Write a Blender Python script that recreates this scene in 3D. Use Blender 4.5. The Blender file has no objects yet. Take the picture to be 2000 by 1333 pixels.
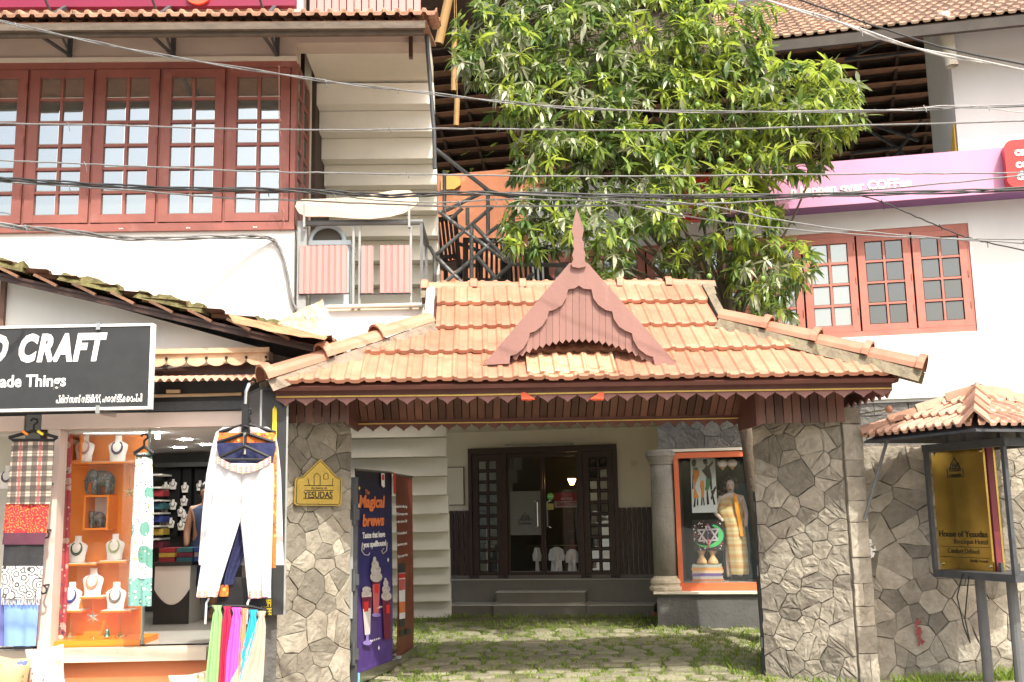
import bpy, bmesh, math, random
from mathutils import Vector, Matrix, Euler
R_ = math.radians
random.seed(7)
SC = bpy.context.scene
COL = SC.collection
# ---------------------------------------------------------------- camera
FPX = 2050.0
CAM = Vector((0, 0, 1.6))
cd = bpy.data.cameras.new('camera')
cam = bpy.data.objects.new('camera', cd)
COL.objects.link(cam)
cd.sensor_width = 36.0
cd.lens = 36.0 * FPX / 2000.0
cd.clip_end = 500
CROT = (Matrix.Rotation(math.pi / 2 + math.atan(333 / FPX), 3, 'X') @ Matrix.Rotation(R_(-1.1), 3, 'Z'))
cam.matrix_world = Matrix.Translation(CAM) @ CROT.to_4x4()
SC.camera = cam
# ---------------------------------------------------------------- sky, sun, exposure
SUN = Vector((0.235, -0.560, 0.794)).normalized()
w = bpy.data.worlds.new('World')
SC.world = w
w.use_nodes = True
nt = w.node_tree
nt.nodes.clear()
sky = nt.nodes.new('ShaderNodeTexSky')
sky.sky_type = 'NISHITA'
sky.sun_disc = False
sky.sun_elevation = math.asin(SUN.z)
sky.sun_rotation = math.atan2(SUN.x, SUN.y)
sky.air_density = 1.2
sky.dust_density = 6.0
bg = nt.nodes.new('ShaderNodeBackground')
bg.inputs[1].default_value = 0.145
wo = nt.nodes.new('ShaderNodeOutputWorld')
nt.links.new(sky.outputs[0], bg.inputs[0])
nt.links.new(bg.outputs[0], wo.inputs[0])
sl = bpy.data.lights.new('sun', 'SUN')
sl.energy = 2.5
sl.angle = R_(0.6)
sl.color = (1.0, 0.965, 0.875)
so = bpy.data.objects.new('sun', sl)
COL.objects.link(so)
so.location = SUN * 30
so.rotation_euler = SUN.to_track_quat('Z', 'Y').to_euler()
SC.view_settings.view_transform = 'Standard'
SC.view_settings.look = 'None'
SC.view_settings.gamma = 1
SC.view_settings.use_curve_mapping = False
SC.view_settings.exposure = 1.22
SC.cycles.max_bounces = 8
SC.cycles.transparent_max_bounces = 16
SC.cycles.use_denoising = True

# ---------------------------------------------------------------- helpers
def ray(px, py):
    return CROT @ Vector((px - 1000.0, -(py - 666.5), -FPX))

class Fr:
    """a local frame standing on the ground: x along a facade, y into it, z up"""
    def __init__(s, X, Y, deg=0):
        s.loc = Vector((X, Y, 0)); s.a = R_(deg)
        s.rot = Matrix.Rotation(s.a, 3, 'Z'); s.inv = s.rot.transposed()
    def at(s, px, py, y=0.0):
        o = s.inv @ (CAM - s.loc); d = s.inv @ ray(px, py)
        return o + d * ((y - o.y) / d.y)
    def x(s, px, py, y=0.0): return s.at(px, py, y).x
    def z(s, px, py, y=0.0): return s.at(px, py, y).z
    def flo(s, px, py, z=0.0):
        o = s.inv @ (CAM - s.loc); d = s.inv @ ray(px, py)
        return o + d * ((z - o.z) / d.z)
    def world(s, v): return s.rot @ Vector(v) + s.loc
    def local(s, v): return s.inv @ (Vector(v) - s.loc)

OFF = {}
def tag(o, label=None, cat=None, group=None, kind=None):
    if label: o['label'] = label
    if cat: o['category'] = cat
    if group: o['group'] = group
    if kind: o['kind'] = kind
    return o
def thing(name, label, cat, fr, base=(0, 0, 0), group=None):
    o = bpy.data.objects.new(name, None); COL.objects.link(o)
    o.empty_display_size = .2
    o.location = fr.world(base); o.rotation_euler = (0, 0, fr.a)
    OFF[o.name] = Vector(base)
    return tag(o, label, cat, group)
def link(o, parent=None):
    COL.objects.link(o)
    if parent is not None: o.parent = parent
    return o
class MB:
    def __init__(s): s.v = []; s.f = []; s.m = []
    def add(s, vs, fs, m=0):
        b = len(s.v); s.v += [tuple(v) for v in vs]
        for f in fs: s.f.append(tuple(i + b for i in f)); s.m.append(m)
        return s
    def quad(s, a, b, c, d, m=0): return s.add([a, b, c, d], [(0, 1, 2, 3)], m)
    def box(s, x0, x1, y0, y1, z0, z1, m=0):
        if x0 > x1: x0, x1 = x1, x0
        if y0 > y1: y0, y1 = y1, y0
        if z0 > z1: z0, z1 = z1, z0
        return s.add([(x0, y0, z0), (x1, y0, z0), (x1, y1, z0), (x0, y1, z0), (x0, y0, z1), (x1, y0, z1), (x1, y1, z1), (x0, y1, z1)],
                     [(0, 3, 2, 1), (4, 5, 6, 7), (0, 1, 5, 4), (1, 2, 6, 5), (2, 3, 7, 6), (3, 0, 4, 7)], m)
    def bar(s, p, q, wx, wy, m=0, up=(0, 0, 1)):
        p = Vector(p); q = Vector(q); d = (q - p).normalized(); u = Vector(up)
        if abs(d.dot(u)) > .95: u = Vector((0, 1, 0))
        a = d.cross(u).normalized() * wx / 2; b = d.cross(a).normalized() * wy / 2
        vs = [p - a - b, p + a - b, p + a + b, p - a + b, q - a - b, q + a - b, q + a + b, q - a + b]
        return s.add(vs, [(0, 3, 2, 1), (4, 5, 6, 7), (0, 1, 5, 4), (1, 2, 6, 5), (2, 3, 7, 6), (3, 0, 4, 7)], m)
    def prism(s, pts, y0, y1, m=0):
        """polygon of (x, z) extruded along y"""
        n = len(pts)
        vs = [(x, y0, z) for x, z in pts] + [(x, y1, z) for x, z in pts]
        fs = [tuple(range(n)), tuple(range(2 * n - 1, n - 1, -1))]
        fs += [(i, i + n, (i + 1) % n + n, (i + 1) % n) for i in range(n)]
        return s.add(vs, fs, m)
    def tube(s, pts, r, n=8, m=0, cap=True):
        pts = [Vector(p) for p in pts]; vs = []; fs = []
        prev = None
        for i, p in enumerate(pts):
            d = (pts[min(i + 1, len(pts) - 1)] - pts[max(i - 1, 0)]).normalized()
            if prev is None:
                u = Vector((0, 0, 1)) if abs(d.z) < .9 else Vector((1, 0, 0))
                a = d.cross(u).normalized()
            else:
                a = (prev - d * prev.dot(d)).normalized()
            prev = a; b = d.cross(a)
            rr = r[i] if isinstance(r, (list, tuple)) else r
            for k in range(n):
                t = 2 * math.pi * k / n
                vs.append(p + a * rr * math.cos(t) + b * rr * math.sin(t))
        for i in range(len(pts) - 1):
            for k in range(n):
                k2 = (k + 1) % n
                fs.append((i * n + k, i * n + k2, (i + 1) * n + k2, (i + 1) * n + k))
        if cap:
            fs.append(tuple(range(n - 1, -1, -1))); e = (len(pts) - 1) * n
            fs.append(tuple(range(e, e + n)))
        return s.add(vs, fs, m)
    def lathe(s, prof, c=(0, 0, 0), n=16, m=0, sx=1, sy=1):
        vs = []; fs = []
        for r, z in prof:
            for k in range(n):
                t = 2 * math.pi * k / n
                vs.append((c[0] + r * math.cos(t) * sx, c[1] + r * math.sin(t) * sy, c[2] + z))
        for i in range(len(prof) - 1):
            for k in range(n):
                k2 = (k + 1) % n
                fs.append((i * n + k, i * n + k2, (i + 1) * n + k2, (i + 1) * n + k))
        fs.append(tuple(range(n - 1, -1, -1))); e = (len(prof) - 1) * n
        fs.append(tuple(range(e, e + n)))
        return s.add(vs, fs, m)
    def ball(s, c, r, n=10, m=0, sx=1, sy=1, sz=1):
        k = max(4, n // 2)
        return s.lathe([(max(1e-4, r * math.sin(math.pi * i / k)), -r * math.cos(math.pi * i / k) * sz) for i in range(k + 1)], c, n, m, sx, sy)
    def grid(s, rows, m=0):
        n = len(rows[0]); vs = [p for r in rows for p in r]
        fs = [(i * n + j, i * n + j + 1, (i + 1) * n + j + 1, (i + 1) * n + j) for i in range(len(rows) - 1) for j in range(n - 1)]
        return s.add(vs, fs, m)
    def mesh(s, name, mats, off=(0, 0, 0), smooth=False):
        me = bpy.data.meshes.new(name)
        off = Vector(off)
        me.from_pydata([Vector(v) - off for v in s.v], [], s.f)
        if not isinstance(mats, (list, tuple)): mats = [mats]
        for x in mats: me.materials.append(x)
        me.polygons.foreach_set('material_index', s.m)
        if smooth: me.polygons.foreach_set('use_smooth', [True] * len(s.f))
        me.validate(); me.update()
        return me
    def build(s, name, mats, parent=None, smooth=False, loc=None, rot=None):
        off = OFF.get(parent.name, Vector()) if parent is not None else Vector()
        if loc is not None: off = Vector()
        me = s.mesh(name, mats, off, smooth)
        o = bpy.data.objects.new(name, me); link(o, parent)
        if parent is not None:
            OFF[o.name] = OFF.get(parent.name, Vector())
            if loc is not None: o.location = Vector(loc) - OFF[o.name]; OFF[o.name] = Vector()
        elif loc is not None: o.location = loc
        if rot is not None: o.rotation_euler = rot
        return o
    def solo(s, name, mats, fr, base, label, cat, group=None, kind=None, smooth=False):
        """a top-level thing that is one mesh, built in the frame's coordinates"""
        me = s.mesh(name, mats, base, smooth)
        o = bpy.data.objects.new(name, me); link(o)
        o.location = fr.world(base); o.rotation_euler = (0, 0, fr.a); OFF[o.name] = Vector(base)
        return tag(o, label, cat, group, kind)
def inst(name, me, parent, mtx):
    """one more object on shared mesh data; mtx in the frame's coordinates"""
    o = bpy.data.objects.new(name, me); link(o, parent)
    o.matrix_local = Matrix.Translation(-OFF.get(parent.name, Vector())) @ mtx
    return o
def dup(o, loc, parent=None, **kw):
    c = o.copy(); COL.objects.link(c); c.parent = parent
    if loc is not None: c.location = loc
    for ch in list(o.children): dup(ch, None, c)
    tag(c, **kw)
    return c
FONT = None
def text(body, size, parent, p, m, ext=.002, name='lettering', sx=1, shear=0, bold=0, align='LEFT', rot=(math.pi / 2, 0, 0), space=1, fit=None):
    cu = bpy.data.curves.new(name, 'FONT'); cu.body = body; cu.size = size; cu.extrude = ext; cu.shear = shear
    cu.offset = bold; cu.align_x = align; cu.space_character = space; cu.resolution_u = 3
    cu.materials.append(m)
    tmp = bpy.data.objects.new(name, cu); COL.objects.link(tmp); bpy.context.view_layer.update()
    me = bpy.data.meshes.new_from_object(tmp.evaluated_get(bpy.context.evaluated_depsgraph_get())); bpy.data.objects.remove(tmp)
    me.name = name
    if fit and len(me.vertices):
        wd = max(v.co.x for v in me.vertices) - min(v.co.x for v in me.vertices); sx = fit / max(.01, wd)
    o = bpy.data.objects.new(name, me); link(o, parent)
    o.location = Vector(p) - OFF.get(parent.name, Vector()); o.rotation_euler = rot; o.scale = (sx, 1, 1)
    return o

# ---------------------------------------------------------------- materials
def rgb(r, g, b):
    f = lambda c: (c / 255 / 12.92) if c <= 10 else ((c / 255 + .055) / 1.055) ** 2.4
    return (f(r), f(g), f(b))
def mat(name, col, rough=.7, var=.15, vs=3.0, bump=.15, bs=30.0, rnd=0.0, metal=0.0, spec=.4, streak=0.0, col2=None, dirt=None, trans=0.0, emit=None, st=1.0):
    m = bpy.data.materials.new(name); m.use_nodes = True
    n = m.node_tree.nodes; l = m.node_tree.links
    b = n['Principled BSDF']
    b.inputs['Roughness'].default_value = rough; b.inputs['Metallic'].default_value = metal
    b.inputs['Specular IOR Level'].default_value = spec
    tc = n.new('ShaderNodeTexCoord'); vec = tc.outputs['Object']
    oi = None
    if rnd:
        oi = n.new('ShaderNodeObjectInfo'); mu = n.new('ShaderNodeMath'); mu.operation = 'MULTIPLY'; mu.inputs[1].default_value = 91.0
        l.new(oi.outputs['Random'], mu.inputs[0])
        va = n.new('ShaderNodeVectorMath'); va.operation = 'ADD'
        l.new(vec, va.inputs[0]); l.new(mu.outputs[0], va.inputs[1]); vec = va.outputs[0]
    no = n.new('ShaderNodeTexNoise'); no.inputs['Scale'].default_value = vs; no.inputs['Detail'].default_value = 5; no.inputs['Roughness'].default_value = .65
    if streak:
        mp = n.new('ShaderNodeMapping'); mp.inputs['Scale'].default_value = (1, 1, 1 / streak); l.new(vec, mp.inputs[0]); l.new(mp.outputs[0], no.inputs['Vector'])
    else: l.new(vec, no.inputs['Vector'])
    mr = n.new('ShaderNodeMapRange'); mr.inputs[1].default_value = .3; mr.inputs[2].default_value = .7
    l.new(no.outputs['Fac'], mr.inputs[0])
    mx = n.new('ShaderNodeMix'); mx.data_type = 'RGBA'
    c = Vector(col)
    lo = c * (1 - var); hi = Vector(col2) if col2 else c * (1 + var)
    mx.inputs[6].default_value = (*lo, 1); mx.inputs[7].default_value = (*[min(1, x) for x in hi], 1)
    l.new(mr.outputs[0], mx.inputs[0]); out = mx.outputs[2]
    if dirt:   # (colour, scale, threshold, amount): weathering in patches of its own
        n2 = n.new('ShaderNodeTexNoise'); n2.inputs['Scale'].default_value = dirt[1]; n2.inputs['Detail'].default_value = 8; n2.inputs['Roughness'].default_value = .7
        l.new(mp.outputs[0] if streak else vec, n2.inputs['Vector'])
        m2 = n.new('ShaderNodeMapRange'); m2.inputs[1].default_value = dirt[2]; m2.inputs[2].default_value = dirt[2] + .15; m2.inputs[4].default_value = dirt[3]
        l.new(n2.outputs['Fac'], m2.inputs[0])
        x2 = n.new('ShaderNodeMix'); x2.data_type = 'RGBA'; x2.inputs[7].default_value = (*dirt[0], 1)
        l.new(m2.outputs[0], x2.inputs[0]); l.new(out, x2.inputs[6]); out = x2.outputs[2]
    if rnd:
        h = n.new('ShaderNodeHueSaturation'); m3 = n.new('ShaderNodeMapRange'); m3.inputs[3].default_value = 1 - rnd; m3.inputs[4].default_value = 1 + rnd
        l.new(oi.outputs['Random'], m3.inputs[0]); l.new(m3.outputs[0], h.inputs['Value']); l.new(out, h.inputs['Color']); out = h.outputs[0]
    l.new(out, b.inputs['Base Color'])
    if bump:
        bn = n.new('ShaderNodeTexNoise'); bn.inputs['Scale'].default_value = bs; bn.inputs['Detail'].default_value = 6
        l.new(vec, bn.inputs['Vector'])
        bu = n.new('ShaderNodeBump'); bu.inputs['Strength'].default_value = bump; bu.inputs['Distance'].default_value = .02
        l.new(bn.outputs['Fac'], bu.inputs['Height']); l.new(bu.outputs[0], b.inputs['Normal'])
    if trans:
        tr = n.new('ShaderNodeBsdfTranslucent'); l.new(out, tr.inputs[0]); ms = n.new('ShaderNodeMixShader'); ms.inputs[0].default_value = trans
        l.new(b.outputs[0], ms.inputs[1]); l.new(tr.outputs[0], ms.inputs[2]); l.new(ms.outputs[0], n['Material Output'].inputs[0])
    if emit:
        b.inputs['Emission Color'].default_value = (*emit, 1); b.inputs['Emission Strength'].default_value = st
    return m
def glass(name, tint, gloss, clear, rough=.02):
    """window glass: share `gloss` mirrors, share `clear` lets through, the rest is the dim tint behind it"""
    m = bpy.data.materials.new(name); m.use_nodes = True
    n = m.node_tree.nodes; l = m.node_tree.links; n.remove(n['Principled BSDF'])
    g = n.new('ShaderNodeBsdfGlossy'); g.inputs['Roughness'].default_value = rough; g.inputs[0].default_value = (.90, .96, .94, 1)
    d = n.new('ShaderNodeBsdfDiffuse'); d.inputs[0].default_value = (*tint, 1)
    t = n.new('ShaderNodeBsdfTransparent')
    tc = n.new('ShaderNodeTexCoord'); no = n.new('ShaderNodeTexNoise'); no.inputs['Scale'].default_value = 3
    l.new(tc.outputs['Object'], no.inputs['Vector']); bu = n.new('ShaderNodeBump'); bu.inputs['Strength'].default_value = .05; bu.inputs['Distance'].default_value = .02
    l.new(no.outputs['Fac'], bu.inputs['Height']); l.new(bu.outputs[0], g.inputs['Normal'])
    a = n.new('ShaderNodeMixShader'); a.inputs[0].default_value = clear / max(1e-6, 1 - gloss)
    l.new(d.outputs[0], a.inputs[1]); l.new(t.outputs[0], a.inputs[2])
    b = n.new('ShaderNodeMixShader'); b.inputs[0].default_value = gloss
    l.new(a.outputs[0], b.inputs[1]); l.new(g.outputs[0], b.inputs[2]); l.new(b.outputs[0], n['Material Output'].inputs[0])
    return m
WHITE = mat('white_wall_paint', (.72, .715, .67), .8, .06, 1.2, .15, 14, streak=5, dirt=((.44, .42, .36), 3.2, .60, .55))
CREAM = mat('cream_wall_paint', (.66, .61, .50), .8, .06, 1.5, .1, 14, streak=4, dirt=((.36, .33, .27), 2.0, .64, .5))
BAND = mat('grey_beige_plaster', (.50, .42, .35), .85, .10, 1.8, .15, 12, dirt=((.3, .26, .22), 2.5, .6, .5))
REDW = mat('red_oxide_window_paint', (.27, .095, .075), .5, .2, 2.5, .12, 40, dirt=((.42, .22, .18), 4, .58, .5))
REDR = mat('faded_red_window_paint', (.46, .17, .13), .55, .14, 4, .12, 40, dirt=((.62, .45, .38), 9, .66, .7))
WOOD = mat('maroon_wood', (.135, .052, .040), .45, .18, 3, .12, 30, rnd=.12, streak=8)
WOODL = mat('faded_maroon_wood', (.25, .128, .105), .55, .10, 3, .12, 30, rnd=.05, streak=8, dirt=((.38, .25, .21), 4, .6, .5))
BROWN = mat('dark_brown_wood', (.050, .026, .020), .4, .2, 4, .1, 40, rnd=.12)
TILE = mat('orange_clay_tile', (.42, .172, .100), .55, .12, 4, .10, 45, rnd=.18, col2=(.49, .235, .145), dirt=((.22, .15, .10), 3.0, .55, .7))
TILEO = mat('old_clay_tile', (.42, .225, .145), .75, .25, 8, .25, 40, rnd=.22, dirt=((.16, .13, .09), 7, .54, .8))
TILEF = mat('weathered_roof_tile', (.33, .215, .150), .8, .22, 6, .2, 30, rnd=.2, dirt=((.18, .14, .10), 4, .56, .7))
MOSS = mat('mossy_mortar', (.19, .155, .105), .95, .3, 9, .6, 35, col2=(.26, .22, .15), dirt=((.13, .14, .05), 9, .52, .8))
MORTAR = mat('cement_mortar', (.25, .20, .15), .95, .2, 8, .6, 35)
STONE = mat('split_granite', (.262, .230, .176), .85, .28, 6, .6, 30, rnd=.38, col2=(.335, .305, .245), dirt=((.44, .40, .32), 16, .60, .6))
JOINT = mat('dark_stone_joint', (.12, .105, .08), .95, .3, 12, .5, 40)
STONED = mat('dark_granite', (.125, .12, .11), .8, .25, 9, .7, 26, rnd=.2, dirt=((.25, .235, .19), 14, .62, .6))
IRON = mat('dark_grey_painted_steel', (.062, .066, .070), .5, .2, 12, .1, 60)
PIPE = mat('grey_painted_pipe', (.13, .135, .135), .45, .12, 8, .08, 50, dirt=((.24, .22, .19), 11, .66, .5))
GREYP = mat('light_grey_post_paint', (.30, .31, .30), .5, .1, 8, .08, 50)
PINKC = mat('pink_corrugated_panel', (.48, .245, .225), .5, .06, 3, .05, 40, rnd=.06, streak=6)
PINKP = mat('pale_pink_shopfront_paint', (.70, .57, .50), .5, .05, 3, .05, 40)
BLACK = mat('black_plastic', (.010, .010, .011), .6, .2, 10, 0)
BLACKP = mat('black_board', (.030, .031, .032), .45, .15, 6, .03, 60)
WHITEP = mat('white_print', (.82, .82, .80), .5, .02, 6, 0)
CHALK = mat('white_plaster_bust', (.80, .78, .73), .6, .04, 6, .03, 60)
YELLOWP = mat('yellow_print', (.78, .60, .03), .5, .05, 6, 0)
CLEAR = glass('clear_shop_glass', (.2, .22, .2), .03, .95)
DARKG = glass('door_glass', (.03, .032, .028), .05, .90)
SKYG = glass('sky_reflecting_glass', (.12, .125, .11), .43, .0, .03)
GREYG = glass('grey_pane_glass', (.22, .22, .20), .34, .0, .04)
MIXG = glass('dark_reflection_glass', (.040, .032, .030), .17, .0, .03)  # tint darkened to stand in for dark reflections in the panes
GOLD = mat('polished_brass', (.78, .55, .14), .26, .16, 5, .06, 6, metal=1.0)
STEEL = mat('brushed_steel', (.62, .62, .60), .25, .05, 6, .02, 60, metal=1.0)
LED = mat('yellow_rope_tube', (.62, .42, .12), .4, .1, 20, 0)
ORANGEP = mat('orange_laminate', (.82, .235, .02), .35, .05, 3, .02, 50)
ORANGED = mat('orange_riser_paint', (.62, .21, .085), .5, .06, 2, .03, 40)
# ================================================================ ground
W0 = Fr(0, 0)
ASPH = mat('bounce_pale_pavers', (.30, .28, .25), .9, .25, 1.5, .5, 60)  # unseen paving made pale to bounce light onto soffits and facades
SOIL = mat('mossy_soil', (.11, .115, .05), .95, .3, 3, .6, 30, dirt=((.16, .13, .085), 4, .5, .8))
SETT = mat('grey_sett_stone', (.235, .22, .145), .85, .2, 8, .55, 22, rnd=.2, dirt=((.12, .13, .07), 7, .56, .6))
GRD = mat('bounce_pale_ground', (.24, .21, .16), .95, .3, 1, .3, 20)  # unseen ground lightened for bounce light as well
g = MB().box(-90, 90, -60, 120, -.5, -.02).solo('ground', GRD, W0, (0, 0, 0), None, None, kind='structure')
MB().box(-60, 60, -14, 7.2, -.02, .0).solo('road', ASPH, W0, (0, 0, 0), None, None, kind='structure')
MB().box(-60, 60, 7.2, 9.6, -.02, .05).solo('pavement', MORTAR, W0, (0, 0, 0), None, None, kind='structure')
court = MB().box(-2.3, 3.4, 9.62, 16.6, -.02, .012).solo('courtyard_floor', SOIL, W0, (0, 0, 0), None, None, kind='structure')

def sett_mesh(k):
    rnd = random.Random(k); mb = MB(); n = 10; ring = []
    for i in range(n):
        t = 2 * math.pi * i / n + .3
        cx = math.copysign(abs(math.cos(t)) ** .45, math.cos(t)); cy = math.copysign(abs(math.sin(t)) ** .45, math.sin(t))
        ring.append((cx * (.5 + rnd.uniform(-.04, .04)), cy * (.5 + rnd.uniform(-.05, .05))))
    vs = [(x, y, -.02) for x, y in ring] + [(x * .96, y * .95, .018) for x, y in ring] + [(x * .8, y * .78, .03 + rnd.uniform(-.004, .004)) for x, y in ring] + [(0, 0, .031)]
    fs = []
    for a in range(2): fs += [(a * n + i, a * n + (i + 1) % n, a * n + n + (i + 1) % n, a * n + n + i) for i in range(n)]
    fs += [(2 * n + i, 2 * n + (i + 1) % n, 3 * n) for i in range(n)]
    mb.add(vs, fs); return mb.mesh('sett', SETT, smooth=False)
SETTS = [sett_mesh(k) for k in range(6)]
GAPS = []
yy = 9.8; row = 0
while yy < 15.5:
    dy = random.uniform(.245, .275)
    xx = -2.15 + (row % 2) * .14 + random.uniform(-.04, .04)
    while xx < 3.0:
        dx = random.uniform(.24, .31)
        lim = 15.55 - .2126 * xx
        if yy + .2 < lim - (.75 if -.9 < xx < 1.7 else .1):
            m = Matrix.Translation((xx + dx / 2, yy + .13, random.uniform(-.006, .010))) @ Matrix.Rotation(random.uniform(-.05, .05), 4, 'Z') @ Matrix.Rotation(random.uniform(-.03, .03), 4, 'X') @ Matrix.Diagonal((dx, dy, 1, 1))
            if random.random() > .03: inst('cobblestone', random.choice(SETTS), court, m)
        xx += dx + random.uniform(.035, .07)
        GAPS.append((xx - .025, yy, .25, 1))
    GAPS.append((0, yy + dy + .03, 0, 0))
    yy += dy + random.uniform(.055, .09); row += 1

# ================================================================ gateway roof
G = Fr(0, 10, 2.2)
gate = thing('gateway', 'tiled entrance gateway roof with maroon gable, finial and scalloped eaves over the open entrance', 'gateway', G, (.62, 0, 0))
YE, YR = -1.0, .5
ze = G.z(1140, 748, YE); zr = G.z(1110, 560, YR)
xl = G.x(529, 738, YE); xr = G.x(1757, 748, YE)
ul = G.x(846, 560, YR); ur = G.x(1372, 560, YR)
LV = math.hypot(YR - YE, zr - ze); V_ = Vector((0, (YR - YE) / LV, (zr - ze) / LV)); U_ = Vector((1, 0, 0)); O_ = Vector((0, YE, ze))
hv = LV * .54

def tile_mesh(w, l, m, ribs=2, h=.03, name='roof_tile', th=.03, flat=.3):
    mb = MB(); prof = []
    for k in range(ribs):
        b = w * k / ribs; s = w / ribs
        prof += [(b, h), (b + s * .16, h), (b + s * .27, h * flat), (b + s * .5, h * flat * .8), (b + s * .80, h * flat), (b + s * .92, h)]
    prof.append((w * 1.02, h))
    n = len(prof)
    vs = [(x, 0, z - th) for x, z in prof] + [(x, 0, z) for x, z in prof] + [(x, l * .06, z + .010) for x, z in prof] + [(x, l, z - .004) for x, z in prof]
    fs = [(a * n + i, a * n + i + 1, (a + 1) * n + i + 1, (a + 1) * n + i) for a in range(3) for i in range(n - 1)]
    mb.add(vs, fs); return mb.mesh(name, m)
def tile_slope(parent, O, U, V, u0, u1, rows, expo, tw, tl, me, clips=(), lift=.03, jit=.006, start=0, vis=None):
    N = U.cross(V).normalized()
    for r in range(start, rows):
        v = r * expo; u = u0 + random.uniform(-.01, .01)
        while u < u1 - .02:
            cs = [(u, v), (u + tw, v), (u, v + expo), (u + tw, v + expo)]
            cut = []; bad = False
            for c in clips:
                f = c(r)
                if f is None: continue
                vals = [f[0] * a + f[1] * b + f[2] for a, b in cs]
                if max(vals) < .02: bad = True; break
                if min(vals) < 0: cut.append(f)
            if not bad:
                dv = random.uniform(-jit, jit); ang = lift / tl + random.uniform(-.006, .006)
                rot = Matrix((U, V, N)).transposed() @ Matrix.Rotation(-ang, 3, 'X') @ Matrix.Rotation(random.uniform(-.008, .008), 3, 'Z')
                M4 = Matrix.Translation(O + U * u + V * (v + dv) + N * (lift + .012 + random.uniform(0, .004))) @ rot.to_4x4()
                if not cut: inst('roof_tile', me, parent, M4)
                else:
                    bm = bmesh.new(); bm.from_mesh(me); bm.transform(M4)
                    for a, b, c in cut:
                        L2 = a * a + b * b; p = O + U * (-a * c / L2) + V * (-b * c / L2)
                        bmesh.ops.bisect_plane(bm, geom=bm.verts[:] + bm.edges[:] + bm.faces[:], plane_co=p, plane_no=U * a + V * b, clear_inner=True)
                    if bm.faces:
                        bm.transform(Matrix.Translation(-(O + U * u + V * v)))
                        m2 = bpy.data.meshes.new('roof_tile'); bm.to_mesh(m2); m2.materials.append(me.materials[0])
                        inst('roof_tile', m2, parent, Matrix.Translation(O + U * u + V * v))
                    bm.free()
            u += tw
def lineclip(p, q, inside):
    """half plane through p-q (u,v) that keeps `inside`"""
    a = q[1] - p[1]; b = p[0] - q[0]; c = -(a * p[0] + b * p[1])
    if a * inside[0] + b * inside[1] + c < 0: a, b, c = -a, -b, -c
    L = math.hypot(a, b); return (a / L, b / L, c / L)
gtile = tile_mesh(.262, LV / 4 + .09, TILE, 2, .024, th=.034, flat=.42)
cl = lineclip((xl + .03, 0), (ul - .03, hv), (.6, .1)); cr = lineclip((xr - .03, 0), (ur + .03, hv), (.6, .1))
EX = LV / 4
tile_slope(gate, O_, U_, V_, xl, xr, 4, EX, .262, LV / 4 + .09, gtile,
           [lambda r: cl if r < 2 else (1, 0, -ul - .05), lambda r: cr if r < 2 else (-1, 0, ur - .05)], lift=.045, jit=.012)
# the loose row of paler tiles under the gable
bt = tile_mesh(.25, .33, mat('bleached_clay_tile', (.57, .30, .175), .6, .2, 7, .15, 45, rnd=.15, dirt=((.42, .38, .22), 6, .5, .7)))
pz = G.at(1030, 738, -1.04)
for k in range(3):
    p = G.at(1030 + k * 58, 732, -1.0)
    v0 = (p - O_).dot(V_)
    inst('roof_tile', bt, gate, Matrix.Translation(O_ + U_ * p.x + V_ * .03 + U_.cross(V_) * .075) @ Matrix((U_, V_, U_.cross(V_))).transposed().to_4x4())
# deck under the tiles: front, rear and hip ends, one closed slab
YB = YR + .6 * (YR - YE)
hyf = YE + V_.y * hv; hz = ze + V_.z * hv; hyb = YR + .6 * (YR - hyf)
for nm, pts in (('roof_deck', [(xl, YE, ze), (xr, YE, ze), (ur, hyf, hz), (ur, YR, zr), (ul, YR, zr), (ul, hyf, hz)]),
                ('roof_deck', [(xr, YB, ze), (xl, YB, ze), (ul, hyb, hz), (ul, YR, zr), (ur, YR, zr), (ur, hyb, hz)]),
                ('hip_end', [(xl, YB, ze), (xl, YE, ze), (ul, hyf, hz), (ul, hyb, hz)]),
                ('hip_end', [(xr, YE, ze), (xr, YB, ze), (ur, hyb, hz), (ur, hyf, hz)]),
                ('gablet', [(ul, hyf, hz), (ul, YR, zr), (ul, hyb, hz)]), ('gablet', [(ur, hyb, hz), (ur, YR, zr), (ur, hyf, hz)])):
    n = len(pts); P = [Vector(p) for p in pts]; nn = (P[1] - P[0]).cross(P[2] - P[0]).normalized() * .04
    MB().add(list(P) + [p - nn for p in P], [tuple(range(n)), tuple(range(2 * n - 1, n - 1, -1))] + [(i, i + n, (i + 1) % n + n, (i + 1) % n) for i in range(n)]).build(nm, WOOD if nm != 'gablet' else MOSS, gate)
# rear and hip-end tiles (seen only from the side)
O2 = Vector((0, YB, ze)); V2 = Vector((0, -V_.y, V_.z))
for sx_, x0, x1 in ((-1, xl, ul), (1, xr, ur)):
    d = Vector((x1 - x0, 0, hz - ze)); L2 = d.length; Vs = d / L2; Us = Vector((0, -sx_ * -1, 0)) if sx_ > 0 else Vector((0, -1, 0))
    Os = Vector((x0, YE if sx_ > 0 else YB, ze))
    span = YB - YE; a0 = abs(hyf - YE); b0_ = abs(YB - hyb)
    tile_slope(gate, Os, Us, Vs, 0, span, 3, L2 / 3, .262, L2 / 3 + .08, tile_mesh(.262, L2 / 3 + .08, TILE),
               [lambda r, L2=L2, a0=a0, span=span, p=(a0 if sx_ > 0 else b0_): lineclip((0, 0), (p, L2), (span / 2, .1)), lambda r, L2=L2, a0=a0, span=span, p=(b0_ if sx_ > 0 else a0): lineclip((span, 0), (span - p, L2), (span / 2, .1))])
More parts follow.
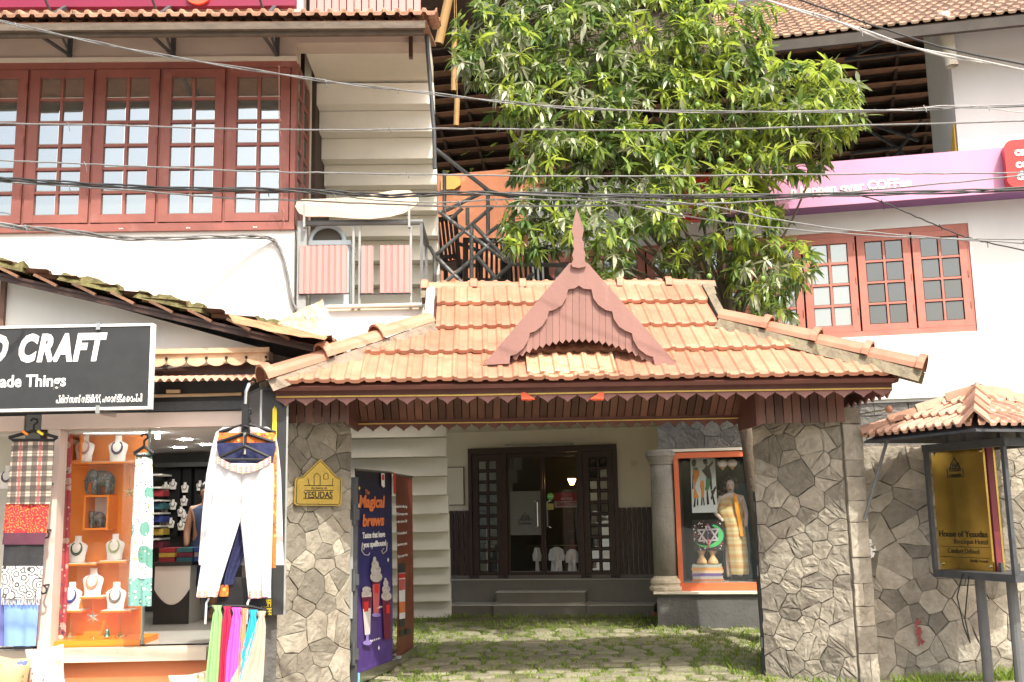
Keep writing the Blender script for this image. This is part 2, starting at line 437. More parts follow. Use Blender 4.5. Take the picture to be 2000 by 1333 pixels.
def cap_mesh(L, r, m, n=9):
    mb = MB(); rows = []
    for y, rr in ((0, r * 1.32), (L * .13, r * 1.32), (L * .15, r * 1.02), (L * 1.04, r * .94)):
        rows.append([(rr * math.cos(math.pi * k / (n - 1)), y, rr * math.sin(math.pi * k / (n - 1)) * .95) for k in range(n)])
    mb.grid(rows)
    mb.grid([[(x * .86, y, z * .86) for x, y, z in rows[0]], rows[0]])
    return mb.mesh('ridge_tile', m, smooth=False)
def ridge(parent, P, Q, cnt, r, m, mortar=None, width=.13, sag=.0):
    P = Vector(P); Q = Vector(Q); d = Q - P; L = d.length / cnt; V = d.normalized()
    U = V.cross(Vector((0, 0, 1))).normalized(); N = U.cross(V)
    me = cap_mesh(L, r, m)
    for k in range(cnt):
        M4 = Matrix.Translation(P + d * k / cnt + N * (.015 + random.uniform(-.006, .006))) @ Matrix((U, V, N)).transposed().to_4x4() @ Matrix.Rotation(random.uniform(-.02, .02), 4, 'Z') @ Matrix.Rotation(-.03, 4, 'X')
        inst('ridge_tile', me, parent, M4)
    if mortar:
        mb = MB(); nseg = 26; rows = []
        for k in range(nseg + 1):
            c = P + d * k / nseg; ww = width * random.uniform(.8, 1.15)
            rows.append([c - U * ww - N * .10, c - U * r * .95 + N * .0, c + U * r * .95 + N * .0, c + U * ww - N * .10])
        mb.grid(rows); mb.build('mortar_bed', mortar, parent)
ridge(gate, (ul - .12, YR, zr - .03), (ur + .10, YR, zr - .03), 6, .085, TILE, MOSS, .17)
ridge(gate, (xl - .06, YE - .02, ze + .045), (ul - .02, hyf + .0, hz + .05), 3, .115, TILE, MORTAR, .14)
ridge(gate, (xr + .20, YE - .05, ze + .045), (ur + .02, hyf + .0, hz + .05), 4, .115, TILE, MOSS, .155)
ridge(gate, (xl - .06, YB + .02, ze + .075), (ul - .02, hyb, hz + .07), 3, .12, TILE, MOSS, .19)
ridge(gate, (xr + .06, YB + .02, ze + .075), (ur + .02, hyb, hz + .07), 3, .12, TILE, MOSS, .19)
# mortar verge up both ends of the small upper gable
for s_, ux in ((-1, ul), (1, ur)):
    MB().bar((ux - s_ * -.02, hyf - .05, hz + .02), (ux - s_ * -.02, YR, zr + .0), .08, .08).build('verge_mortar', MOSS if s_ > 0 else CREAM, gate)

# ---- gable in front of the roof
YG = YE + .10
def zz(l): return [(800 + x / 2.898, 400 + y / 2.898) for x, y in l]
def gp(l, y): return [(lambda p: (p.x, p.z))(G.at(a, b, y)) for a, b in l]
left_b = zz([(958, 330), (905, 330), (415, 908), (565, 900), (569, 856), (602, 848), (645, 812), (672, 765), (681, 726), (712, 716), (752, 685), (780, 640), (788, 603), (820, 595), (862, 570), (888, 525), (898, 479), (935, 474), (958, 458)])
right_b = zz([(958, 330), (958, 458), (985, 476), (1030, 480), (1040, 530), (1068, 568), (1110, 596), (1147, 605), (1155, 645), (1185, 690), (1222, 714), (1259, 728), (1266, 765), (1295, 815), (1340, 850), (1378, 862), (1388, 908), (1542, 934), (1008, 330)])
MB().prism(gp(left_b, YG), YG, YG + .03).build('barge_board', WOODL, gate)
MB().prism(gp(right_b, YG), YG, YG + .03).build('barge_board', WOODL, gate)
fin = zz([(945, 22), (957, 55), (976, 108), (985, 150), (976, 195), (989, 222), (985, 250), (997, 285), (990, 312), (1001, 335), (994, 352), (958, 359), (921, 352), (914, 335), (928, 312), (920, 285), (931, 250), (922, 222), (931, 195), (918, 150), (925, 105), (935, 60)])
MB().prism(gp(fin, YG - .03), YG - .033, YG - .002).build('finial', WOODL, gate)
outl = [(480, 905), (905, 420), (958, 395), (1010, 420), (1440, 905)]
def ztop(x):
    for (a, b), (c, d) in zip(outl, outl[1:]):
        if a <= x <= c: return b + (d - b) * (x - a) / (c - a)
    return 900
xz = 585.0
while xz < 1372:
    x1 = min(xz + 37.5, 1385)
    def arch(x): return 905 - 140 * max(0.0, 1 - ((x - 960) / 410) ** 2) ** .9
    c = (xz + x1) / 2
    pts = [(xz + .8, ztop(xz)), (c, ztop(c)), (x1 - .8, ztop(x1)), (x1 - .8, max(ztop(x1) + 8, arch(x1) - 6)), (c, max(ztop(c) + 12, arch(c) + 14)), (xz + .8, max(ztop(xz) + 8, arch(xz) - 6))]
    MB().prism(gp(zz(pts), YG + .032), YG + .032 + random.uniform(0, .004), YG + .055).build('plank', WOODL, gate)
    xz = x1
# dormer roof behind the boards, running back into the main slope
ap = G.at(1130, 516, YG); bl = G.at(952, 716, YG); br = G.at(1330, 722, YG)
for b_ in (bl, br):
    back = Vector((ap.x, YR + .1, ap.z)); P = [Vector((ap.x, YG + .06, ap.z - .02)), back - Vector((0, 0, .02)), Vector((b_.x, YG + .10, b_.z - .02))]
    MB().add(P + [p + Vector((0, 0, -.03)) for p in P], [(0, 1, 2), (5, 4, 3), (0, 3, 4, 1), (1, 4, 5, 2), (2, 5, 3, 0)]).build('dormer_slope', TILEO, gate)
# dry grass caught at the foot of the gable
mb = MB()
for k in range(110):
    s_ = random.choice((0, 1, 1)); t = random.random()
    q = G.at(1300 + 30 * t, 690 + 36 * t, YG + .05) if s_ else G.at(938 + 20 * t, 716 - 12 * t, YG + .05)
    a = random.uniform(-1.2, 1.2); L = random.uniform(.04, .10)
    e = q + Vector((L * math.sin(a), -.03, L * math.cos(a) * .5)); mb.add([q, q + Vector((.005, 0, .003)), e], [(0, 1, 2)])
STRAW = mat('dry_straw', (.50, .38, .20), .9, .2, 10, 0)
tag(mb.build('straw', STRAW, gate), kind='stuff')

# ---- fascia and scalloped eaves
def scallop(x0, x1, pitch, ztop_, zline, drop):
    n = max(2, round((x1 - x0) / pitch)); p = (x1 - x0) / n; pts = [(x0, ztop_)]
    low = []
    for k in range(n):
        a = x0 + k * p
        for t, h in ((0, 0), (.08, .22), (.22, .42), (.36, .62), (.44, .82), (.5, 1.0), (.56, .82), (.64, .62), (.78, .42), (.92, .22)):
            low.append((a + t * p, zline - h * drop))
    low.append((x1, zline))
    return [(x0, ztop_)] + low + [(x1, ztop_)]
zf0 = G.z(1140, 746, YE + .12); zl = G.z(1140, 770, YE + .12); drop = .065
FAS = WOOD
MB().box(xl + .02, xr - .02, YE + .118, YE + .15, zl, zf0 + .05).build('fascia_board', FAS, gate)
VAL = mat('valance_wood', (.21, .095, .082), .5, .12, 3, .1, 30, streak=8)
MB().prism(scallop(xl + .02, xr - .02, .172, zl - .001, zl - .004, drop), YE + .116, YE + .136).build('scalloped_valance', VAL, gate)
for xs in (xl + .03, xr - .03):
    mb = MB(); mb.prism(scallop(YE + .14, YB, .172, zf0 + .02, zl - .004, drop), xs - .01, xs + .01)
    mb.v = [(y, x, z) for x, y, z in mb.v]; mb.build('side_valance', VAL, gate)
mb = MB(); mb.prism(scallop(xl + .02, xr - .02, .172, zf0 + .02, zl - .004, drop), YB - .01, YB + .01).build('rear_valance', VAL, gate)
YI = .25
zi = G.z(1080, 825, YI); ixl = G.x(684, 825, YI); ixr = G.x(1478, 825, YI)
MB().prism(scallop(ixl, ixr, .145, zi + .05, zi - .005, .06), YI - .012, YI + .01).build('inner_valance', WOOD, gate)
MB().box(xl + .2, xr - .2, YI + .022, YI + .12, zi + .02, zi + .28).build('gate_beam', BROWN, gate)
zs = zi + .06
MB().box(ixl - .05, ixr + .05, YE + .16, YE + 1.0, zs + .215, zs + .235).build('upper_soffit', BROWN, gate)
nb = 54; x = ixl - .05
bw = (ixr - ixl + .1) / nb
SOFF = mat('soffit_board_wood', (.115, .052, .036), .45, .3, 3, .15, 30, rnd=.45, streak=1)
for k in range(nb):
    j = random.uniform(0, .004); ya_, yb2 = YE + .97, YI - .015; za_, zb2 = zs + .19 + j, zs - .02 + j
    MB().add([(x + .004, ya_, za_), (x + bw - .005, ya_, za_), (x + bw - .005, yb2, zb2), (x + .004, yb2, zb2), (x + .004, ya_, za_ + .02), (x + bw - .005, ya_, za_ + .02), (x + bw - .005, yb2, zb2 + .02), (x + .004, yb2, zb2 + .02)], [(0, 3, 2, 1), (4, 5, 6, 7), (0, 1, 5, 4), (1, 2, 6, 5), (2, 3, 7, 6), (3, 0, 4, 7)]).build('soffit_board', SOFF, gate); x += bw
for a, b, yy_, n in ((562, 679, -.52, 7), (1478, 1650, -.42, 10)):
    xa = G.x(a, 800, yy_); xb = G.x(b, 800, yy_); zt = G.z(a, 770, yy_) + .12; zb = G.z((a + b) / 2, 822, yy_) - .02
    for k in range(n):
        MB().box(xa + (xb - xa) * k / n + .005, xa + (xb - xa) * (k + 1) / n - .005, yy_, yy_ + .02, zb, zt).build('cladding_board', SOFF, gate)
    xs = xb if a < 1000 else xa
    MB().box(xs - .012, xs + .012, yy_ - .01, YI, zb - .02, zt).build('corner_trim', WOOD, gate)
# rafters and tie beams inside the roof, resting on the side walls
for xs in (xl + .35, xr - .35):
    MB().box(xs - .05, xs + .05, YE + .05, YB - .05, zs + .24, zs + .30).build('tie_beam', BROWN, gate)
mb = MB().tube([(xl + .03, YE + .10, zl + .012), (-.5, YE + .10, zl + .004), (.9, YE + .10, zl + .01), (xr - .03, YE + .10, zl + .008)], .008, 6)
mb.solo('rope_light', LED, G, (.6, YE, zl), 'yellow rope light clipped along the outer scalloped eaves of the gateway', 'rope light', 'rope lights on the gateway')
mb = MB().tube([(ixl, YI - .028, zi + .012), (.3, YI - .028, zi + .004), (ixr, YI - .028, zi + .01)], .007, 6)
mb.solo('rope_light', LED, G, (.6, YI, zi), 'yellow rope light along the inner shaded scallops above the entrance', 'rope light', 'rope lights on the gateway')
REDO = mat('orange_red_enamel', (.62, .085, .03), .4, .1, 6, .05, 30)
for k, (px, side, lab) in enumerate(((1031, 1, 'orange red bird cutout hanging under the eaves, left of the gable middle'), (1166, -1, 'orange red bird cutout hanging under the eaves, right of the gable middle'))):
    shp = [(-14, -7), (-6, -9), (2, -3), (10, 2), (14, 5), (6, 8), (-12, 7)]
    pts = gp([(px + side * a, 775 + b) for a, b in shp], YE + .08)
    mb = MB().prism(pts, YE + .075, YE + .095)
    c = G.at(px, 782, YE + .08); mb.lathe([(.001, 0), (.05, .006), (.062, .014), (.05, .016), (.001, .012)], (c.x, YE + .085, c.z - .004), 12, 0, 1, .4)
    mb.solo('bird_cutout', REDO, G, (c.x, YE - .05, c.z), lab, 'ornament', 'red cutouts under the eaves')

# ================================================================ stone walls
def clip_poly(poly, a, b, c):
    out = []
    for i, p in enumerate(poly):
        q = poly[(i + 1) % len(poly)]; fp = a * p[0] + b * p[1] + c; fq = a * q[0] + b * q[1] + c
        if fp >= 0: out.append(p)
        if (fp >= 0) != (fq >= 0):
            t = fp / (fp - fq); out.append((p[0] + (q[0] - p[0]) * t, p[1] + (q[1] - p[1]) * t))
    return out
def voronoi(u0, u1, v0, v1, size, rnd, squash=1.0):
    cand = []; n = int((u1 - u0) * (v1 - v0) / size ** 2)
    for _ in range(n * 40):
        p = (rnd.uniform(u0, u1), rnd.uniform(v0, v1)); s = size * rnd.choice((.5, .8, 1.0, 1.25))
        if all(math.hypot(p[0] - q[0], (p[1] - q[1]) * squash) > (s + q[2]) / 2 for q in cand): cand.append((p[0], p[1], s))
        if len(cand) > n * 1.6: break
    res = []
    for p in cand:
        poly = [(u0, v0), (u1, v0), (u1, v1), (u0, v1)]
        for q in cand:
            if q is p or abs(q[0] - p[0]) > size * 4 or abs(q[1] - p[1]) > size * 4: continue
            dx, dy = q[0] - p[0], q[1] - p[1]; d2 = dx * dx + dy * dy
            w_ = .5 + (p[2] - q[2]) * .25 / math.sqrt(d2)
            poly = clip_poly(poly, -dx, -dy, (p[0] + dx * w_) * dx + (p[1] + dy * w_) * dy)
            if len(poly) < 3: break
        if len(poly) >= 3: res.append(poly)
    out = []        # masons break the big stones: split them along uneven straight joints
    for p in res:
        cx = sum(q[0] for q in p) / len(p); cy = sum(q[1] for q in p) / len(p); ext = max(math.hypot(q[0] - cx, q[1] - cy) for q in p)
        if ext > size * .62 and rnd.random() < .75:
            t = rnd.uniform(0, math.pi); a, b = math.cos(t), math.sin(t); c = -(a * (cx + rnd.uniform(-.02, .02)) + b * (cy + rnd.uniform(-.02, .02)))
            out += [q for q in (clip_poly(p, a, b, c), clip_poly(p, -a, -b, -c)) if len(q) >= 3]
        else: out.append(p)
    return out
def stone(parent, poly, P, U, V, N, gap=.0022, proud=.014, rnd=random, m=STONE, name='stone', rough=.0045):
    """one split stone: uneven face, chipped edge"""
    cx = sum(p[0] for p in poly) / len(poly); cy = sum(p[1] for p in poly) / len(poly)
    rr = sum(math.hypot(p[0] - cx, p[1] - cy) for p in poly) / len(poly)
    if rr < .02: return
    # resample so that edges are not dead straight
    pts = []
    for i, p in enumerate(poly):
        q = poly[(i + 1) % len(poly)]; L = math.hypot(q[0] - p[0], q[1] - p[1])
        pts.append(p)
        k = int(L / .09)
        for j in range(1, k + 1):
            t = j / (k + 1); pts.append((p[0] + (q[0] - p[0]) * t + rnd.uniform(-.006, .006), p[1] + (q[1] - p[1]) * t + rnd.uniform(-.006, .006)))
    n = len(pts); g_ = gap * rnd.uniform(.5, 1.2); vs = []
    sx, sy = rnd.uniform(-.05, .05), rnd.uniform(-.05, .05)
    for f, h in ((1 - g_ / rr, -.035), (1 - (g_ + .001) / rr, proud * .7), (1 - (g_ + .006) / rr, proud), (.5, proud + rough * .3)):
        for x, y in pts:
            jx = rnd.uniform(-rough, rough) * (0 if h < 0 else 1)
            dx, dy = (x - cx) * f, (y - cy) * f
            vs.append(U * dx + V * dy + N * (h + jx * (.6 if f > .6 else 1) + (dx * sx + dy * sy if h > 0 else 0)))
    fs = []
    for a in range(3): fs += [(a * n + i, a * n + (i + 1) % n, a * n + n + (i + 1) % n, a * n + n + i) for i in range(n)]
    vs.append(N * (proud + rnd.uniform(-rough, rough))); fs += [(3 * n + i, 3 * n + (i + 1) % n, 4 * n) for i in range(n)]
    me = MB().add(vs, fs).mesh('stone', m)
    o = bpy.data.objects.new(name, me); link(o, parent); o.location = P + U * cx + V * cy - OFF.get(parent.name, Vector()); return o
X_ = Vector((1, 0, 0)); Z_ = Vector((0, 0, 1)); NF = Vector((0, -1, 0))
def stone_face(parent, u0, u1, v0, v1, size, seed, P=Vector(), U=X_, N=NF, m=STONE, **kw):
    rnd = random.Random(seed)
    for poly in voronoi(u0, u1, v0, v1, size, rnd): stone(parent, poly, P, U, Z_, N, rnd=rnd, m=m, **kw)
# left splayed wall
a0 = W0.at(541, 1000, 9.42); a1 = W0.at(684, 1000, 9.95)
ang = math.degrees(math.atan2(a1.y - a0.y, a1.x - a0.x)); LW = math.hypot(a1.x - a0.x, a1.y - a0.y)
PL = Fr(a0.x, a0.y, ang)
lp = thing('stone_gate_wall', 'rough stone wall left of the entrance carrying the brass house plaque', 'stone wall', PL, (LW / 2, .2, 0), 'stone walls of the entrance')
zt = 2.50
MB().box(.0, LW - .01, .012, .40, 0, zt).build('wall_core', JOINT, lp)
stone_face(lp, -.05, LW, 0, zt, .235, 3)
stone_face(lp, 0, .36, 0, zt, .26, 5, Vector((LW - .012, .02, 0)), Vector((0, 1, 0)), Vector((1, 0, 0)))
# right splayed wall and its narrow end strip
b0 = W0.at(1478, 1000, 10.25); b1 = W0.at(1657, 1000, 9.78)
ang = math.degrees(math.atan2(b1.y - b0.y, b1.x - b0.x)); LR = math.hypot(b1.x - b0.x, b1.y - b0.y)
PR = Fr(b0.x, b0.y, ang)
rp = thing('stone_gate_wall', 'tall dark stone wall right of the entrance, half in shadow, with a narrow end strip', 'stone wall', PR, (LR / 2, .2, 0), 'stone walls of the entrance')
zt2 = 2.48
MB().box(.01, LR, .012, .38, 0, zt2).build('wall_core', JOINT, rp)
stone_face(rp, 0, LR - .02, 0, zt2, .215, 13, rough=.0065, gap=.003)
stone_face(rp, -.36, 0, 0, zt2, .25, 15, Vector((.012, .02, 0)), Vector((0, -1, 0)), Vector((-1, 0, 0)))
B = Fr(0, 10.05, 0)
e1 = PR.local(Vector((W0.at(1694, 1000, 9.80).x, 9.80, 0)))
# end strip: coursed blocks
Us = Vector((e1.x - LR, e1.y, 0)); ls = Us.length; Us.normalize(); Ns = Vector((Us.y, -Us.x, 0))
MB().add([Vector((LR, 0, 0)) - Ns * .012, Vector((LR, 0, 0)) + Us * (ls - .01) - Ns * .012, Vector((LR, 0, 0)) + Us * (ls - .01) - Ns * .34, Vector((LR, 0, 0)) - Ns * .34] + [Vector((LR, 0, zt2 + .01)) - Ns * .012, Vector((LR, 0, zt2 + .01)) + Us * (ls - .01) - Ns * .012, Vector((LR, 0, zt2 + .01)) + Us * (ls - .01) - Ns * .34, Vector((LR, 0, zt2 + .01)) - Ns * .34],
         [(0, 3, 2, 1), (4, 5, 6, 7), (0, 1, 5, 4), (1, 2, 6, 5), (2, 3, 7, 6), (3, 0, 4, 7)]).build('strip_core', JOINT, rp)
v = 0; rnd = random.Random(5)
while v < zt2 - .05:
    h = min(rnd.uniform(.14, .36), zt2 + .02 - v)
    cut = [] if rnd.random() < .6 else [rnd.uniform(.4, .6) * ls]
    xs = [0] + cut + [ls]
    for a, b in zip(xs, xs[1:]): stone(rp, [(a, v), (b, v), (b, v + h), (a, v + h)], Vector((LR, 0, 0)), Us, Z_, Ns, rnd=rnd, rough=.006)
    v += h
# boundary wall to the right
bx0 = B.x(1690, 1000, 0); bx1 = 7.2; zb = B.z(1800, 872, 0)
bw_ = thing('boundary_wall', 'low rough stone boundary wall running right behind the hotel sign', 'stone wall', B, ((bx0 + bx1) / 2, .2, 0), 'stone walls of the entrance')
MB().box(bx0 - .3, bx1, .012, .36, 0, zb).build('wall_core', JOINT, bw_)
stone_face(bw_, bx0 - .05, 5.6, 0, zb, .245, 21)
mb = MB()
rnd = random.Random(9)
for poly in voronoi(5.6, bx1, 0, zb, .27, rnd):
    mb.prism([((p[0] - sum(q[0] for q in poly) / len(poly)) * .94 + sum(q[0] for q in poly) / len(poly), (p[1] - sum(q[1] for q in poly) / len(poly)) * .94 + sum(q[1] for q in poly) / len(poly)) for p in poly], -.03, .02)
tag(mb.build('far_stones', STONE, bw_), kind='stuff')
MB().box(bx0, bx1, .0, .2, zb, zb + .012).build('coping_mortar', MORTAR, bw_)
# red paint smear and white patches on the stones
def blotch(parent, fr, px, py, w_, h_, y, m, name, seed):
    rnd = random.Random(seed); mb = MB()
    for k in range(22):
        p = fr.at(px + rnd.gauss(0, w_ / 3), py + rnd.gauss(0, h_ / 3), y); r = rnd.uniform(.006, .022); n = 6
        mb.add([(p.x + r * math.cos(i) * rnd.uniform(.6, 1.3), y - .0005 * k, p.z + r * math.sin(i) * rnd.uniform(.6, 1.5)) for i in [2 * math.pi * j / n for j in range(n)]], [tuple(range(n - 1, -1, -1))])
    tag(mb.build(name, m, parent), kind='stuff')
blotch(bw_, B, 1795, 1237, 14, 36, -.048, mat('red_paint_smear', (.24, .05, .05), .8, .2, 10, 0), 'paint_smear', 1)
blotch(bw_, B, 1701, 1074, 10, 22, -.05, WHITEP, 'white_patch', 2)
# ================================================================ left building
L = Fr(0, 10.8, 1.6)
lb = thing('corner_building', 'white two storey building with a long red grid window under a tiled eave, left side', 'building', L, (-5, .5, 0))
def window(parent, fr, x0, x1, z0, z1, cols, rows, y, mf, mg, stile=.085, rail=.085, mun=.026, name='window_leaf', depth=.045, me_cache={}):
    """one glazed leaf: frame with muntins, each pane a piece of its own behind the bars"""
    pw = (x1 - x0 - 2 * stile - (cols - 1) * mun) / cols; ph = (z1 - z0 - 2 * rail - (rows - 1) * mun) / rows
    mb = MB()
    mb.box(x0, x0 + stile, y, y + depth, z0, z1).box(x1 - stile, x1, y, y + depth, z0, z1)
    mb.box(x0 + stile, x1 - stile, y + .003, y + depth, z0, z0 + rail).box(x0 + stile, x1 - stile, y + .003, y + depth, z1 - rail, z1)
    for c in range(1, cols):
        xx = x0 + stile + c * pw + (c - 1) * mun; mb.box(xx, xx + mun, y + .008, y + depth - .005, z0 + rail, z1 - rail)
    for r in range(1, rows):
        zz_ = z0 + rail + r * ph + (r - 1) * mun; mb.box(x0 + stile, x1 - stile, y + .010, y + depth - .007, zz_, zz_ + mun)
    o = mb.build(name, mf, parent)
    key = (round(pw, 3), round(ph, 3), mg.name)
    if key not in me_cache:
        b = .014
        me_cache[key] = MB().add([(-pw / 2, 0, -ph / 2), (pw / 2, 0, -ph / 2), (pw / 2, 0, ph / 2), (-pw / 2, 0, ph / 2), (-pw / 2 + b, -.004, -ph / 2 + b), (pw / 2 - b, -.004, -ph / 2 + b), (pw / 2 - b, -.004, ph / 2 - b), (-pw / 2 + b, -.004, ph / 2 - b)],
                                 [(4, 5, 6, 7), (0, 1, 5, 4), (1, 2, 6, 5), (2, 3, 7, 6), (3, 0, 4, 7)]).mesh('pane', mg)
    for c in range(cols):
        for r in range(rows):
            p = Vector((x0 + stile + c * (pw + mun) + pw / 2, y + depth - .012, z0 + rail + r * (ph + mun) + ph / 2))
            inst('pane', me_cache[key], o, Matrix.Translation(p) @ Matrix.Rotation(random.uniform(-.012, .012), 4, 'X') @ Matrix.Rotation(random.uniform(-.012, .012), 4, 'Z'))
    for t in (.18, .5, .86):
        q = Vector((x1 - .012, y - .006, z0 + (z1 - z0) * t)); MB().tube([q, q + Vector((0, 0, .09))], .007, 6).build('hinge', mf, o)
    return o
xr_ = L.x(577, 300); zwb = L.z(300, 447); zwt = L.z(300, 124)
xw = L.x(567, 290); pitch = (xw - L.x(51, 290)) / 4
MB().box(-10, xr_, 0, .22, 2.72, zwb).build('wall', WHITE, lb)
MB().box(xr_ - .22, xr_ - .002, .22, 6, 2.72, zwb + .02).build('side_wall', CREAM, lb)
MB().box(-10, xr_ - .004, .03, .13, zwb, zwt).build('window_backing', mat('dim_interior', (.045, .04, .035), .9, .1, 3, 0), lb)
fr_b = MB(); fr_b.box(-10, xr_ + .004, -.035, .04, zwb - .035, zwb + .05).box(-10, xr_ + .002, -.03, .04, zwt - .075, zwt).box(xw + .005, xr_ + .003, -.032, .06, zwb + .05, zwt - .075)
for k in range(10): fr_b.box(xw - (k + 1) * pitch + .0, xw - (k + 1) * pitch + .028, -.018, .03, zwb + .05, zwt - .075)
fr_b.build('window_frame', REDW, lb)
for k in range(8):
    window(lb, L, xw - (k + 1) * pitch + .03, xw - k * pitch - .004, zwb + .06, zwt - .085, 2, 6, -.045, REDW, SKYG, .098, .088, .028)
for k in range(5):
    q = xw - k * pitch - pitch * .5
    MB().box(q - .02, q - .004, -.04, -.03, zwb - .012, zwb - .002).box(q + .004, q + .02, -.04, -.03, zwb - .012, zwb - .002).build('catch', WHITEP, lb)
# glazed return of the bay
rt = MB()
for yy_ in (.0, .36, .74): rt.box(xr_ - .03, xr_ + .006, yy_ + (.061 if yy_ == 0 else 0), yy_ + .10, zwb + .0, zwt)
for k in range(7): z_ = zwb + (zwt - zwb) * k / 6; rt.box(xr_ - .025, xr_ + .003, .10, .74, z_ - (.02 if k else 0), z_ + .02)
rt.build('return_frame', REDW, lb)
MB().box(xr_ - .02, xr_ - .012, .1, .74, zwb + .02, zwt - .02).build('return_pane', SKYG, lb)
MB().box(xr_ - .06, xr_ + .012, .845, .94, zwb - 1.3, zwt + .9).build('return_post', CREAM, lb)
# header band and ledges
zb0 = L.z(300, 116); zb1 = L.z(300, 40); xe = L.x(836, 70); zh0 = L.z(700, 85)
MB().box(-10, L.x(580, 80), -.02, .25, zb0, zb1 + .03).build('header_band', BAND, lb)
MB().box(L.x(580, 80), xe, -.02, .25, zh0, zb1 + .03).build('header_beam', BAND, lb)
MB().box(-10, xr_ + .01, -.06, .03, zwt + .002, zb0 - .001).build('window_head_ledge', CREAM, lb)
# eave: tile rows, gutter board, brackets
YEV = -1.05
ze_ = L.z(420, 36, YEV); xe2 = L.x(842, 30, YEV); PT = R_(19)
Vv = Vector((0, math.cos(PT), math.sin(PT)))
ot = tile_mesh(.255, .46, TILEO, 1, .05, th=.03)
tile_slope(lb, Vector((0, YEV, ze_)), X_, Vv, -5.2, xe2 - .02, 3, .36, .132, .46, tile_mesh(.132, .46, TILEO, 1, .04, th=.035), lift=.03, jit=.012)
MB().add([(-10, YEV + .05, ze_ - .01), (xe2 - .05, YEV + .05, ze_ - .01), (xe2 - .05, YEV + 2.2, ze_ + 2.15 * math.tan(PT) - .01), (-10, YEV + 2.2, ze_ + 2.15 * math.tan(PT) - .01),
          (-10, YEV + .05, ze_ - .03), (xe2 - .05, YEV + .05, ze_ - .03), (xe2 - .05, YEV + 2.2, ze_ + 2.15 * math.tan(PT) - .03), (-10, YEV + 2.2, ze_ + 2.15 * math.tan(PT) - .03)],
         [(0, 1, 2, 3), (7, 6, 5, 4), (0, 4, 5, 1), (1, 5, 6, 2), (2, 6, 7, 3), (3, 7, 4, 0)]).build('tile_underside', TILEO, lb)
mb = MB().box(-10, xe2 - .06, YEV - .0, YEV + .05, ze_ - .115, ze_ - .045).box(-10, xe2 - .08, YEV + .06, YEV + .11, ze_ - .15, ze_ - .05)
mb.build('gutter_board', mat('rusty_gutter', (.11, .085, .062), .7, .3, 6, .2, 30, streak=.3), lb)
for px in (140, 341, 543):
    x = L.x(px, 85); zt_ = L.z(px, 50); zbm = L.z(px, 116)
    MB().box(x - .022, x + .022, -.06, -.022, zbm, zt_ + .25).bar((x, -.03, zbm + .03), (x, YEV + .15, ze_ - .06), .028, .028).bar((x - .0, -.06, zt_ + .22), (x, YEV + .1, ze_ - .04), .04, .04).bar((x - .10, -.5, zt_ + .06), (x, -.03, zbm + .04), .02, .02).build('bracket', IRON, lb)
x = L.x(803, 80); MB().box(x - .02, x + .022, -.09, -.022, L.z(803, 118), L.z(803, 50)).bar((x, -.06, L.z(803, 46)), (x - .02, YEV + .2, ze_ - .06), .05, .06).build('bracket', BROWN, lb)
# upper floor wall and board above the eave
zU = ze_ + .62
MB().box(-10, L.x(592, 5, .0), .0, .2, zb1 + .031, zb1 + 2.6).build('upper_wall', PINKP, lb)
x0 = L.x(604, 5, .0); x1 = L.x(822, 5, .0); n = 15
for k in range(n): MB().box(x0 + (x1 - x0) * k / n + .006, x0 + (x1 - x0) * (k + 1) / n - .006, .0 + .01 * (k % 2), .1, zb1 + .031, zb1 + 2.6).build('corrugated_sheet', PINKC, lb)
MAROON = mat('maroon_sign_face', (.20, .012, .045), .4, .06, 2, .03, 40)
ub = thing('sign_board', 'maroon sign board cut by the top edge above the tiled eave', 'sign', L, (-3, -.2, zb1 + .3))
MB().box(-8, L.x(578, 5, -.2), -.22, -.14, zb1 + .05, zb1 + 1.3).build('panel', MAROON, ub)
c = L.at(388, -6, -.225)
MB().prism([(c.x + .13 * math.cos(t) * (1 if abs(math.cos(t)) < .9 else .95), c.z + .10 * math.sin(t)) for t in [2 * math.pi * k / 20 for k in range(20)]], -.26, -.222).build('emblem', mat('orange_red_emblem', (.75, .09, .04), .4, .05, 3, 0), ub)
# drain pipe down the stair edge
pts = [L.at(a, b, -.04) for a, b in ((832, 52), (836, 110), (843, 200), (848, 262), (849, 330))]
MB().tube(pts, .022, 8).solo('drain_pipe', IRON, L, tuple(pts[-1]), 'thin dark drain pipe running down the right edge of the white staircase', 'pipe')

# ---------------------------------------------------------------- staircase seen from below
xs0, xs1 = L.x(607, 200, .6), L.x(845, 190, .9)
stt = thing('concrete_staircase', 'white concrete staircase seen from beneath, climbing toward the street between the buildings', 'staircase', L, ((xs0 + xs1) / 2, 6, 0))
zl_ = L.z(700, 86, .0); YL = 1.0
NS = 25; rise = (zl_ - .02) / NS; tread = (6.15 - YL) / NS
MB().box(xs0, xs1, .0 + .255, YL + .12, zl_, zl_ + .22).build('landing', CREAM, stt)
STEPM = mat('stair_plaster', (.80, .77, .68), .8, .06, 1.6, .1, 14, rnd=.03, dirt=((.45, .42, .33), 3, .62, .5))
for k in range(NS):
    y1_ = 6.15 - k * tread
    MB().box(xs0 + .003 * (k % 2), xs1 + random.uniform(-.008, .008), y1_ - tread, y1_ + .14, k * rise, (k + 1) * rise - .001 - .006).build('step', STEPM, stt)
# dark opening left of the flight
MB().box(xs0 - .30, xs0 - .003, .96, 3.2, zwb - 1.2, zwt + .9).build('flight_wall', mat('dark_stair_wall', (.07, .045, .035), .8, .3, 3, .1), stt)

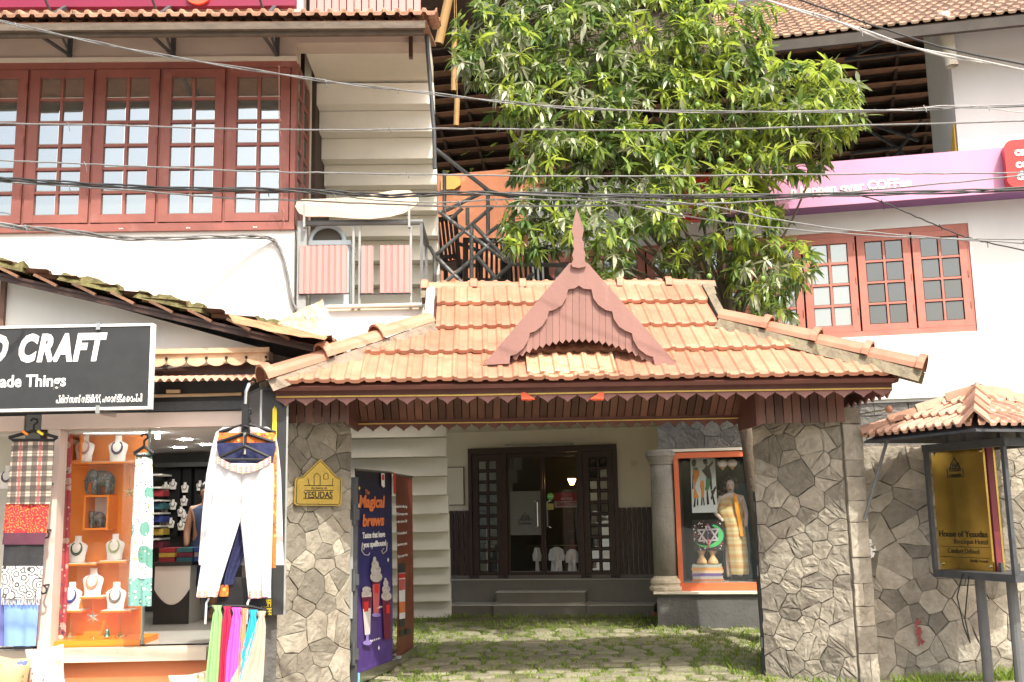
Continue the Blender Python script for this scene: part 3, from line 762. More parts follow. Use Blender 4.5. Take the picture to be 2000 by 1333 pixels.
# ---------------------------------------------------------------- balcony
xb0, xb1 = L.x(583, 520), L.x(824, 520); zf = L.z(700, 603); zr2 = L.z(700, 437)
MB().box(xb0, xb1 + .02, .0, .2, 2.6, zf - .03).build('balcony_wall', WHITE, lb)
MB().box(xb0, xb1 + .02, .0, 1.6, zf - .03, zf).build('balcony_floor', CREAM, lb)
bal = thing('balcony_railing', 'grey pipe balcony railing with two pink corrugated panels', 'railing', L, ((xb0 + xb1) / 2, 0, zf))
ze0 = zr2 + .0
MB().tube([(xb0 + .05, -.03, ze0), (xb1, -.03, ze0), (xb1 + .0, .9, ze0)], .032, 8).build('top_rail', PIPE, bal)
MB().box(xb0 - .01, xb0 + .085, -.03, .04, zf - .35, ze0 + .03).build('post', GREYP, bal)
for px in (691, 703, 803):
    x = L.x(px, 520); MB().box(x - .012, x + .012, -.035, -.01, zf, ze0 - .02).build('post', GREYP, bal)
x = xb1; MB().box(x - .015, x + .015, -.05, -.02, zf, ze0 - .02).build('post', PIPE, bal); MB().box(x - .015, x + .015, .86, .9, zf, ze0 - .02).build('post', PIPE, bal)
MB().tube([(xb0 + .3, -.05, zf + .01), (xb1, -.05, zf + .02)], .022, 8).build('bottom_rail', CREAM, bal)
def corr(parent, fr, xa, xb, za, zb, y, n, skip=()):
    for k in range(n):
        if k in skip: continue
        a = xa + (xb - xa) * k / n; b = xa + (xb - xa) * (k + 1) / n; w_ = b - a
        MB().prism([(a, 0), (a + w_ * .12, -.014), (b - w_ * .2, -.014), (b - w_ * .08, 0), (b, 0), (b, .004), (a, .004)], za, zb).build('panel_strip', PINKC, parent).rotation_euler = (0, 0, 0)
def corr2(parent, xa, xb, za, zb, y, n, skip=()):
    for k in range(n):
        if k in skip: continue
        a = xa + (xb - xa) * k / n; b = xa + (xb - xa) * (k + 1) / n; w_ = b - a
        mb = MB(); prof = [(a, .0), (a + w_ * .10, -.016), (b - w_ * .24, -.016), (b - w_ * .12, 0), (b, 0)]
        mb.grid([[(px_, y + q, za) for px_, q in prof], [(px_, y + q, zb) for px_, q in prof]])
        mb.grid([[(px_, y + q + .003, zb) for px_, q in prof], [(px_, y + q + .003, za) for px_, q in prof]])
        mb.build('panel_strip', PINKC, parent)
corr2(bal, L.x(586, 520), L.x(680, 520), L.z(640, 576), L.z(640, 483), -.055, 8)
corr2(bal, L.x(706, 520), L.x(803, 520), L.z(750, 575), L.z(750, 483), -.055, 8, (2,))
MB().box(L.x(586, 576), L.x(684, 576), -.06, -.03, L.z(640, 577), L.z(640, 575)).box(L.x(704, 576), L.x(803, 576), -.06, -.03, L.z(750, 577), L.z(750, 575)).build('panel_rail', IRON, bal)
# wooden slab sign on the rail
slab = [(577, 405), (580, 395), (590, 390), (620, 390), (660, 388), (700, 386), (740, 378), (770, 373), (800, 373), (817, 384), (818, 394), (810, 405), (790, 417), (760, 425), (720, 429), (680, 427), (640, 424), (600, 424), (585, 418)]
PALEW = mat('pale_plywood', (.62, .47, .33), .6, .12, 2.0, .06, 20, col2=(.68, .58, .45), streak=.25)
ws = thing('wooden_slab', 'pale wooden slab with rounded ends fixed above the balcony rail', 'wooden board', L, ((xb0 + xb1) / 2, -.1, ze0 + .05))
MB().prism([(lambda p: (p.x, p.z))(L.at(a, b, -.1)) for a, b in slab], -.115, -.085).build('board', PALEW, ws)
for px in (594, 799):
    p = L.at(px, 420, -.13); MB().box(p.x - .012, p.x + .012, -.127, -.118, p.z - .12, p.z + .12).box(p.x - .012, p.x + .012, -.127, -.05, p.z - .13, p.z - .118).build('bracket', GREYP, ws)
# swing-lid bin behind the left panel
BINM = mat('pale_blue_plastic', (.50, .57, .60), .4, .06, 4, .02, 40)
bn = thing('dust_bin', 'pale blue dustbin with an arched dark lid opening behind the pink panel', 'bin', L, (L.x(648, 480, .25), .25, zf))
xa, xb = L.x(608, 475, .25), L.x(686, 475, .25); zl2 = L.z(645, 478, .25)
MB().box(xa + .02, xb - .0, .10, .5, zf, zl2 - .05).build('body', BINM, bn)
MB().box(xa - .0, xb + .02, .07, .53, zl2 - .05, zl2).build('rim', BINM, bn)
arc = [((xa + xb) / 2 - .02 + (xb - xa) * .42 * math.cos(t), zl2 + .165 * math.sin(t)) for t in [math.pi * k / 14 for k in range(15)]]
MB().tube([(x, .10, z) for x, z in arc], .026, 8).build('arch', BINM, bn)
MB().prism([(x, z) for x, z in arc], .13, .5).build('lid', mat('dark_lid', (.10, .085, .065), .5, .2, 4, .02), bn)
# ================================================================ craft shop
S = Fr(0, 9.6, .6)
sh = thing('craft_shop', 'small craft shop with white gable, pink shop front and a mossy sloping tile verge', 'shop', S, (-4, 1, 0))
flz = S.z(300, 1262, 0); cz = S.z(300, 836, 0)
xR = S.x(534, 1000, 0)
# gable wall under the verge
gw = [(8, 548), (8, 640), (300, 720), (522, 704), (522, 690), (400, 640), (200, 590), (60, 552)]
MB().box(-9, S.x(300, 700), .02, .25, cz + .16, S.z(0, 640)).build('front_wall', WHITE, sh)
MB().prism([(lambda p: (p.x, p.z))(S.at(a, b)) for a, b in [(-400, 430), (-400, 660), (0, 720), (300, 722), (524, 704), (524, 684), (8, 540)]], .0, .2).build('gable_wall', WHITE, sh)
p = S.at(5, 600, -.03); MB().box(p.x - .022, p.x + .022, -.05, -.005, S.z(5, 680), S.z(5, 530)).build('down_post', mat('rust_brown_post', (.16, .09, .065), .7, .2, 5, .1), sh)
# verge tiles
TILEV = mat('mossy_verge_tile', (.17, .085, .05), .85, .3, 8, .4, 40, rnd=.3, dirt=((.10, .085, .05), 6, .5, .85))
A_ = S.at(2, 530, -.3); Z2 = S.at(640, 676, -.3)
Vd = Vector((A_.x - Z2.x, 0, A_.z - Z2.z)); LVd = Vd.length; Vd.normalize()
MT = tile_mesh(.25, .42, TILEV, 1, .04, th=.03)
tile_slope(sh, Z2, Vector((0, 1, 0)), Vd, 0, 1.5, 14, .33, .25, .42, MT, lift=.05, jit=.025)
mb = MB(); mb.bar(Z2 + Vector((0, .06, -.05)), Z2 + Vd * 4.7 + Vector((0, .06, -.05)), .05, .06); mb.build('verge_batten', BROWN, sh)
mb = MB().add([Z2 + Vector((-.3 * 0, .02, -.015)), Z2 + Vd * 4.7 + Vector((0, .02, -.015)), Z2 + Vd * 4.7 + Vector((0, 1.5, -.015)), Z2 + Vector((0, 1.5, -.015)), Z2 + Vector((0, .02, -.04)), Z2 + Vd * 4.7 + Vector((0, .02, -.04)), Z2 + Vd * 4.7 + Vector((0, 1.5, -.04)), Z2 + Vector((0, 1.5, -.04))],
              [(0, 1, 2, 3), (7, 6, 5, 4), (0, 4, 5, 1), (1, 5, 6, 2), (2, 6, 7, 3), (3, 7, 4, 0)]); mb.build('roof_underlay', BROWN, sh)
NV = Vector((Vd.z * -1, 0, Vd.x * -1)) * -1
NV = Vector((0, 1, 0)).cross(Vd)
MOSSG = mat('green_roof_moss', (.085, .07, .028), .95, .35, 14, .9, 40, col2=(.17, .15, .055), dirt=((.32, .27, .19), 16, .62, .8))
for a, b in ((.28, .75), (1.15, 1.85), (1.95, 2.55), (2.85, 3.4)):
    rows = []
    rnd = random.Random(int(a * 100)); n = 14
    for j in range(5):
        rows.append([Z2 + Vd * (a + (b - a) * k / n + rnd.uniform(-.02, .02)) + NV * ((.085 + .03 * math.sin(k * .9 + j) * rnd.uniform(.3, 1.2) + .03) if 0 < j < 4 and 0 < k < n else .035) + Vector((0, -.02 + j * .07, 0)) for k in range(n + 1)])
    mb = MB(); mb.grid(rows); tag(mb.build('moss_patch', MOSSG, sh, smooth=False), kind='stuff')
for k in range(9):
    t = .35 + k * .36
    q = Z2 + Vd * t; MB().bar(q + Vector((0, -.02, -.02)), q + Vd * .22 + Vector((0, -.01, .035)), .03, .025).build('tile_chip', TILEV, sh)
# scalloped cream board, its rail and the little corrugated awning
x0, x1 = S.x(288, 700, -.12), S.x(521, 700, -.12); zt_ = S.z(410, 684, -.12); zs_ = S.z(410, 700, -.12)
CRW = mat('worn_cream_wood', (.60, .42, .26), .75, .14, 5, .2, 30, dirt=((.34, .25, .16), 6, .55, .6))
pts = [(x0, zt_)]; n = 6; pw_ = (x1 - x0) / n
for k in range(n):
    for j in range(0, 11):
        t = math.pi * j / 10; pts.append((x0 + k * pw_ + pw_ * (.5 - .5 * math.cos(t)), zs_ - .012 - .062 * math.sin(t)))
pts.append((x1, zt_))
MB().prism(pts, -.14, -.12).build('scalloped_board', CRW, sh)
MB().box(x0 - .02, x1 + .03, -.17, -.141, zt_ - .035, zt_ + .01).build('board_rail', CRW, sh)
for k in range(1, n + 1):
    MB().tube([(x0 + k * pw_, -.150, zs_ - .002), (x0 + k * pw_, -.142, zs_ - .002)], .014, 8).build('peg_hole', BLACK, sh)
zaw = S.z(400, 742, -.25); rows = [[], []]
xa0, xa1 = S.x(285, 742, -.3), S.x(530, 742, -.3)
for k in range(121):
    x = xa0 + (xa1 - xa0) * k / 120; d_ = .016 * math.sin(2 * math.pi * k / 120 * 15)
    rows[0].append((x, -.42, zaw - .02 + d_)); rows[1].append((x, .0, zaw + .05 + d_))
mb = MB().grid(rows); mb.grid([[(x, y, z + .012) for x, y, z in rows[0]], rows[0]]); mb.grid([[(x, y, z + .012) for x, y, z in rows[1]], [(x, y, z + .012) for x, y, z in rows[0]]])
mb.build('corrugated_awning', mat('clay_corrugated_sheet', (.62, .36, .25), .6, .1, 5, .05, 40), sh)
MB().box(S.x(290, 720), xR, .0, .1, S.z(400, 735), S.z(400, 712)).build('shade_board', BROWN, sh)
MB().box(-9, xR, -.03, .15, cz + .14, S.z(400, 745)).build('dark_beam', BLACKP, sh)
MB().tube([S.at(295, 774, -.06), S.at(405, 772, -.06), S.at(472, 770, -.06)], .016, 8).build('cream_conduit', CRW, sh)
MB().box(S.x(290, 790), S.x(480, 790), -.09, -.04, S.z(400, 803), S.z(400, 786)).build('steel_channel', IRON, sh)
MB().bar(S.at(325, 765, -.1), S.at(352, 765, -.1), .02, .03).build('lamp_holder', CRW, sh)
# pink frame
zLt = S.z(250, 808)
MB().box(S.x(86, 820), S.x(500, 820), -.05, .09, cz, zLt).build('lintel', PINKP, sh)
xp0, xp1 = S.x(88, 1050), S.x(112, 1050)
MB().box(xp0, xp1, -.05, .12, flz, cz - .002).build('door_post', PINKP, sh)
MB().box(-9, S.x(52, 820), -.05, .09, cz - .01, zLt - .01).build('side_lintel', PINKP, sh)
MB().box(S.x(55, 820), S.x(84, 820), -.04, .1, flz, zLt).build('shutter_post', mat('grey_shutter_channel', (.13, .135, .13), .5, .15, 4, .05), sh)
# plinth, floor, ceiling and inner walls
MB().box(-9, S.x(410, 1290), -.06, .0, 0, S.z(200, 1289)).build('orange_riser', ORANGED, sh)
MB().box(-9, S.x(412, 1290), -.16, .12, S.z(200, 1289), flz).build('threshold', mat('cream_marble_sill', (.62, .54, .42), .35, .08, 3, .03, 20), sh)
MB().box(-9, xR, .0, 3.6, flz - .08, flz).build('floor', mat('polished_shop_floor', (.52, .51, .46), .15, .06, 2, 0), sh)
MB().box(-9, xR, .1, 3.6, cz - .02, cz + .1).build('ceiling', mat('grey_shop_ceiling', (.62, .62, .60), .8, .04, 2, 0), sh)
DKW = mat('dark_shop_wall', (.05, .055, .055), .6, .15, 3, .02)
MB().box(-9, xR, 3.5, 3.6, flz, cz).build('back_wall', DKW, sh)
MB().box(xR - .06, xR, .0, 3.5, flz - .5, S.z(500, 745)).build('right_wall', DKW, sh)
# ---- display case
yb = .55
xc0, xc1 = S.x(128, 1050, yb), S.x(285, 1050, yb)
MB().box(xc0 - .3, xc1, yb, yb + .04, flz, cz).build('orange_backboard', ORANGEP, sh)
MB().box(S.x(113, 1050, .1), S.x(285, 1050, .1), .04, yb, flz, flz + .05).build('case_floor', ORANGEP, sh)
gx0, gx1 = S.x(113, 1050, .06), S.x(284, 1050, .06)
MB().box(gx0, gx1, .055, .063, flz + .02, cz - .01).build('case_glass', CLEAR, sh)
MB().box(gx1 - .004, gx1 + .012, .045, .075, flz + .01, cz - .01).build('glass_edge', mat('glass_edge_green', (.22, .34, .30), .2, .1, 4, 0), sh)
dg = MB().box(gx1 + .02, gx1 + .028, -.62, .04, flz + .02, cz - .12); dg.build('glass_door', CLEAR, sh)
WHS = mat('white_laminate', (.80, .78, .72), .4, .03, 4, 0)
def shelf(px0, px1, py, dz=.02, d=.22):
    a = S.at(px0, py, yb - d); b = S.at(px1, py, yb - d)
    m = MB(); m.box(a.x, b.x, yb - d, yb - .002, a.z - dz, a.z - .004, 0); m.box(a.x + .004, b.x - .004, yb - d + .006, yb - .003, a.z - .0038, a.z, 1)
    return m.build('shelf', [ORANGEP, WHS], sh)
for a, b, c in ((133, 262, 903), (120, 187, 1101), (194, 247, 1096), (110, 160, 1193), (196, 256, 1193), (155, 201, 1166)): shelf(a, b, c)
def cubby(px0, py0, px1, py1, d=.24):
    a = S.at(px0, py1, yb - d); b = S.at(px1, py0, yb - d); t = .018; m = MB()
    m.box(a.x, b.x, yb - d, yb - .003, a.z, a.z + t).box(a.x, b.x, yb - d, yb - .003, b.z - t, b.z).box(a.x, a.x + t, yb - d + .001, yb - .004, a.z + t, b.z - t).box(b.x - t, b.x, yb - d + .001, yb - .004, a.z + t, b.z - t)
    m.box(a.x + t, b.x - t, yb - .01, yb - .005, a.z + t, b.z - t, 1); m.build('cubby', [ORANGEP, WHS], sh)
cubby(161, 967, 213, 1036); cubby(133, 846, 160, 903, .2)
# fabric hanging at the left end of the case
def print_mat(name, base, cols, scale, kind='voronoi', rough=.8, trans=0):
    """flat cloth print: voronoi blobs / plaid / waves over a base colour"""
    m = mat(name, base, rough, .05, 6, .05, 80); n = m.node_tree.nodes; l = m.node_tree.links
    b = n['Principled BSDF']; tc = n.new('ShaderNodeTexCoord'); prev = b.inputs['Base Color'].links[0].from_socket
    for i, (c, th, s_) in enumerate(cols):
        mp = n.new('ShaderNodeMapping'); mp.inputs['Location'].default_value = (i * 3.3, i * 1.7, i * 2.1); l.new(tc.outputs['Object'], mp.inputs[0])
        if kind == 'voronoi':
            t = n.new('ShaderNodeTexVoronoi'); t.inputs['Scale'].default_value = scale * s_; out = t.outputs['Distance']; l.new(mp.outputs[0], t.inputs['Vector']); op = 'LESS_THAN'
        elif kind == 'ring':
            t = n.new('ShaderNodeTexVoronoi'); t.inputs['Scale'].default_value = scale * s_; l.new(mp.outputs[0], t.inputs['Vector'])
            f = n.new('ShaderNodeMath'); f.operation = 'MULTIPLY'; f.inputs[1].default_value = 22; l.new(t.outputs['Distance'], f.inputs[0]); g2 = n.new('ShaderNodeMath'); g2.operation = 'SINE'; l.new(f.outputs[0], g2.inputs[0]); out = g2.outputs[0]; op = 'GREATER_THAN'
        else:
            t = n.new('ShaderNodeTexWave'); t.bands_direction = kind[i % len(kind)]; t.inputs['Scale'].default_value = scale * s_; t.inputs['Distortion'].default_value = 0; out = t.outputs['Fac']; l.new(tc.outputs['Object'], t.inputs['Vector']); op = 'GREATER_THAN'
        cmp = n.new('ShaderNodeMath'); cmp.operation = op; cmp.inputs[1].default_value = th; l.new(out, cmp.inputs[0])
        fac = cmp.outputs[0]
        if kind not in ('voronoi', 'ring'):
            h = n.new('ShaderNodeMath'); h.operation = 'MULTIPLY'; h.inputs[1].default_value = .72; l.new(fac, h.inputs[0]); fac = h.outputs[0]
        x = n.new('ShaderNodeMix'); x.data_type = 'RGBA'; x.inputs[7].default_value = (*c, 1); l.new(fac, x.inputs[0]); l.new(prev, x.inputs[6]); prev = x.outputs[2]
    l.new(prev, b.inputs['Base Color']); return m
def cloth(fr, rows, y, name, m, base, label, cat, group=None, nc=18, amp=.012, freq=9, thick=.02, parent=None, sub=4, lean=0, fray=0, seed=0):
    """hanging cloth: rows of (py, px left, px right) from top to bottom in the photograph's plane y of the frame; folds run down it"""
    pts = []
    for (ya, la, ra), (yb_, lb_, rb) in zip(rows, rows[1:]):
        for k in range(sub): t = k / sub; pts.append((ya + (yb_ - ya) * t, la + (lb_ - la) * t, ra + (rb - ra) * t))
    pts.append(rows[-1]); fr_rows = []; bk = []; rnd = random.Random(seed + len(rows)); ph = rnd.uniform(0, 6)
    for i, (py, a, b) in enumerate(pts):
        s_ = min(1, .35 + i / len(pts)); rf = []; rb = []
        for k in range(nc + 1):
            t = k / nc; q = fr.at(a + (b - a) * t, py, y)
            f = amp * s_ * (math.sin(freq * t + ph + .25 * math.sin(i * .4)) + .45 * math.sin(freq * 2.3 * t + ph * 2 + i * .12)); e = math.sin(math.pi * t) ** .5
            rf.append((q.x, y - f * e - thick * e + lean * i / len(pts), q.z)); rb.append((q.x, y - f * e + thick * e + lean * i / len(pts), q.z))
        fr_rows.append(rf); bk.append(rb)
    mb = MB(); mb.grid(fr_rows); mb.grid([r[::-1] for r in bk])
    mb.grid([fr_rows[0][::-1], bk[0][::-1]]); mb.grid([fr_rows[-1], bk[-1]])
    if parent is not None: return mb.build(name, m, parent, smooth=True)
    return mb.solo(name, m, fr, base, label, cat, group, smooth=True)
RPR = print_mat('red_leaf_print', (.42, .045, .06), [((.55, .36, .30), .30, 1), ((.10, .05, .12), .22, 1.4), ((.62, .50, .42), .16, 2)], 9)
cloth(S, [(842, 120, 141), (1000, 113, 138), (1255, 94, 128)], .30, 'curtain', RPR, tuple(S.at(115, 1250, .3)), 'narrow red printed curtain hanging at the left end of the display case', 'curtain', freq=14, nc=10)
def bust(px, yb_, h, y, m, label, group=None, neck=None, lean=0, fr=None):
    fr = fr or S
    c = fr.at(px, yb_, y); hh = h * c_scale(fr, px, yb_, y)
    t = thing('necklace_bust', label, 'display bust', fr, (c.x, y, c.z), group)
    mb = MB(); prof = [(.26, .0), (.30, .04), (.31, .25), (.37, .5), (.38, .62), (.30, .70), (.17, .76), (.13, .82), (.13, 1.0)]
    rows = []
    for r, z in prof:
        rows.append([(c.x + lean * z * hh * .2 + r * hh * math.cos(a), y + .05 * hh * (1 - z) * -1 + r * hh * .38 * math.sin(a) * (1 if z < .7 else 1), c.z + z * hh) for a in [2 * math.pi * k / 12 for k in range(13)]])
    mb.grid(rows); mb.quad(*[rows[-1][i] for i in (0, 3, 6, 9)]); mb.build('stand', CHALK, t, smooth=True)
    if neck is not None:
        for s_ in (1.0, .86):
            pts = [(c.x + lean * hh * .1 + .21 * hh * s_ * math.sin(a), y - .10 * hh - .045 * hh * (1 + math.cos(a)) , c.z + hh * (.70 - .42 * s_ * (.5 + .5 * math.cos(a)) ** 1.1 + .06 * (1 - math.cos(a)) * .5)) for a in [-2.6 + 5.2 * k / 18 for k in range(19)]]
            MB().tube(pts, .022 * hh, 6).build('necklace', neck, t)
    return t
def c_scale(fr, px, py, y): return (fr.at(px, py - 10, y) - fr.at(px, py, y)).length / 10
NK = {k: mat('beads_' + k, c, .3, .2, 30, 0) for k, c in {'rose': (.55, .30, .32), 'purple': (.06, .035, .08), 'green': (.02, .10, .04), 'lime': (.36, .42, .20), 'mixed': (.62, .28, .15), 'blue': (.03, .04, .28), 'grey': (.16, .14, .13)}.items()}
for px, py, h, nk, lab in ((165, 902, 51, 'rose', 'white necklace bust with pale rose beads in the top left of the case'), (230, 902, 51, 'purple', 'white necklace bust with dark purple beads in the top right of the case'),
                           (151, 1099, 52, 'green', 'white necklace bust with dark green beads on the left shelf'), (224, 1094, 51, 'lime', 'white necklace bust with lime green beads on the right shelf'),
                           (181, 1165, 55, 'mixed', 'white necklace bust with orange mixed beads on the raised middle block'), (139, 1192, 55, 'blue', 'white necklace bust with blue beads at the lower left'),
                           (226, 1192, 55, 'grey', 'white necklace bust with grey beads at the lower right')):
    bust(px, py, h, yb - .13, CHALK, lab, 'busts in the display case', NK[nk])
EL = print_mat('painted_elephant', (.10, .12, .12), [((.16, .20, .26), .35, 1), ((.55, .22, .06), .20, 1.5), ((.30, .34, .16), .18, 2)], 26, rough=.4)
def elephant(px, py, wpx, label):
    c = S.at(px, py, yb - .13); k = c_scale(S, px, py, yb - .13) * wpx; y = yb - .13
    mb = MB(); P = lambda a, b, z: (c.x + a * k, y + b * k, c.z + z * k)
    mb.ball(P(.08, 0, .50), .27 * k, 12, 0, 1.25, .8, .95).ball(P(-.28, 0, .60), .19 * k, 10, 0, 1, .85, 1.1)
    mb.tube([P(-.38, 0, .58), P(-.45, 0, .42), P(-.46, 0, .22), P(-.42, 0, .08), P(-.35, 0, .06)], [.09 * k, .075 * k, .055 * k, .045 * k, .04 * k], 8)
    for a, b in ((-.16, -.12), (-.12, .12), (.26, -.12), (.30, .12)): mb.tube([P(a, b, .45), P(a, b, .2), P(a, b, 0)], [.11 * k, .09 * k, .095 * k], 8)
    mb.ball(P(-.16, -.20, .60), .15 * k, 8, 0, .9, .25, 1.2).ball(P(-.16, .20, .60), .15 * k, 8, 0, .9, .25, 1.2)
    mb.tube([P(.40, 0, .60), P(.45, 0, .4), P(.43, 0, .25)], .018 * k, 5)
    mb.tube([P(-.40, -.07, .48), P(-.52, -.08, .44)], .02 * k, 5); mb.tube([P(-.40, .07, .48), P(-.52, .08, .44)], .02 * k, 5)
    mb.solo('elephant_figurine', EL, S, tuple(c), label, 'figurine', 'painted elephants', smooth=True)
elephant(196, 966, 62, 'larger painted elephant figurine standing on top of the cubby'); elephant(187, 1031, 42, 'smaller painted elephant figurine inside the orange cubby')
def star(px, py, r, y, m, label, pts=5):
    c = S.at(px, py, y); rr = r * c_scale(S, px, py, y); ring = [(c.x + rr * (1 if k % 2 == 0 else .42) * math.sin(math.pi * k / pts), y, c.z + rr * (1 if k % 2 == 0 else .42) * math.cos(math.pi * k / pts)) for k in range(2 * pts)]
    n = len(ring); mb = MB().add(ring + [(c.x, y - rr * .35, c.z), (c.x, y + rr * .35, c.z)], [(i, (i + 1) % n, n) for i in range(n)] + [((i + 1) % n, i, n + 1) for i in range(n)])
    mb.tube([(c.x, y, c.z + rr), (c.x, y, c.z + rr + .10)], .002, 4); mb.solo('star_ornament', m, S, tuple(c), label, 'ornament', 'star ornaments')
GOLDP = mat('gold_foil', (.62, .42, .16), .25, .2, 20, .05, 30, metal=.8); SILV = mat('silver_foil', (.55, .52, .46), .25, .2, 20, .05, 30, metal=.8)
star(181, 1207, 14, .2, SILV, 'silver six pointed star ornament below the middle block', 6); star(136, 1247, 14, .2, GOLDP, 'gold star ornament at the lower left of the case'); star(234, 1246, 15, .2, GOLDP, 'gold star ornament at the lower right of the case'); star(253, 962, 12, .15, GOLDP, 'olive gold star ornament beside the elephants')
for px, py, r, m, lab in ((110, 1187, 9, mat('green_glitter', (.10, .34, .12), .3, .3, 40, .1), 'green glitter ball hanging at the left of the case'), (118, 1247, 7, mat('beige_ball', (.5, .42, .3), .3, .2, 20, .1), 'beige ball ornament at the bottom left of the case')):
    c = S.at(px, py, .2); MB().ball(c, r * c_scale(S, px, py, .2), 12).tube([c, c + Vector((0, 0, .12))], .002, 4).solo('ball_ornament', m, S, tuple(c), lab, 'ornament', smooth=True)
c = S.at(209, 1244, .2); MB().lathe([(.032, 0), (.026, .012), (.018, .05), (.006, .07), (.003, .10)], tuple(c), 12).solo('bell_ornament', mat('green_bell_foil', (.10, .24, .14), .3, .2, 20, .05, metal=.6), S, tuple(c), 'small green bell ornament between the stars', 'ornament')
c = S.at(182, 1262, .2); MB().lathe([(.036, 0), (.016, .03), (.022, .03), (.010, .055), (.001, .08)], tuple(c), 10).solo('tree_ornament', mat('teal_foil', (.25, .46, .40), .3, .2, 20, .05), S, tuple(c), 'tiny teal tree ornament on the case floor', 'ornament')
# lights that are on in the shop
tl = thing('tube_light', 'lit white tube light along the top of the display case', 'light', S, tuple(S.at(220, 845, .25)))
a = S.at(164, 844, .25); b = S.at(282, 844, .25); MB().tube([a, b], .016, 8).build('tube', mat('lit_tube', (1, 1, 1), .5, 0, 1, 0, emit=(1, .98, .92), st=9), tl); MB().box(a.x - .02, b.x + .02, .24, .27, a.z + .016, a.z + .04).build('holder', WHS, tl)
sp = thing('spot_light', 'small lit white spotlight at the top of the shop doorway', 'light', S, tuple(S.at(308, 850, .3)))
c = S.at(308, 851, .3); MB().lathe([(.022, 0), (.026, .06), (.012, .07)], tuple(c - Vector((0, 0, .03))), 10).build('lamp', mat('lit_spot', (1, 1, 1), .5, 0, 1, 0, emit=(1, .98, .94), st=25), sp); MB().tube([c + Vector((0, 0, .04)), c + Vector((.04, 0, .12))], .008, 6).build('arm', BLACK, sp)
for px, py, y in ((363, 860, 1.2), (402, 872, 2.0), (350, 866, 2.4)):
    q = S.at(px, py, y); z = cz - .022
    MB().lathe([(.06, 0), (.055, -.006)], (q.x, y, z), 14).solo('ceiling_downlight', mat('lit_downlight', (1, 1, 1), .5, 0, 1, 0, emit=(1, .95, .87), st=110), S, (q.x, y, z), 'lit round downlight in the grey shop ceiling, ' + {1.2: 'the nearest one', 2.0: 'the right one', 2.4: 'the farthest one'}[y], 'light', 'shop ceiling downlights')
# shop interior goods
rk = thing('wall_rack', 'dark wall rack with pegboards for necklaces deep inside the shop', 'rack', S, tuple(S.at(350, 1190, 3.3)))
for a, b in ((318, 352), (354, 374), (377, 402)):
    p = S.at(a, 1048, 3.3); q = S.at(b, 915, 3.3); MB().box(p.x, q.x, 3.3, 3.4, p.z, q.z).build('board', mat('black_velvet', (.012, .012, .014), .9, .2, 10, 0), rk)
p = S.at(300, 1060, 3.2); q = S.at(410, 908, 3.2); MB().box(p.x, q.x, 3.15, 3.45, q.z - .02, q.z + .03).build('top_board', DKW, rk)
for k in range(6): z = S.z(300, 930 + k * 25, 3.0); MB().box(S.x(296, 1000, 3.0), S.x(318, 1000, 3.0), 2.9, 3.3, z, z + .02).build('side_shelf', WHS, rk)
_n = -1; _where = ('top row, first from left', 'top row, second from left', 'top row, third from left', 'top row, far right behind the clothes', 'third row, second from left', 'third row, far left', 'third row, third from left', 'second row, right', 'fourth row, right', 'bottom row, middle', 'bottom row, left', 'bottom row, right')
for (x, y) in ((97, 498), (130, 486), (182, 500), (248, 492), (130, 575), (92, 590), (165, 605), (178, 558), (180, 628), (120, 655), (90, 660), (165, 665)):
    _n = _n + 1; bust(280 + x / 2.247, 740 + y / 2.247, 20, 3.24, CHALK, 'small white necklace bust on the black inner racks, ' + _where[_n], 'busts on the inner racks', NK['grey'])
FAB = [mat('folded_' + n_, c, .85, .1, 6, .1, 30) for n_, c in (('red', (.30, .03, .04)), ('teal', (.03, .12, .14)), ('blue', (.03, .05, .22)), ('mustard', (.5, .35, .06)), ('maroon', (.14, .02, .04)), ('grey', (.2, .2, .2)))]
ct = thing('shop_counter', 'curved white and black counter inside the shop doorway', 'counter', S, tuple(S.at(335, 1195, 1.9)))
p = S.at(300, 1192, 1.9); q = S.at(372, 1105, 1.9)
MB().box(p.x, q.x, 1.9, 2.5, flz, q.z).build('body', WHS, ct); MB().box(p.x - .02, q.x + .02, 1.87, 2.52, q.z, q.z + .04).build('top', BLACKP, ct)
arcp = [(p.x + (q.x - p.x) * t, p.z + .05 + .32 * 4 * (t - .5) ** 2 * .5) for t in [k / 10 for k in range(11)]]
MB().prism([(p.x, flz)] + arcp + [(q.x, flz)], 1.885, 1.899).build('black_curve', BLACKP, ct)
for k in range(9):
    a = p.x + .02 + (k % 3) * .19; zz_ = q.z + .04 + (k // 3) * .05
    MB().box(a, a + .17, 1.95, 2.3, zz_, zz_ + .045).solo('folded_cloth', FAB[k % 6], S, (a, 2.0, zz_), ('%s folded cloth in the pile on the shop counter, %s layer' % (('red', 'teal', 'blue', 'mustard', 'maroon', 'grey')[k % 6], ('bottom', 'middle', 'top')[k // 3])), 'cloth', 'folded cloths on the counter')
for k in range(5):
    c = S.at(308, 950 + k * 25, 3.0); MB().box(c.x - .10, c.x + .08, 2.95, 3.2, c.z - .12, c.z - .05).solo('folded_cloth', FAB[k % 5], S, (c.x, 3, c.z - .12), '%s folded cloth on the inner side shelves' % ('red', 'teal', 'blue', 'mustard', 'maroon')[k], 'cloth', 'folded cloths on the side shelves')
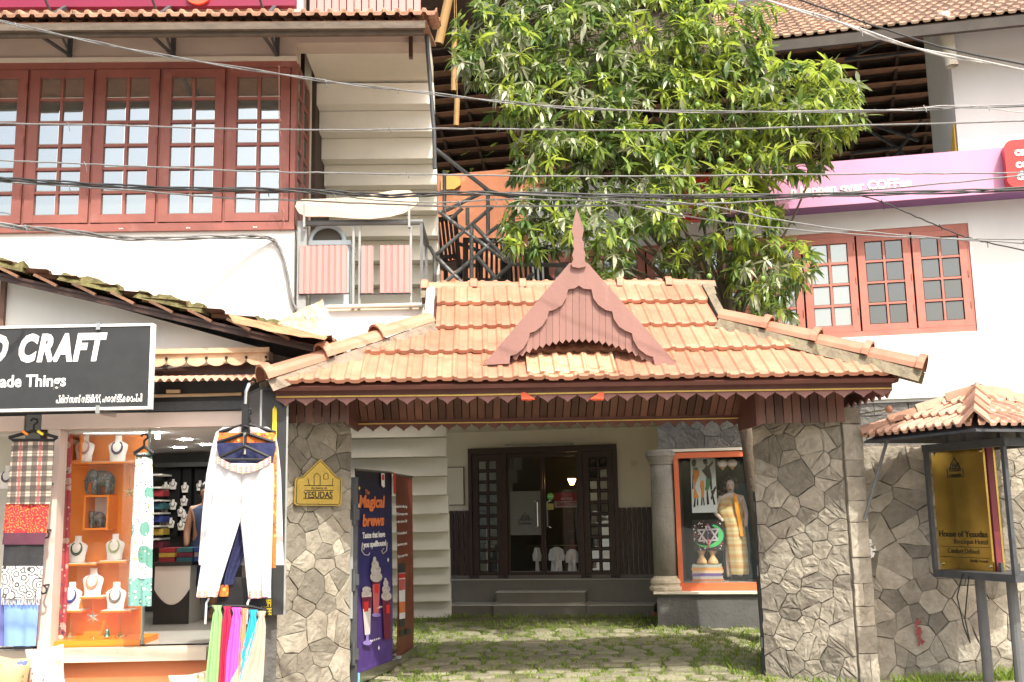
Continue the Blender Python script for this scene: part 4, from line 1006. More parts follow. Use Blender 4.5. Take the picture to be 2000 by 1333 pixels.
# woman standing in the shop
def person_skin(name, joints, edges, parent, m, rad_scale=1.0, sub=2):
    me = bpy.data.meshes.new(name); me.from_pydata([j[0] for j in joints], edges, []); me.update()
    o = bpy.data.objects.new(name, me); link(o, parent); OFF[o.name] = OFF.get(parent.name, Vector())
    o.location = -OFF[o.name]
    sk = o.modifiers.new('skin', 'SKIN'); sv = me.skin_vertices[0].data
    for i, j in enumerate(joints):
        r = j[1] if isinstance(j[1], tuple) else (j[1], j[1]); sv[i].radius = (r[0] * rad_scale, r[1] * rad_scale)
    sv[0].use_root = True
    ss = o.modifiers.new('sub', 'SUBSURF'); ss.levels = sub; ss.render_levels = sub
    me.materials.append(m); sk.use_smooth_shade = True
    return o
SKIN = mat('brown_skin', (.30, .16, .10), .5, .08, 6, .03, 60)
pc = S.at(399, 1195, 2.3); hx, hy = pc.x, 2.3; hk = (S.z(390, 948, 2.3) - flz) / 1.6
w_ = thing('person', 'woman in a dark blue dress standing in the shop doorway behind the white trousers', 'person', S, (hx, hy, flz))
def J(x, y, z, r): return ((hx + x * hk, hy + y * hk, flz + z * hk), r if not isinstance(r, tuple) else r)
js = [J(0, 0, .90, (.15, .11)), J(0, 0, 1.08, (.125, .095)), J(0, 0, 1.28, (.15, .10)), J(0, -.01, 1.37, .06), J(0, -.02, 1.43, .05), J(0, -.03, 1.49, (.075, .088)), J(0, -.025, 1.56, (.07, .08)),
      J(-.17, 0, 1.31, .055), J(-.23, -.02, 1.06, .042), J(-.20, -.12, .86, .033), J(.17, 0, 1.31, .055), J(.23, 0, 1.06, .042), J(.22, -.08, .86, .033),
      J(-.09, 0, .80, .085), J(-.10, 0, .47, .06), J(-.10, .02, .08, .042), J(-.11, -.13, .03, .035), J(.09, 0, .80, .085), J(.10, 0, .47, .06), J(.10, .02, .08, .042), J(.11, -.13, .03, .035)]
person_skin('body', js, [(0, 1), (1, 2), (2, 3), (3, 4), (4, 5), (5, 6), (2, 7), (7, 8), (8, 9), (2, 10), (10, 11), (11, 12), (0, 13), (13, 14), (14, 15), (15, 16), (0, 17), (17, 18), (18, 19), (19, 20)], w_, SKIN)
def P_(x, y, z): return Vector((hx + x * hk, hy + y * hk, flz + z * hk))
for s_ in (-1, 1):      # hands: palm, four fingers, thumb
    hb = P_(s_ * .205, -.13, .82); mb = MB(); mb.ball(hb, .032 * hk, 8, 0, .7, .9, 1.2)
    for k in range(4): f = hb + Vector((s_ * .004, (-.022 + k * .014) * hk, -.03 * hk)); mb.tube([f, f + Vector((0, -.006, -.030)) * hk, f + Vector((-s_ * .008, -.012, -.055 + abs(k - 1.5) * .006)) * hk], .008 * hk, 5)
    mb.tube([hb + Vector((-s_ * .01, -.02, .0)), hb + Vector((-s_ * .025, -.04, -.02)) * hk], .009 * hk, 5); mb.build('hand', SKIN, w_, smooth=True)
DRS = mat('dark_blue_dress', (.035, .05, .10), .8, .15, 5, .1, 40)
rows = []
for z, rx, ry in ((1.36, .10, .07), (1.31, .19, .11), (1.15, .165, .12), (1.0, .15, .11), (.85, .19, .14), (.60, .23, .18), (.42, .26, .21), (.40, .255, .205)):
    rows.append([P_(rx * math.cos(a) * (1 + .04 * math.sin(5 * a) * (z < .9)), ry * math.sin(a), z) for a in [2 * math.pi * k / 20 for k in range(21)]])
MB().grid(rows).build('dress', DRS, w_, smooth=True)
MB().ball(P_(0, .0, 1.555), .098 * hk, 12, 0, .95, 1.05, 1.0).ball(P_(0, .10, 1.48), .06 * hk, 10).build('hair', mat('black_hair', (.01, .009, .008), .45, .2, 20, .1), w_, smooth=True)
fc = MB().ball(P_(0, -.03, 1.50), .078 * hk, 12, 0, .88, 1.12, 1.28); fc.ball(P_(0, -.118, 1.49), .014 * hk, 8, 0, .8, 1, 1.4); fc.build('face', SKIN, w_, smooth=True)
mb = MB()
for s_ in (-1, 1): mb.ball(P_(s_ * .03, -.108, 1.515), .011 * hk, 8, 0, 1.3, .5, .7).ball(P_(s_ * .03, -.108, 1.535), .014 * hk, 6, 0, 1.3, .4, .25)
mb.build('eyes', BLACK, w_); MB().ball(P_(0, -.112, 1.455), .018 * hk, 8, 0, 1.4, .4, .5).build('mouth', mat('lips', (.30, .09, .08), .4, 0, 1, 0), w_)
for s_ in (-1, 1): MB().ball(P_(s_ * .075, -.01, 1.50), .022 * hk, 8, 0, .4, .7, 1.3).build('ear', SKIN, w_)
# ================================================================ right building with porch
R = Fr(0, 15.05, -12)
rb = thing('hotel_building', 'white hotel and coffee shop building with faded red grid windows behind the gateway', 'building', R, (5, .5, 0))
yd = 2.35
xdl, xdr = R.x(800, 1000, yd), R.x(1300, 1000, yd)
zc = R.z(1000, 842, yd); zfl = R.z(1050, 1133, 2.0)
DW = mat('cream_porch_paint', (.74, .68, .54), .8, .06, 1.5, .08, 14)
MB().box(xdl - .4, xdr + .5, yd, yd + .2, 0, zc + .3).build('porch_wall', DW, rb)
MB().box(xdl - .4, R.x(1283, 850, 0), .05, yd, zc, zc + .35).build('porch_ceiling', DW, rb)
MB().box(R.x(1283, 850, 0) - .02, R.x(1283, 850, 0) + .18, .3, yd, 0, zc).build('porch_side_wall', DW, rb)
xq = R.x(1205, 900, yd); MB().box(xq, xdr + .3, yd - .06, yd - .001, R.z(1230, 997, yd), zc - .01).build('wall_panel', DW, rb)
# dark plank dado left and right of the door
for a, b, n in ((858, 917, 6), (1207, 1285, 8)):
    for k in range(n):
        x0 = R.x(a, 1060, yd - .07) + (R.x(b, 1060, yd - .07) - R.x(a, 1060, yd - .07)) * k / n; x1 = R.x(a, 1060, yd - .07) + (R.x(b, 1060, yd - .07) - R.x(a, 1060, yd - .07)) * (k + 1) / n
        MB().box(x0 + .008, x1 - .008, yd - .09, yd - .062, R.z(a, 1126, yd), R.z(1000, 996, yd)).build('dado_plank', BROWN, rb)
STEPT = mat('grey_step_tile', (.15, .138, .115), .3, .12, 3, .05, 20)
MB().box(xdl - .3, xdr + .3, yd - .10, yd - .061, zfl, R.z(900, 1124, yd)).build('skirting', STEPT, rb)
NOSE = mat('lit_step_edge', (.46, .43, .37), .3, .1, 4, .03, 20)  # treads and edges lightened in colour in place of dappled sun
x0, x1 = R.x(977, 1140, 2.0), R.x(1142, 1140, 2.0)
MB().box(xdl - .3, xdr + .3, 2.01, yd, .0, zfl - .002).build('platform', STEPT, rb)
MB().box(xdl - .3, xdr + .3, 1.99, 2.05, zfl - .0015, zfl + .012).build('platform_nosing', NOSE, rb)
h = zfl / 3
for k, (ya, pa, pb) in enumerate(((1.42, 964, 1143), (1.72, 970, 1143))):
    xa, xb = R.x(pa, 1180, ya), R.x(pb, 1180, ya)
    MB().box(xa, xb, ya, 2.0, .0 if k == 0 else h + .002, h * (k + 1)).box(xa - .01, xb + .01, ya - .015, 2.0, h * (k + 1) + .0005, h * (k + 1) + .018, 1).build('step', [STEPT, NOSE], rb)
for pa, pb in ((872, 963), (1144, 1276)):
    xa, xb = R.x(pa, 1180, 1.5), R.x(pb, 1180, 1.5)
    MB().box(xa, xb, 1.52, 2.0, 0, h * .95).box(xa, xb + .01, 1.505, 2.0, h * .95 + .0005, h * .95 + .016, 1).build('ledge', [STEPT, NOSE], rb)
# entrance: frame, sidelights and double glass door
ed = thing('entrance_door', 'dark brown entrance doorway with double glass doors and grid sidelights at the back of the porch', 'door', R, (R.x(1062, 1130, yd), yd - .1, zfl))
yf = yd - .12
fx0, fx1 = R.x(915, 1000, yf), R.x(1208, 1000, yf); fz0, fz1 = zfl + .012, R.z(1062, 872, yf)
dx0, dx1 = R.x(990, 1000, yf), R.x(1131, 1000, yf)
MB().box(fx0, fx0 + .06, yf, yd - .002, fz0, fz1).box(fx1 - .06, fx1, yf, yd - .002, fz0, fz1).box(fx0 + .06, fx1 - .06, yf + .002, yd - .003, fz1 - .10, fz1).box(dx0 - .07, dx0, yf + .004, yd - .004, fz0, fz1 - .10).box(dx1, dx1 + .07, yf + .004, yd - .004, fz0, fz1 - .10).build('door_frame', BROWN, ed)
PANEB = glass('bevelled_pane', (.035, .036, .03), .2, .0)
window(ed, R, fx0 + .065, dx0 - .075, fz0, fz1 - .105, 2, 10, yf + .02, BROWN, PANEB, .095, .10, .03, name='sidelight', depth=.05)
window(ed, R, dx1 + .075, fx1 - .065, fz0, fz1 - .105, 2, 10, yf + .02, BROWN, PANEB, .095, .10, .03, name='sidelight', depth=.05)
xm = (dx0 + dx1) / 2
for a, b, hx_ in ((dx0 + .004, xm - .003, -1), (xm + .003, dx1 - .004, 1)):
    m_ = MB(); m_.box(a, a + .035, yf + .03, yf + .07, fz0, fz1 - .11).box(b - .035, b, yf + .03, yf + .07, fz0, fz1 - .11).box(a + .035, b - .035, yf + .031, yf + .069, fz0, fz0 + .09).box(a + .035, b - .035, yf + .031, yf + .069, fz1 - .17, fz1 - .11)
    dl = m_.build('door_leaf', BROWN, ed)
    MB().box(a + .036, b - .036, yf + .045, yf + .053, fz0 + .09, fz1 - .17).build('glass', DARKG, dl)
    hx = (b - .075) if hx_ < 0 else (a + .075); za, zb_ = R.z(1050, 1031, yf), R.z(1050, 979, yf); s_ = -hx_
    MB().tube([(hx + s_ * -.045, yf + .04, zb_), (hx + s_ * -.045, yf - .02, zb_), (hx - s_ * .0, yf - .03, zb_ - .02), (hx, yf - .03, za + .02), (hx + s_ * -.045, yf - .02, za), (hx + s_ * -.045, yf + .04, za)], .013, 8).build('handle', STEEL, dl)
FROST = mat('frosted_film', (.15, .15, .125), .6, .04, 4, 0)
fp = R.at(994, 1046, yf + .04); fq = R.at(1058, 959, yf + .04)
MB().box(dx0 + .042, xm - .04, yf + .040, yf + .044, fp.z, fq.z).build('frosted_band', FROST, ed)
def house_logo(parent, fr, c, w, y, m, r=.006, nrm=-1):
    """outline of the hotel emblem: gabled house over a wide base"""
    P = lambda a, b: (c[0] + a * w, y, c[1] + b * w)
    mb = MB()
    for l in ([(-.5, 0), (-.5, .36), (-.36, .36), (0, .86), (.36, .36), (.5, .36), (.5, 0), (-.5, 0)], [(-.28, .36), (-.24, .62)], [(.28, .36), (.24, .62)], [(-.12, .36), (-.12, .54), (-.06, .60), (.0, .54), (.0, .36)], [(.08, .46), (.08, .58), (.18, .58), (.18, .46), (.08, .46)], [(-.36, .36), (.36, .36)], [(-.36, .28), (.36, .28)], [(-.36, .08), (.36, .08)]):
        mb.tube([P(*q) for q in l], r, 4)
    return mb.build('emblem', m, parent)
lc = R.at(1026, 1024, yf + .03); house_logo(ed, R, (lc.x, lc.z), .22, yf + .037, BLACKP, .005)
c = R.at(1075, 970, yf + .03)
MB().lathe([(.055, 0), (.055, .004)], (0, 0, 0), 18).build('sticker', mat('green_sticker', (.16, .50, .08), .5, .05, 4, 0), ed, loc=(c.x, yf + .04, c.z), rot=(math.pi / 2, 0, 0))
text('PUSH', .035, ed, (c.x - .042, yf + .034, c.z - .012), WHITEP, .001)
c = R.at(1074, 990, yf + .04); MB().box(c.x - .065, c.x + .06, yf + .039, yf + .043, c.z - .05, c.z + .05).build('yellow_sticker', mat('dull_yellow_sticker', (.40, .34, .10), .5, .1, 10, 0), ed)
MB().tube([R.at(986, 870, yf - .03), R.at(1120, 867, yf - .03)], .014, 6).solo('tube_lamp', GREYP, R, tuple(R.at(1050, 868, yf - .03)), 'unlit slim tube lamp fixed above the entrance door', 'lamp')
# the room behind the glass: dim, with a small wall lamp; shirts, rail and sign stand in for reflections
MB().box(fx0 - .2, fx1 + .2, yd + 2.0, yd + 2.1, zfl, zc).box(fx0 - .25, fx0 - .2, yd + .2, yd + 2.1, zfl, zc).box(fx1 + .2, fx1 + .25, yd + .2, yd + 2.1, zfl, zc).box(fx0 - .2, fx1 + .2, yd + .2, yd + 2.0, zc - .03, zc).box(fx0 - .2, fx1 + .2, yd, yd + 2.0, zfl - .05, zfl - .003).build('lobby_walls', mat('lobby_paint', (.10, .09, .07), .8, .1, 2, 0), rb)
# cut the porch wall where the door is
rbw = [o for o in rb.children if o.name.startswith('porch_wall')][0]
bpy.data.objects.remove(rbw)
MB().box(xdl - .4, fx0 + .001, yd, yd + .2, 0, zc + .3).box(fx1 - .001, xdr + .5, yd, yd + .2, 0, zc + .3).box(fx0 + .001, fx1 - .001, yd + .001, yd + .2, fz1 - .01, zc + .3).build('porch_wall', DW, rb)
SHIRT = mat('reflected_cotton', (.80, .80, .79), .85, .05, 8, .12, 60)  # shirts built indoors in place of their reflection in the door glass
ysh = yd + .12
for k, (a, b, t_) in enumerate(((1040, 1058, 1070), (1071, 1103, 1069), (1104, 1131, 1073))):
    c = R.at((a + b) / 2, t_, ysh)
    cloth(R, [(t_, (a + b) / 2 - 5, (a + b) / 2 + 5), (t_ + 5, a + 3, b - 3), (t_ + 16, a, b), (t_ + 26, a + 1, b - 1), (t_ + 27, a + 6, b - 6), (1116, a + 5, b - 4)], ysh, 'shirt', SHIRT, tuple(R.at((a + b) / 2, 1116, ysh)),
          ('reflected white shirt half hidden by the door edge, built behind the left glass leaf', 'reflected white long sleeved shirt, built in the middle behind the glass door', 'reflected white short sleeved shirt, built at the right behind the glass door')[k], 'shirt', 'reflected white shirts built behind the glass door', nc=14, amp=.02)
MB().tube([R.at(1030, 1066, ysh), R.at(1131, 1066, ysh)], .01, 6).solo('added_rail', STEEL, R, tuple(R.at(1080, 1066, ysh)), 'thin added rail holding the reflected white shirts behind the glass door', 'rail')  # rail added to carry the stand-in shirts
st_ = thing('reflected_sign', 'reflected red and white sign with mirrored lettering, built behind the right glass door', 'sign', R, tuple(R.at(1105, 992, yd + .3)))  # sign built indoors in place of a reflected street sign
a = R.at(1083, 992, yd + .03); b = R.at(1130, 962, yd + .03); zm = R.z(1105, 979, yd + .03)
MB().box(a.x, b.x, yd + .03, yd + .05, zm, b.z).build('red_panel', mat('reflected_red_panel', (.32, .03, .03), .5, .05, 3, 0), st_); MB().box(a.x, b.x, yd + .03, yd + .05, a.z, zm - .001).build('white_panel', mat('reflected_white_panel', (.42, .32, .30), .5, .05, 3, 0), st_)
text('STITCHING', .085, st_, (b.x - .01, yd + .028, a.z + .025), mat('reflected_red_print', (.25, .02, .03), .5, 0, 3, 0), .001, sx=-.8, bold=.003); text('COTTON', .05, st_, (b.x - .10, yd + .028, zm + .02), WHITEP, .001, sx=-.9)
c = R.at(1117, 942, yd + 1.2); q_ = thing('wall_lamp', 'small lit warm wall lamp seen through the glass door', 'lamp', R, tuple(c))
MB().lathe([(.03, 0), (.07, .09), (.07, .11)], tuple(c - Vector((0, 0, .05))), 12).build('shade', mat('lit_warm_shade', (1, .8, .5), .5, 0, 1, 0, emit=(1, .62, .22), st=7), q_); MB().bar(c + Vector((0, .02, .0)), c + Vector((0, .78, 0)), .02, .02).build('arm', STEEL, q_)
a = R.at(868, 988, yd - .03); b = R.at(906, 912, yd - .03)
mb = thing('meter_box', 'flat cream meter box cover with dark edge on the porch wall left of the door', 'box', R, ((a.x + b.x) / 2, yd, a.z)); MB().box(a.x, b.x, yd - .025, yd - .001, a.z, b.z).build('edge', BROWN, mb); MB().box(a.x + .012, b.x - .012, yd - .034, yd - .0255, a.z + .012, b.z - .012).build('cover', DW, mb)
a = R.at(1233, 911, yd - .07); MB().box(a.x, a.x + .09, yd - .075, yd - .061, a.z, a.z + .09).box(a.x + .03, a.x + .06, yd - .082, yd - .0751, a.z + .03, a.z + .06).solo('wall_switch', CREAM, R, tuple(a), 'small cream switch plate on the porch wall right of the door', 'switch')

# ---- stone column, plinth and display window
yp = -.12
pz1 = R.z(1370, 1156, yp)
xp0, xp1 = R.x(1284, 1190, yp), R.x(1560, 1190, yp)
PLN = mat('dark_grey_plinth', (.10, .10, .095), .8, .2, 3, .35, 30, dirt=((.2, .19, .16), 5, .6, .5))
MB().box(xp0, xp1, yp, 1.3, 0, pz1 - .03).build('plinth', PLN, rb)
MB().box(xp0 - .04, xp1, yp - .05, 1.3, pz1 - .029, pz1).build('plinth_ledge', CREAM, rb)
cc = R.at(1302, 1156, .05); cz1 = R.z(1300, 880, .05); ch = cz1 - pz1; k_ = .165
COLM = mat('grey_cast_stone', (.25, .235, .20), .85, .2, 4, .5, 30, streak=2, dirt=((.10, .095, .085), 3, .52, .7))
col = thing('stone_column', 'round grey stone column with moulded capital and worn base beside the display window', 'column', R, (cc.x, .1, pz1))
P0 = (cc.x, .1, pz1)
MB().lathe([(k_ * 1.35, .0), (k_ * 1.42, .02), (k_ * 1.42, .05), (k_ * 1.28, .07), (k_ * 1.26, .09), (k_ * 1.34, .11), (k_ * 1.30, .145), (k_ * 1.1, .175), (k_ * 1.0, .20)], P0, 24).build('base', mat('limewashed_stone', (.48, .42, .31), .85, .2, 5, .5, 30), col, smooth=False)
MB().lathe([(k_ * 1.0, .20), (k_ * 1.0, ch * .5), (k_ * .96, ch * .8), (k_ * .95, ch - .20)], P0, 24).build('shaft', COLM, col, smooth=True)
MB().lathe([(k_ * .95, ch - .20), (k_ * 1.05, ch - .19), (k_ * 1.06, ch - .17), (k_ * 1.15, ch - .14), (k_ * 1.30, ch - .085), (k_ * 1.36, ch - .08), (k_ * 1.36, ch - .02), (k_ * 1.2, ch)], P0, 24).build('capital', COLM, col)
zt1, zt0 = R.z(1380, 832, .0) + .1, R.z(1380, 876, .0)
MB().box(R.x(1283, 850, .0), R.x(1640, 850, .0), .03, .3, zt0, zt1 + .4).build('lintel_core', JOINT, rb)
stone_face(rb, R.x(1283, 850, .0), R.x(1480, 850, .0), zt0, zt1, .28, 31, Vector((0, .03, 0)), m=STONED)
# coursed dark stone to the right, above the boundary wall
xr0, xr1 = R.x(1480, 850, 0), R.x(1905, 850, 0); zl0, zl1 = R.z(1750, 985, 0), R.z(1750, 786, 0)
MB().box(xr0, 12, .03, .3, 0, zl1).build('base_wall', JOINT, rb)
rnd = random.Random(77); v = zl0
while v < zl1 - .02:
    h_ = min(rnd.uniform(.15, .22), zl1 - v); u = xr0
    while u < xr1: wd = rnd.uniform(.25, .5); stone(rb, [(u, v), (u + wd, v), (u + wd, v + h_), (u, v + h_)], Vector((0, .03, 0)), X_, Z_, NF, rnd=rnd, m=STONED, rough=.006); u += wd
    v += h_
MB().box(R.x(1283, 880, 0), R.x(1500, 880, 0), -.02, .2, R.z(1390, 881, 0), zt0 - .001).build('window_head', CREAM, rb)
dwn = thing('display_window', 'orange framed display window with painted panels and a dressed mannequin, right of the column', 'shop window', R, (R.x(1400, 1150, .1), .1, pz1))
ORF = mat('orange_red_frame', (.62, .15, .06), .5, .08, 4, .05, 40)
wx0, wx1 = R.x(1320, 1000, .05), R.x(1530, 1000, .05); wz0, wz1 = pz1 + .002, R.z(1390, 883, .05)
zb1_ = R.z(1390, 1139, .05); zt2_ = R.z(1390, 894, .05)
MB().box(wx0, wx1, .0, .12, wz0, zb1_).box(wx0, wx1, .0, .12, zt2_, wz1).box(wx0, wx0 + .06, .004, .118, zb1_, zt2_).build('frame', ORF, dwn)
MB().box(wx0 + .06, wx1, .05, .058, zb1_, zt2_).build('glass', CLEAR, dwn)
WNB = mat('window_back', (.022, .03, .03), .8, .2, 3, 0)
MB().box(wx0 + .0, wx1, 1.0, 1.05, zb1_ - .05, wz1).box(wx0 + .02, wx0 + .06, .12, 1.0, zb1_, wz1).box(wx0, wx1, .12, 1.0, wz1, wz1 + .03).build('backing', WNB, dwn)
MB().box(wx0, wx1, .12, 1.0, zb1_ - .03, zb1_ - .002).build('display_shelf', mat('grey_shelf', (.18, .18, .16), .6, .1, 3, 0), dwn)
TEAL = mat('teal_board', (.05, .13, .15), .7, .2, 2, 0)
a = R.at(1415, 1138, .8); b = R.at(1445, 1000, .8); MB().box(a.x, b.x + .3, .8, .82, zb1_, b.z + .4).build('teal_board', TEAL, dwn)
# painted panel with figures
def poly_at(fr, pts, y, m, name, parent, th=.003):
    return MB().prism([(lambda p: (p.x, p.z))(fr.at(a, b, y)) for a, b in pts], y - th, y).build(name, m, parent)
def z4(l): return [(1240 + x / 3.173, 820 + y / 3.173) for x, y in l]
yq = .45
pt = thing('figure_painting', 'tall pale blue painting of slim figures carrying bundles', 'painting', R, tuple(R.at(1378, 1000, yq)))
PB = mat('pale_blue_canvas', (.58, .68, .66), .7, .05, 4, 0); OCH = mat('ochre_paint', (.62, .25, .02), .7, .1, 8, 0); DRK = mat('dark_figure_paint', (.02, .015, .012), .7, .1, 8, 0); GRP = mat('green_paint', (.05, .22, .10), .7, .1, 8, 0)
poly_at(R, z4([(343, 238), (496, 233), (512, 575), (356, 578)]), yq, PB, 'canvas', pt, .02)
for pl, m_ in (([(357, 250), (372, 246), (380, 270), (372, 292), (358, 290), (350, 268)], DRK), ([(362, 296), (388, 296), (400, 330), (388, 350), (372, 352), (360, 330)], GRP), ([(358, 310), (398, 315), (400, 345), (385, 375), (372, 420), (398, 485), (365, 488), (368, 400)], OCH),
               ([(358, 320), (364, 325), (362, 430), (355, 432)], DRK), ([(370, 488), (377, 488), (375, 540), (362, 545)], DRK), ([(386, 488), (393, 488), (394, 535), (384, 528)], DRK),
               ([(424, 248), (446, 246), (450, 275), (436, 282), (424, 270)], DRK), ([(440, 280), (462, 290), (474, 340), (480, 430), (470, 440), (462, 380), (440, 350), (414, 316), (434, 300)], DRK), ([(455, 285), (480, 255), (488, 268), (462, 300)], DRK),
               ([(442, 360), (466, 368), (464, 410), (455, 440), (434, 436), (440, 400)], GRP), ([(444, 440), (452, 440), (462, 525), (446, 528)], DRK), ([(470, 440), (480, 438), (500, 525), (488, 530)], DRK),
               ([(408, 378), (426, 376), (430, 410), (428, 448), (426, 480), (412, 482), (410, 440), (404, 410)], OCH), ([(412, 482), (418, 482), (418, 530), (410, 534)], DRK), ([(422, 482), (428, 482), (434, 530), (426, 532)], DRK), ([(480, 440), (500, 410), (504, 425), (486, 470), (474, 500), (470, 490)], DRK)):
    poly_at(R, z4(pl), yq - .022 - random.uniform(0, .002), m_, 'figure', pt, .002)
sp_ = thing('star_painting', 'square black painting with a six pointed star, a sword and a green crescent', 'painting', R, tuple(R.at(1383, 1075, yq)))
sq = z4([(356, 622), (552, 618), (554, 812), (360, 812)]); poly_at(R, sq, yq, mat('black_canvas', (.015, .015, .015), .7, .1, 8, 0), 'canvas', sp_, .02)
cx, cy = 455, 720
cres = [(cx + 95 * math.cos(t), cy + 75 * math.sin(t)) for t in [math.radians(d) for d in range(-70, 161, 10)]] + [(cx - 20 + 82 * math.cos(t), cy - 5 + 66 * math.sin(t)) for t in [math.radians(d) for d in range(150, -61, -10)]]
mb = MB()
for i in range(23):
    a1_, a2_, b1_, b2_ = cres[i], cres[i + 1] if i < 23 else cres[i], cres[-1 - i] if i < 22 else cres[-22], cres[-2 - i] if i < 21 else cres[-22]
    P = [R.at(*z4([q])[0], yq - .024) for q in (a1_, a2_, b2_, b1_)]; mb.quad(*P)
mb.build('crescent', mat('bright_green_paint', (.06, .45, .14), .6, .1, 8, 0), sp_)
mb = MB()
for tri in ([(388, 690), (520, 682), (455, 640), (388, 690)], ):
    pass
T1 = [(395, 752), (515, 746), (452, 655)]; T2 = [(390, 685), (520, 678), (458, 775)]
for T in (T1, T2):
    for i in range(3): mb.bar(R.at(*z4([T[i]])[0], yq - .028), R.at(*z4([T[(i + 1) % 3]])[0], yq - .028), .022, .004, up=(0, 1, 0))
mb.build('star', mat('lilac_grey_paint', (.45, .42, .45), .6, .1, 8, 0), sp_)
MB().bar(R.at(*z4([(452, 645)])[0], yq - .032), R.at(*z4([(453, 735)])[0], yq - .032), .012, .004).build('blade', mat('blue_paint', (.12, .14, .40), .6, 0, 8, 0), sp_)
MB().bar(R.at(*z4([(453, 735)])[0], yq - .033), R.at(*z4([(455, 800)])[0], yq - .033), .016, .004).build('hilt', mat('red_paint', (.55, .04, .03), .6, 0, 8, 0), sp_)
mb = MB(); rnd = random.Random(4)
for k in range(60):
    q = R.at(*z4([(rnd.uniform(362, 548), rnd.uniform(628, 806))])[0], yq - .0215); r = .006; mb.add([(q.x - r, q.y, q.z - r), (q.x + r, q.y, q.z - r), (q.x + r, q.y, q.z + r), (q.x - r, q.y, q.z + r)], [(0, 1, 2, 3)], k % 2)
tag(mb.build('dots', [WHITEP, mat('red_dots', (.5, .05, .04), .6, 0, 8, 0)], sp_), kind='stuff')
DJ = mat('pale_turned_wood', (.52, .34, .16), .5, .12, 8, .1, 40, streak=4)
for px, lab in ((1371, 'left hourglass drum of pale wood under the star painting'), (1393, 'right hourglass drum of pale wood under the star painting')):
    c = R.at(px, 1102, .5); MB().lathe([(.07, 0), (.075, .02), (.06, .06), (.035, .10), (.035, .13), (.06, .18), (.07, .215)], tuple(c), 16).solo('wooden_drum', DJ, R, tuple(c), lab, 'drum', 'wooden drums', smooth=True)
a = R.at(1352, 1137, .42); b = R.at(1412, 1103, .42)
zst = [a.z + (b.z - a.z) * k / 6 for k in range(7)]
for k, cn in enumerate((('rust', (.42, .14, .05)), ('grey', (.35, .33, .30)), ('violet', (.12, .08, .25)), ('beige', (.55, .42, .28)), ('orange', (.60, .30, .08)), ('sage', (.38, .42, .34)))):
    MB().box(a.x + .01 * (k % 2), b.x - .012 * (k % 3), .40, .72, zst[k], zst[k + 1] - .002).solo('folded_textile', mat('textile_' + cn[0], cn[1], .85, .15, 20, .2, 60), R, (a.x, .5, zst[k]), cn[0] + ' striped folded textile in the stack under the drums, ' + ('bottom', 'second from bottom', 'third from bottom', 'third from top', 'second from top', 'top')[k] + ' layer', 'textile', 'folded textiles in the display window')
for px, py, lab in ((1411, 906, 'left white round paper lamp hanging in the display window'), (1430, 905, 'right white round paper lamp hanging in the display window')):
    c = R.at(px, py, .3); t = thing('paper_lamp', lab, 'lamp', R, tuple(c), 'paper lamps'); MB().ball(c, .07, 14, 0, 1, 1, .8).build('shade', WHITEP, t, smooth=True); MB().lathe([(.001, -.095), (.03, -.06), (.05, -.045)], tuple(c), 10).build('tip', DJ, t); MB().tube([c + Vector((0, 0, .05)), c + Vector((0, 0, .22))], .004, 5).build('cord', BLACK, t)
# mannequin
mc = R.at(1436, 1136, .55); mk = (R.z(1436, 932, .55) - mc.z) / 1.75; mx = mc.x
mq = thing('mannequin', 'pale mannequin with curly black wig draped in a yellow striped cloth', 'mannequin', R, (mx, .55, mc.z))
def Q_(x, y, z): return Vector((mx + x * mk, .55 + y * mk, mc.z + z * mk))
def JQ(x, y, z, r): return (Q_(x, y, z), (r * mk, r * mk))
MANN = mat('pale_mannequin', (.62, .52, .45), .35, .05, 4, 0)
person_skin('body', [JQ(0, 0, .95, .13), JQ(0, 0, 1.2, .12), JQ(0, 0, 1.38, .13), JQ(0, 0, 1.47, .05), JQ(.0, -.01, 1.55, .05), JQ(0, -.02, 1.62, .075), JQ(0, -.02, 1.69, .07), JQ(-.18, 0, 1.40, .055), JQ(-.28, -.02, 1.15, .042), JQ(-.14, -.14, 1.0, .033), JQ(.18, 0, 1.40, .055), JQ(.24, 0, 1.12, .042), JQ(.22, -.08, .9, .033), JQ(-.08, 0, .5, .07), JQ(-.09, 0, .06, .05), JQ(.08, 0, .5, .07), JQ(.09, 0, .06, .05)],
            [(0, 1), (1, 2), (2, 3), (3, 4), (4, 5), (5, 6), (2, 7), (7, 8), (8, 9), (2, 10), (10, 11), (11, 12), (0, 13), (13, 14), (0, 15), (15, 16)], mq, MANN)
hd = MB().ball(Q_(0, -.03, 1.60), .082 * mk, 14, 0, .92, 1.1, 1.32); hd.ball(Q_(0, -.122, 1.585), .016 * mk, 8, 0, .7, 1, 1.6); hd.build('head', MANN, mq, smooth=True)
mb = MB()
for s_ in (-1, 1): mb.ball(Q_(s_ * .032, -.108, 1.615), .013 * mk, 8, 0, 1.4, .5, .6)
mb.ball(Q_(0, -.112, 1.535), .018 * mk, 8, 0, 1.4, .4, .5); mb.build('face_paint', mat('brown_face_paint', (.10, .05, .04), .5, 0, 3, 0), mq)
mb = MB(); rnd = random.Random(3)
for k in range(46):
    t = rnd.uniform(0, 2 * math.pi); u = rnd.uniform(-.2, 1); a_ = rnd.uniform(-.5, 3.6); q = Q_(.105 * math.cos(a_), rnd.uniform(-.05, .06), 1.615 + .125 * math.sin(a_))
    if k > 22: q = Q_(-.12 - rnd.uniform(0, .22), rnd.uniform(-.05, .08), 1.55 - rnd.uniform(0, .28))
    mb.ball(q, rnd.uniform(.03, .05) * mk, 6)
mb.ball(Q_(0, .045, 1.68), .09 * mk, 10); mb.build('wig', mat('dark_brown_wig', (.045, .030, .024), .5, .3, 30, .4, 60), mq)
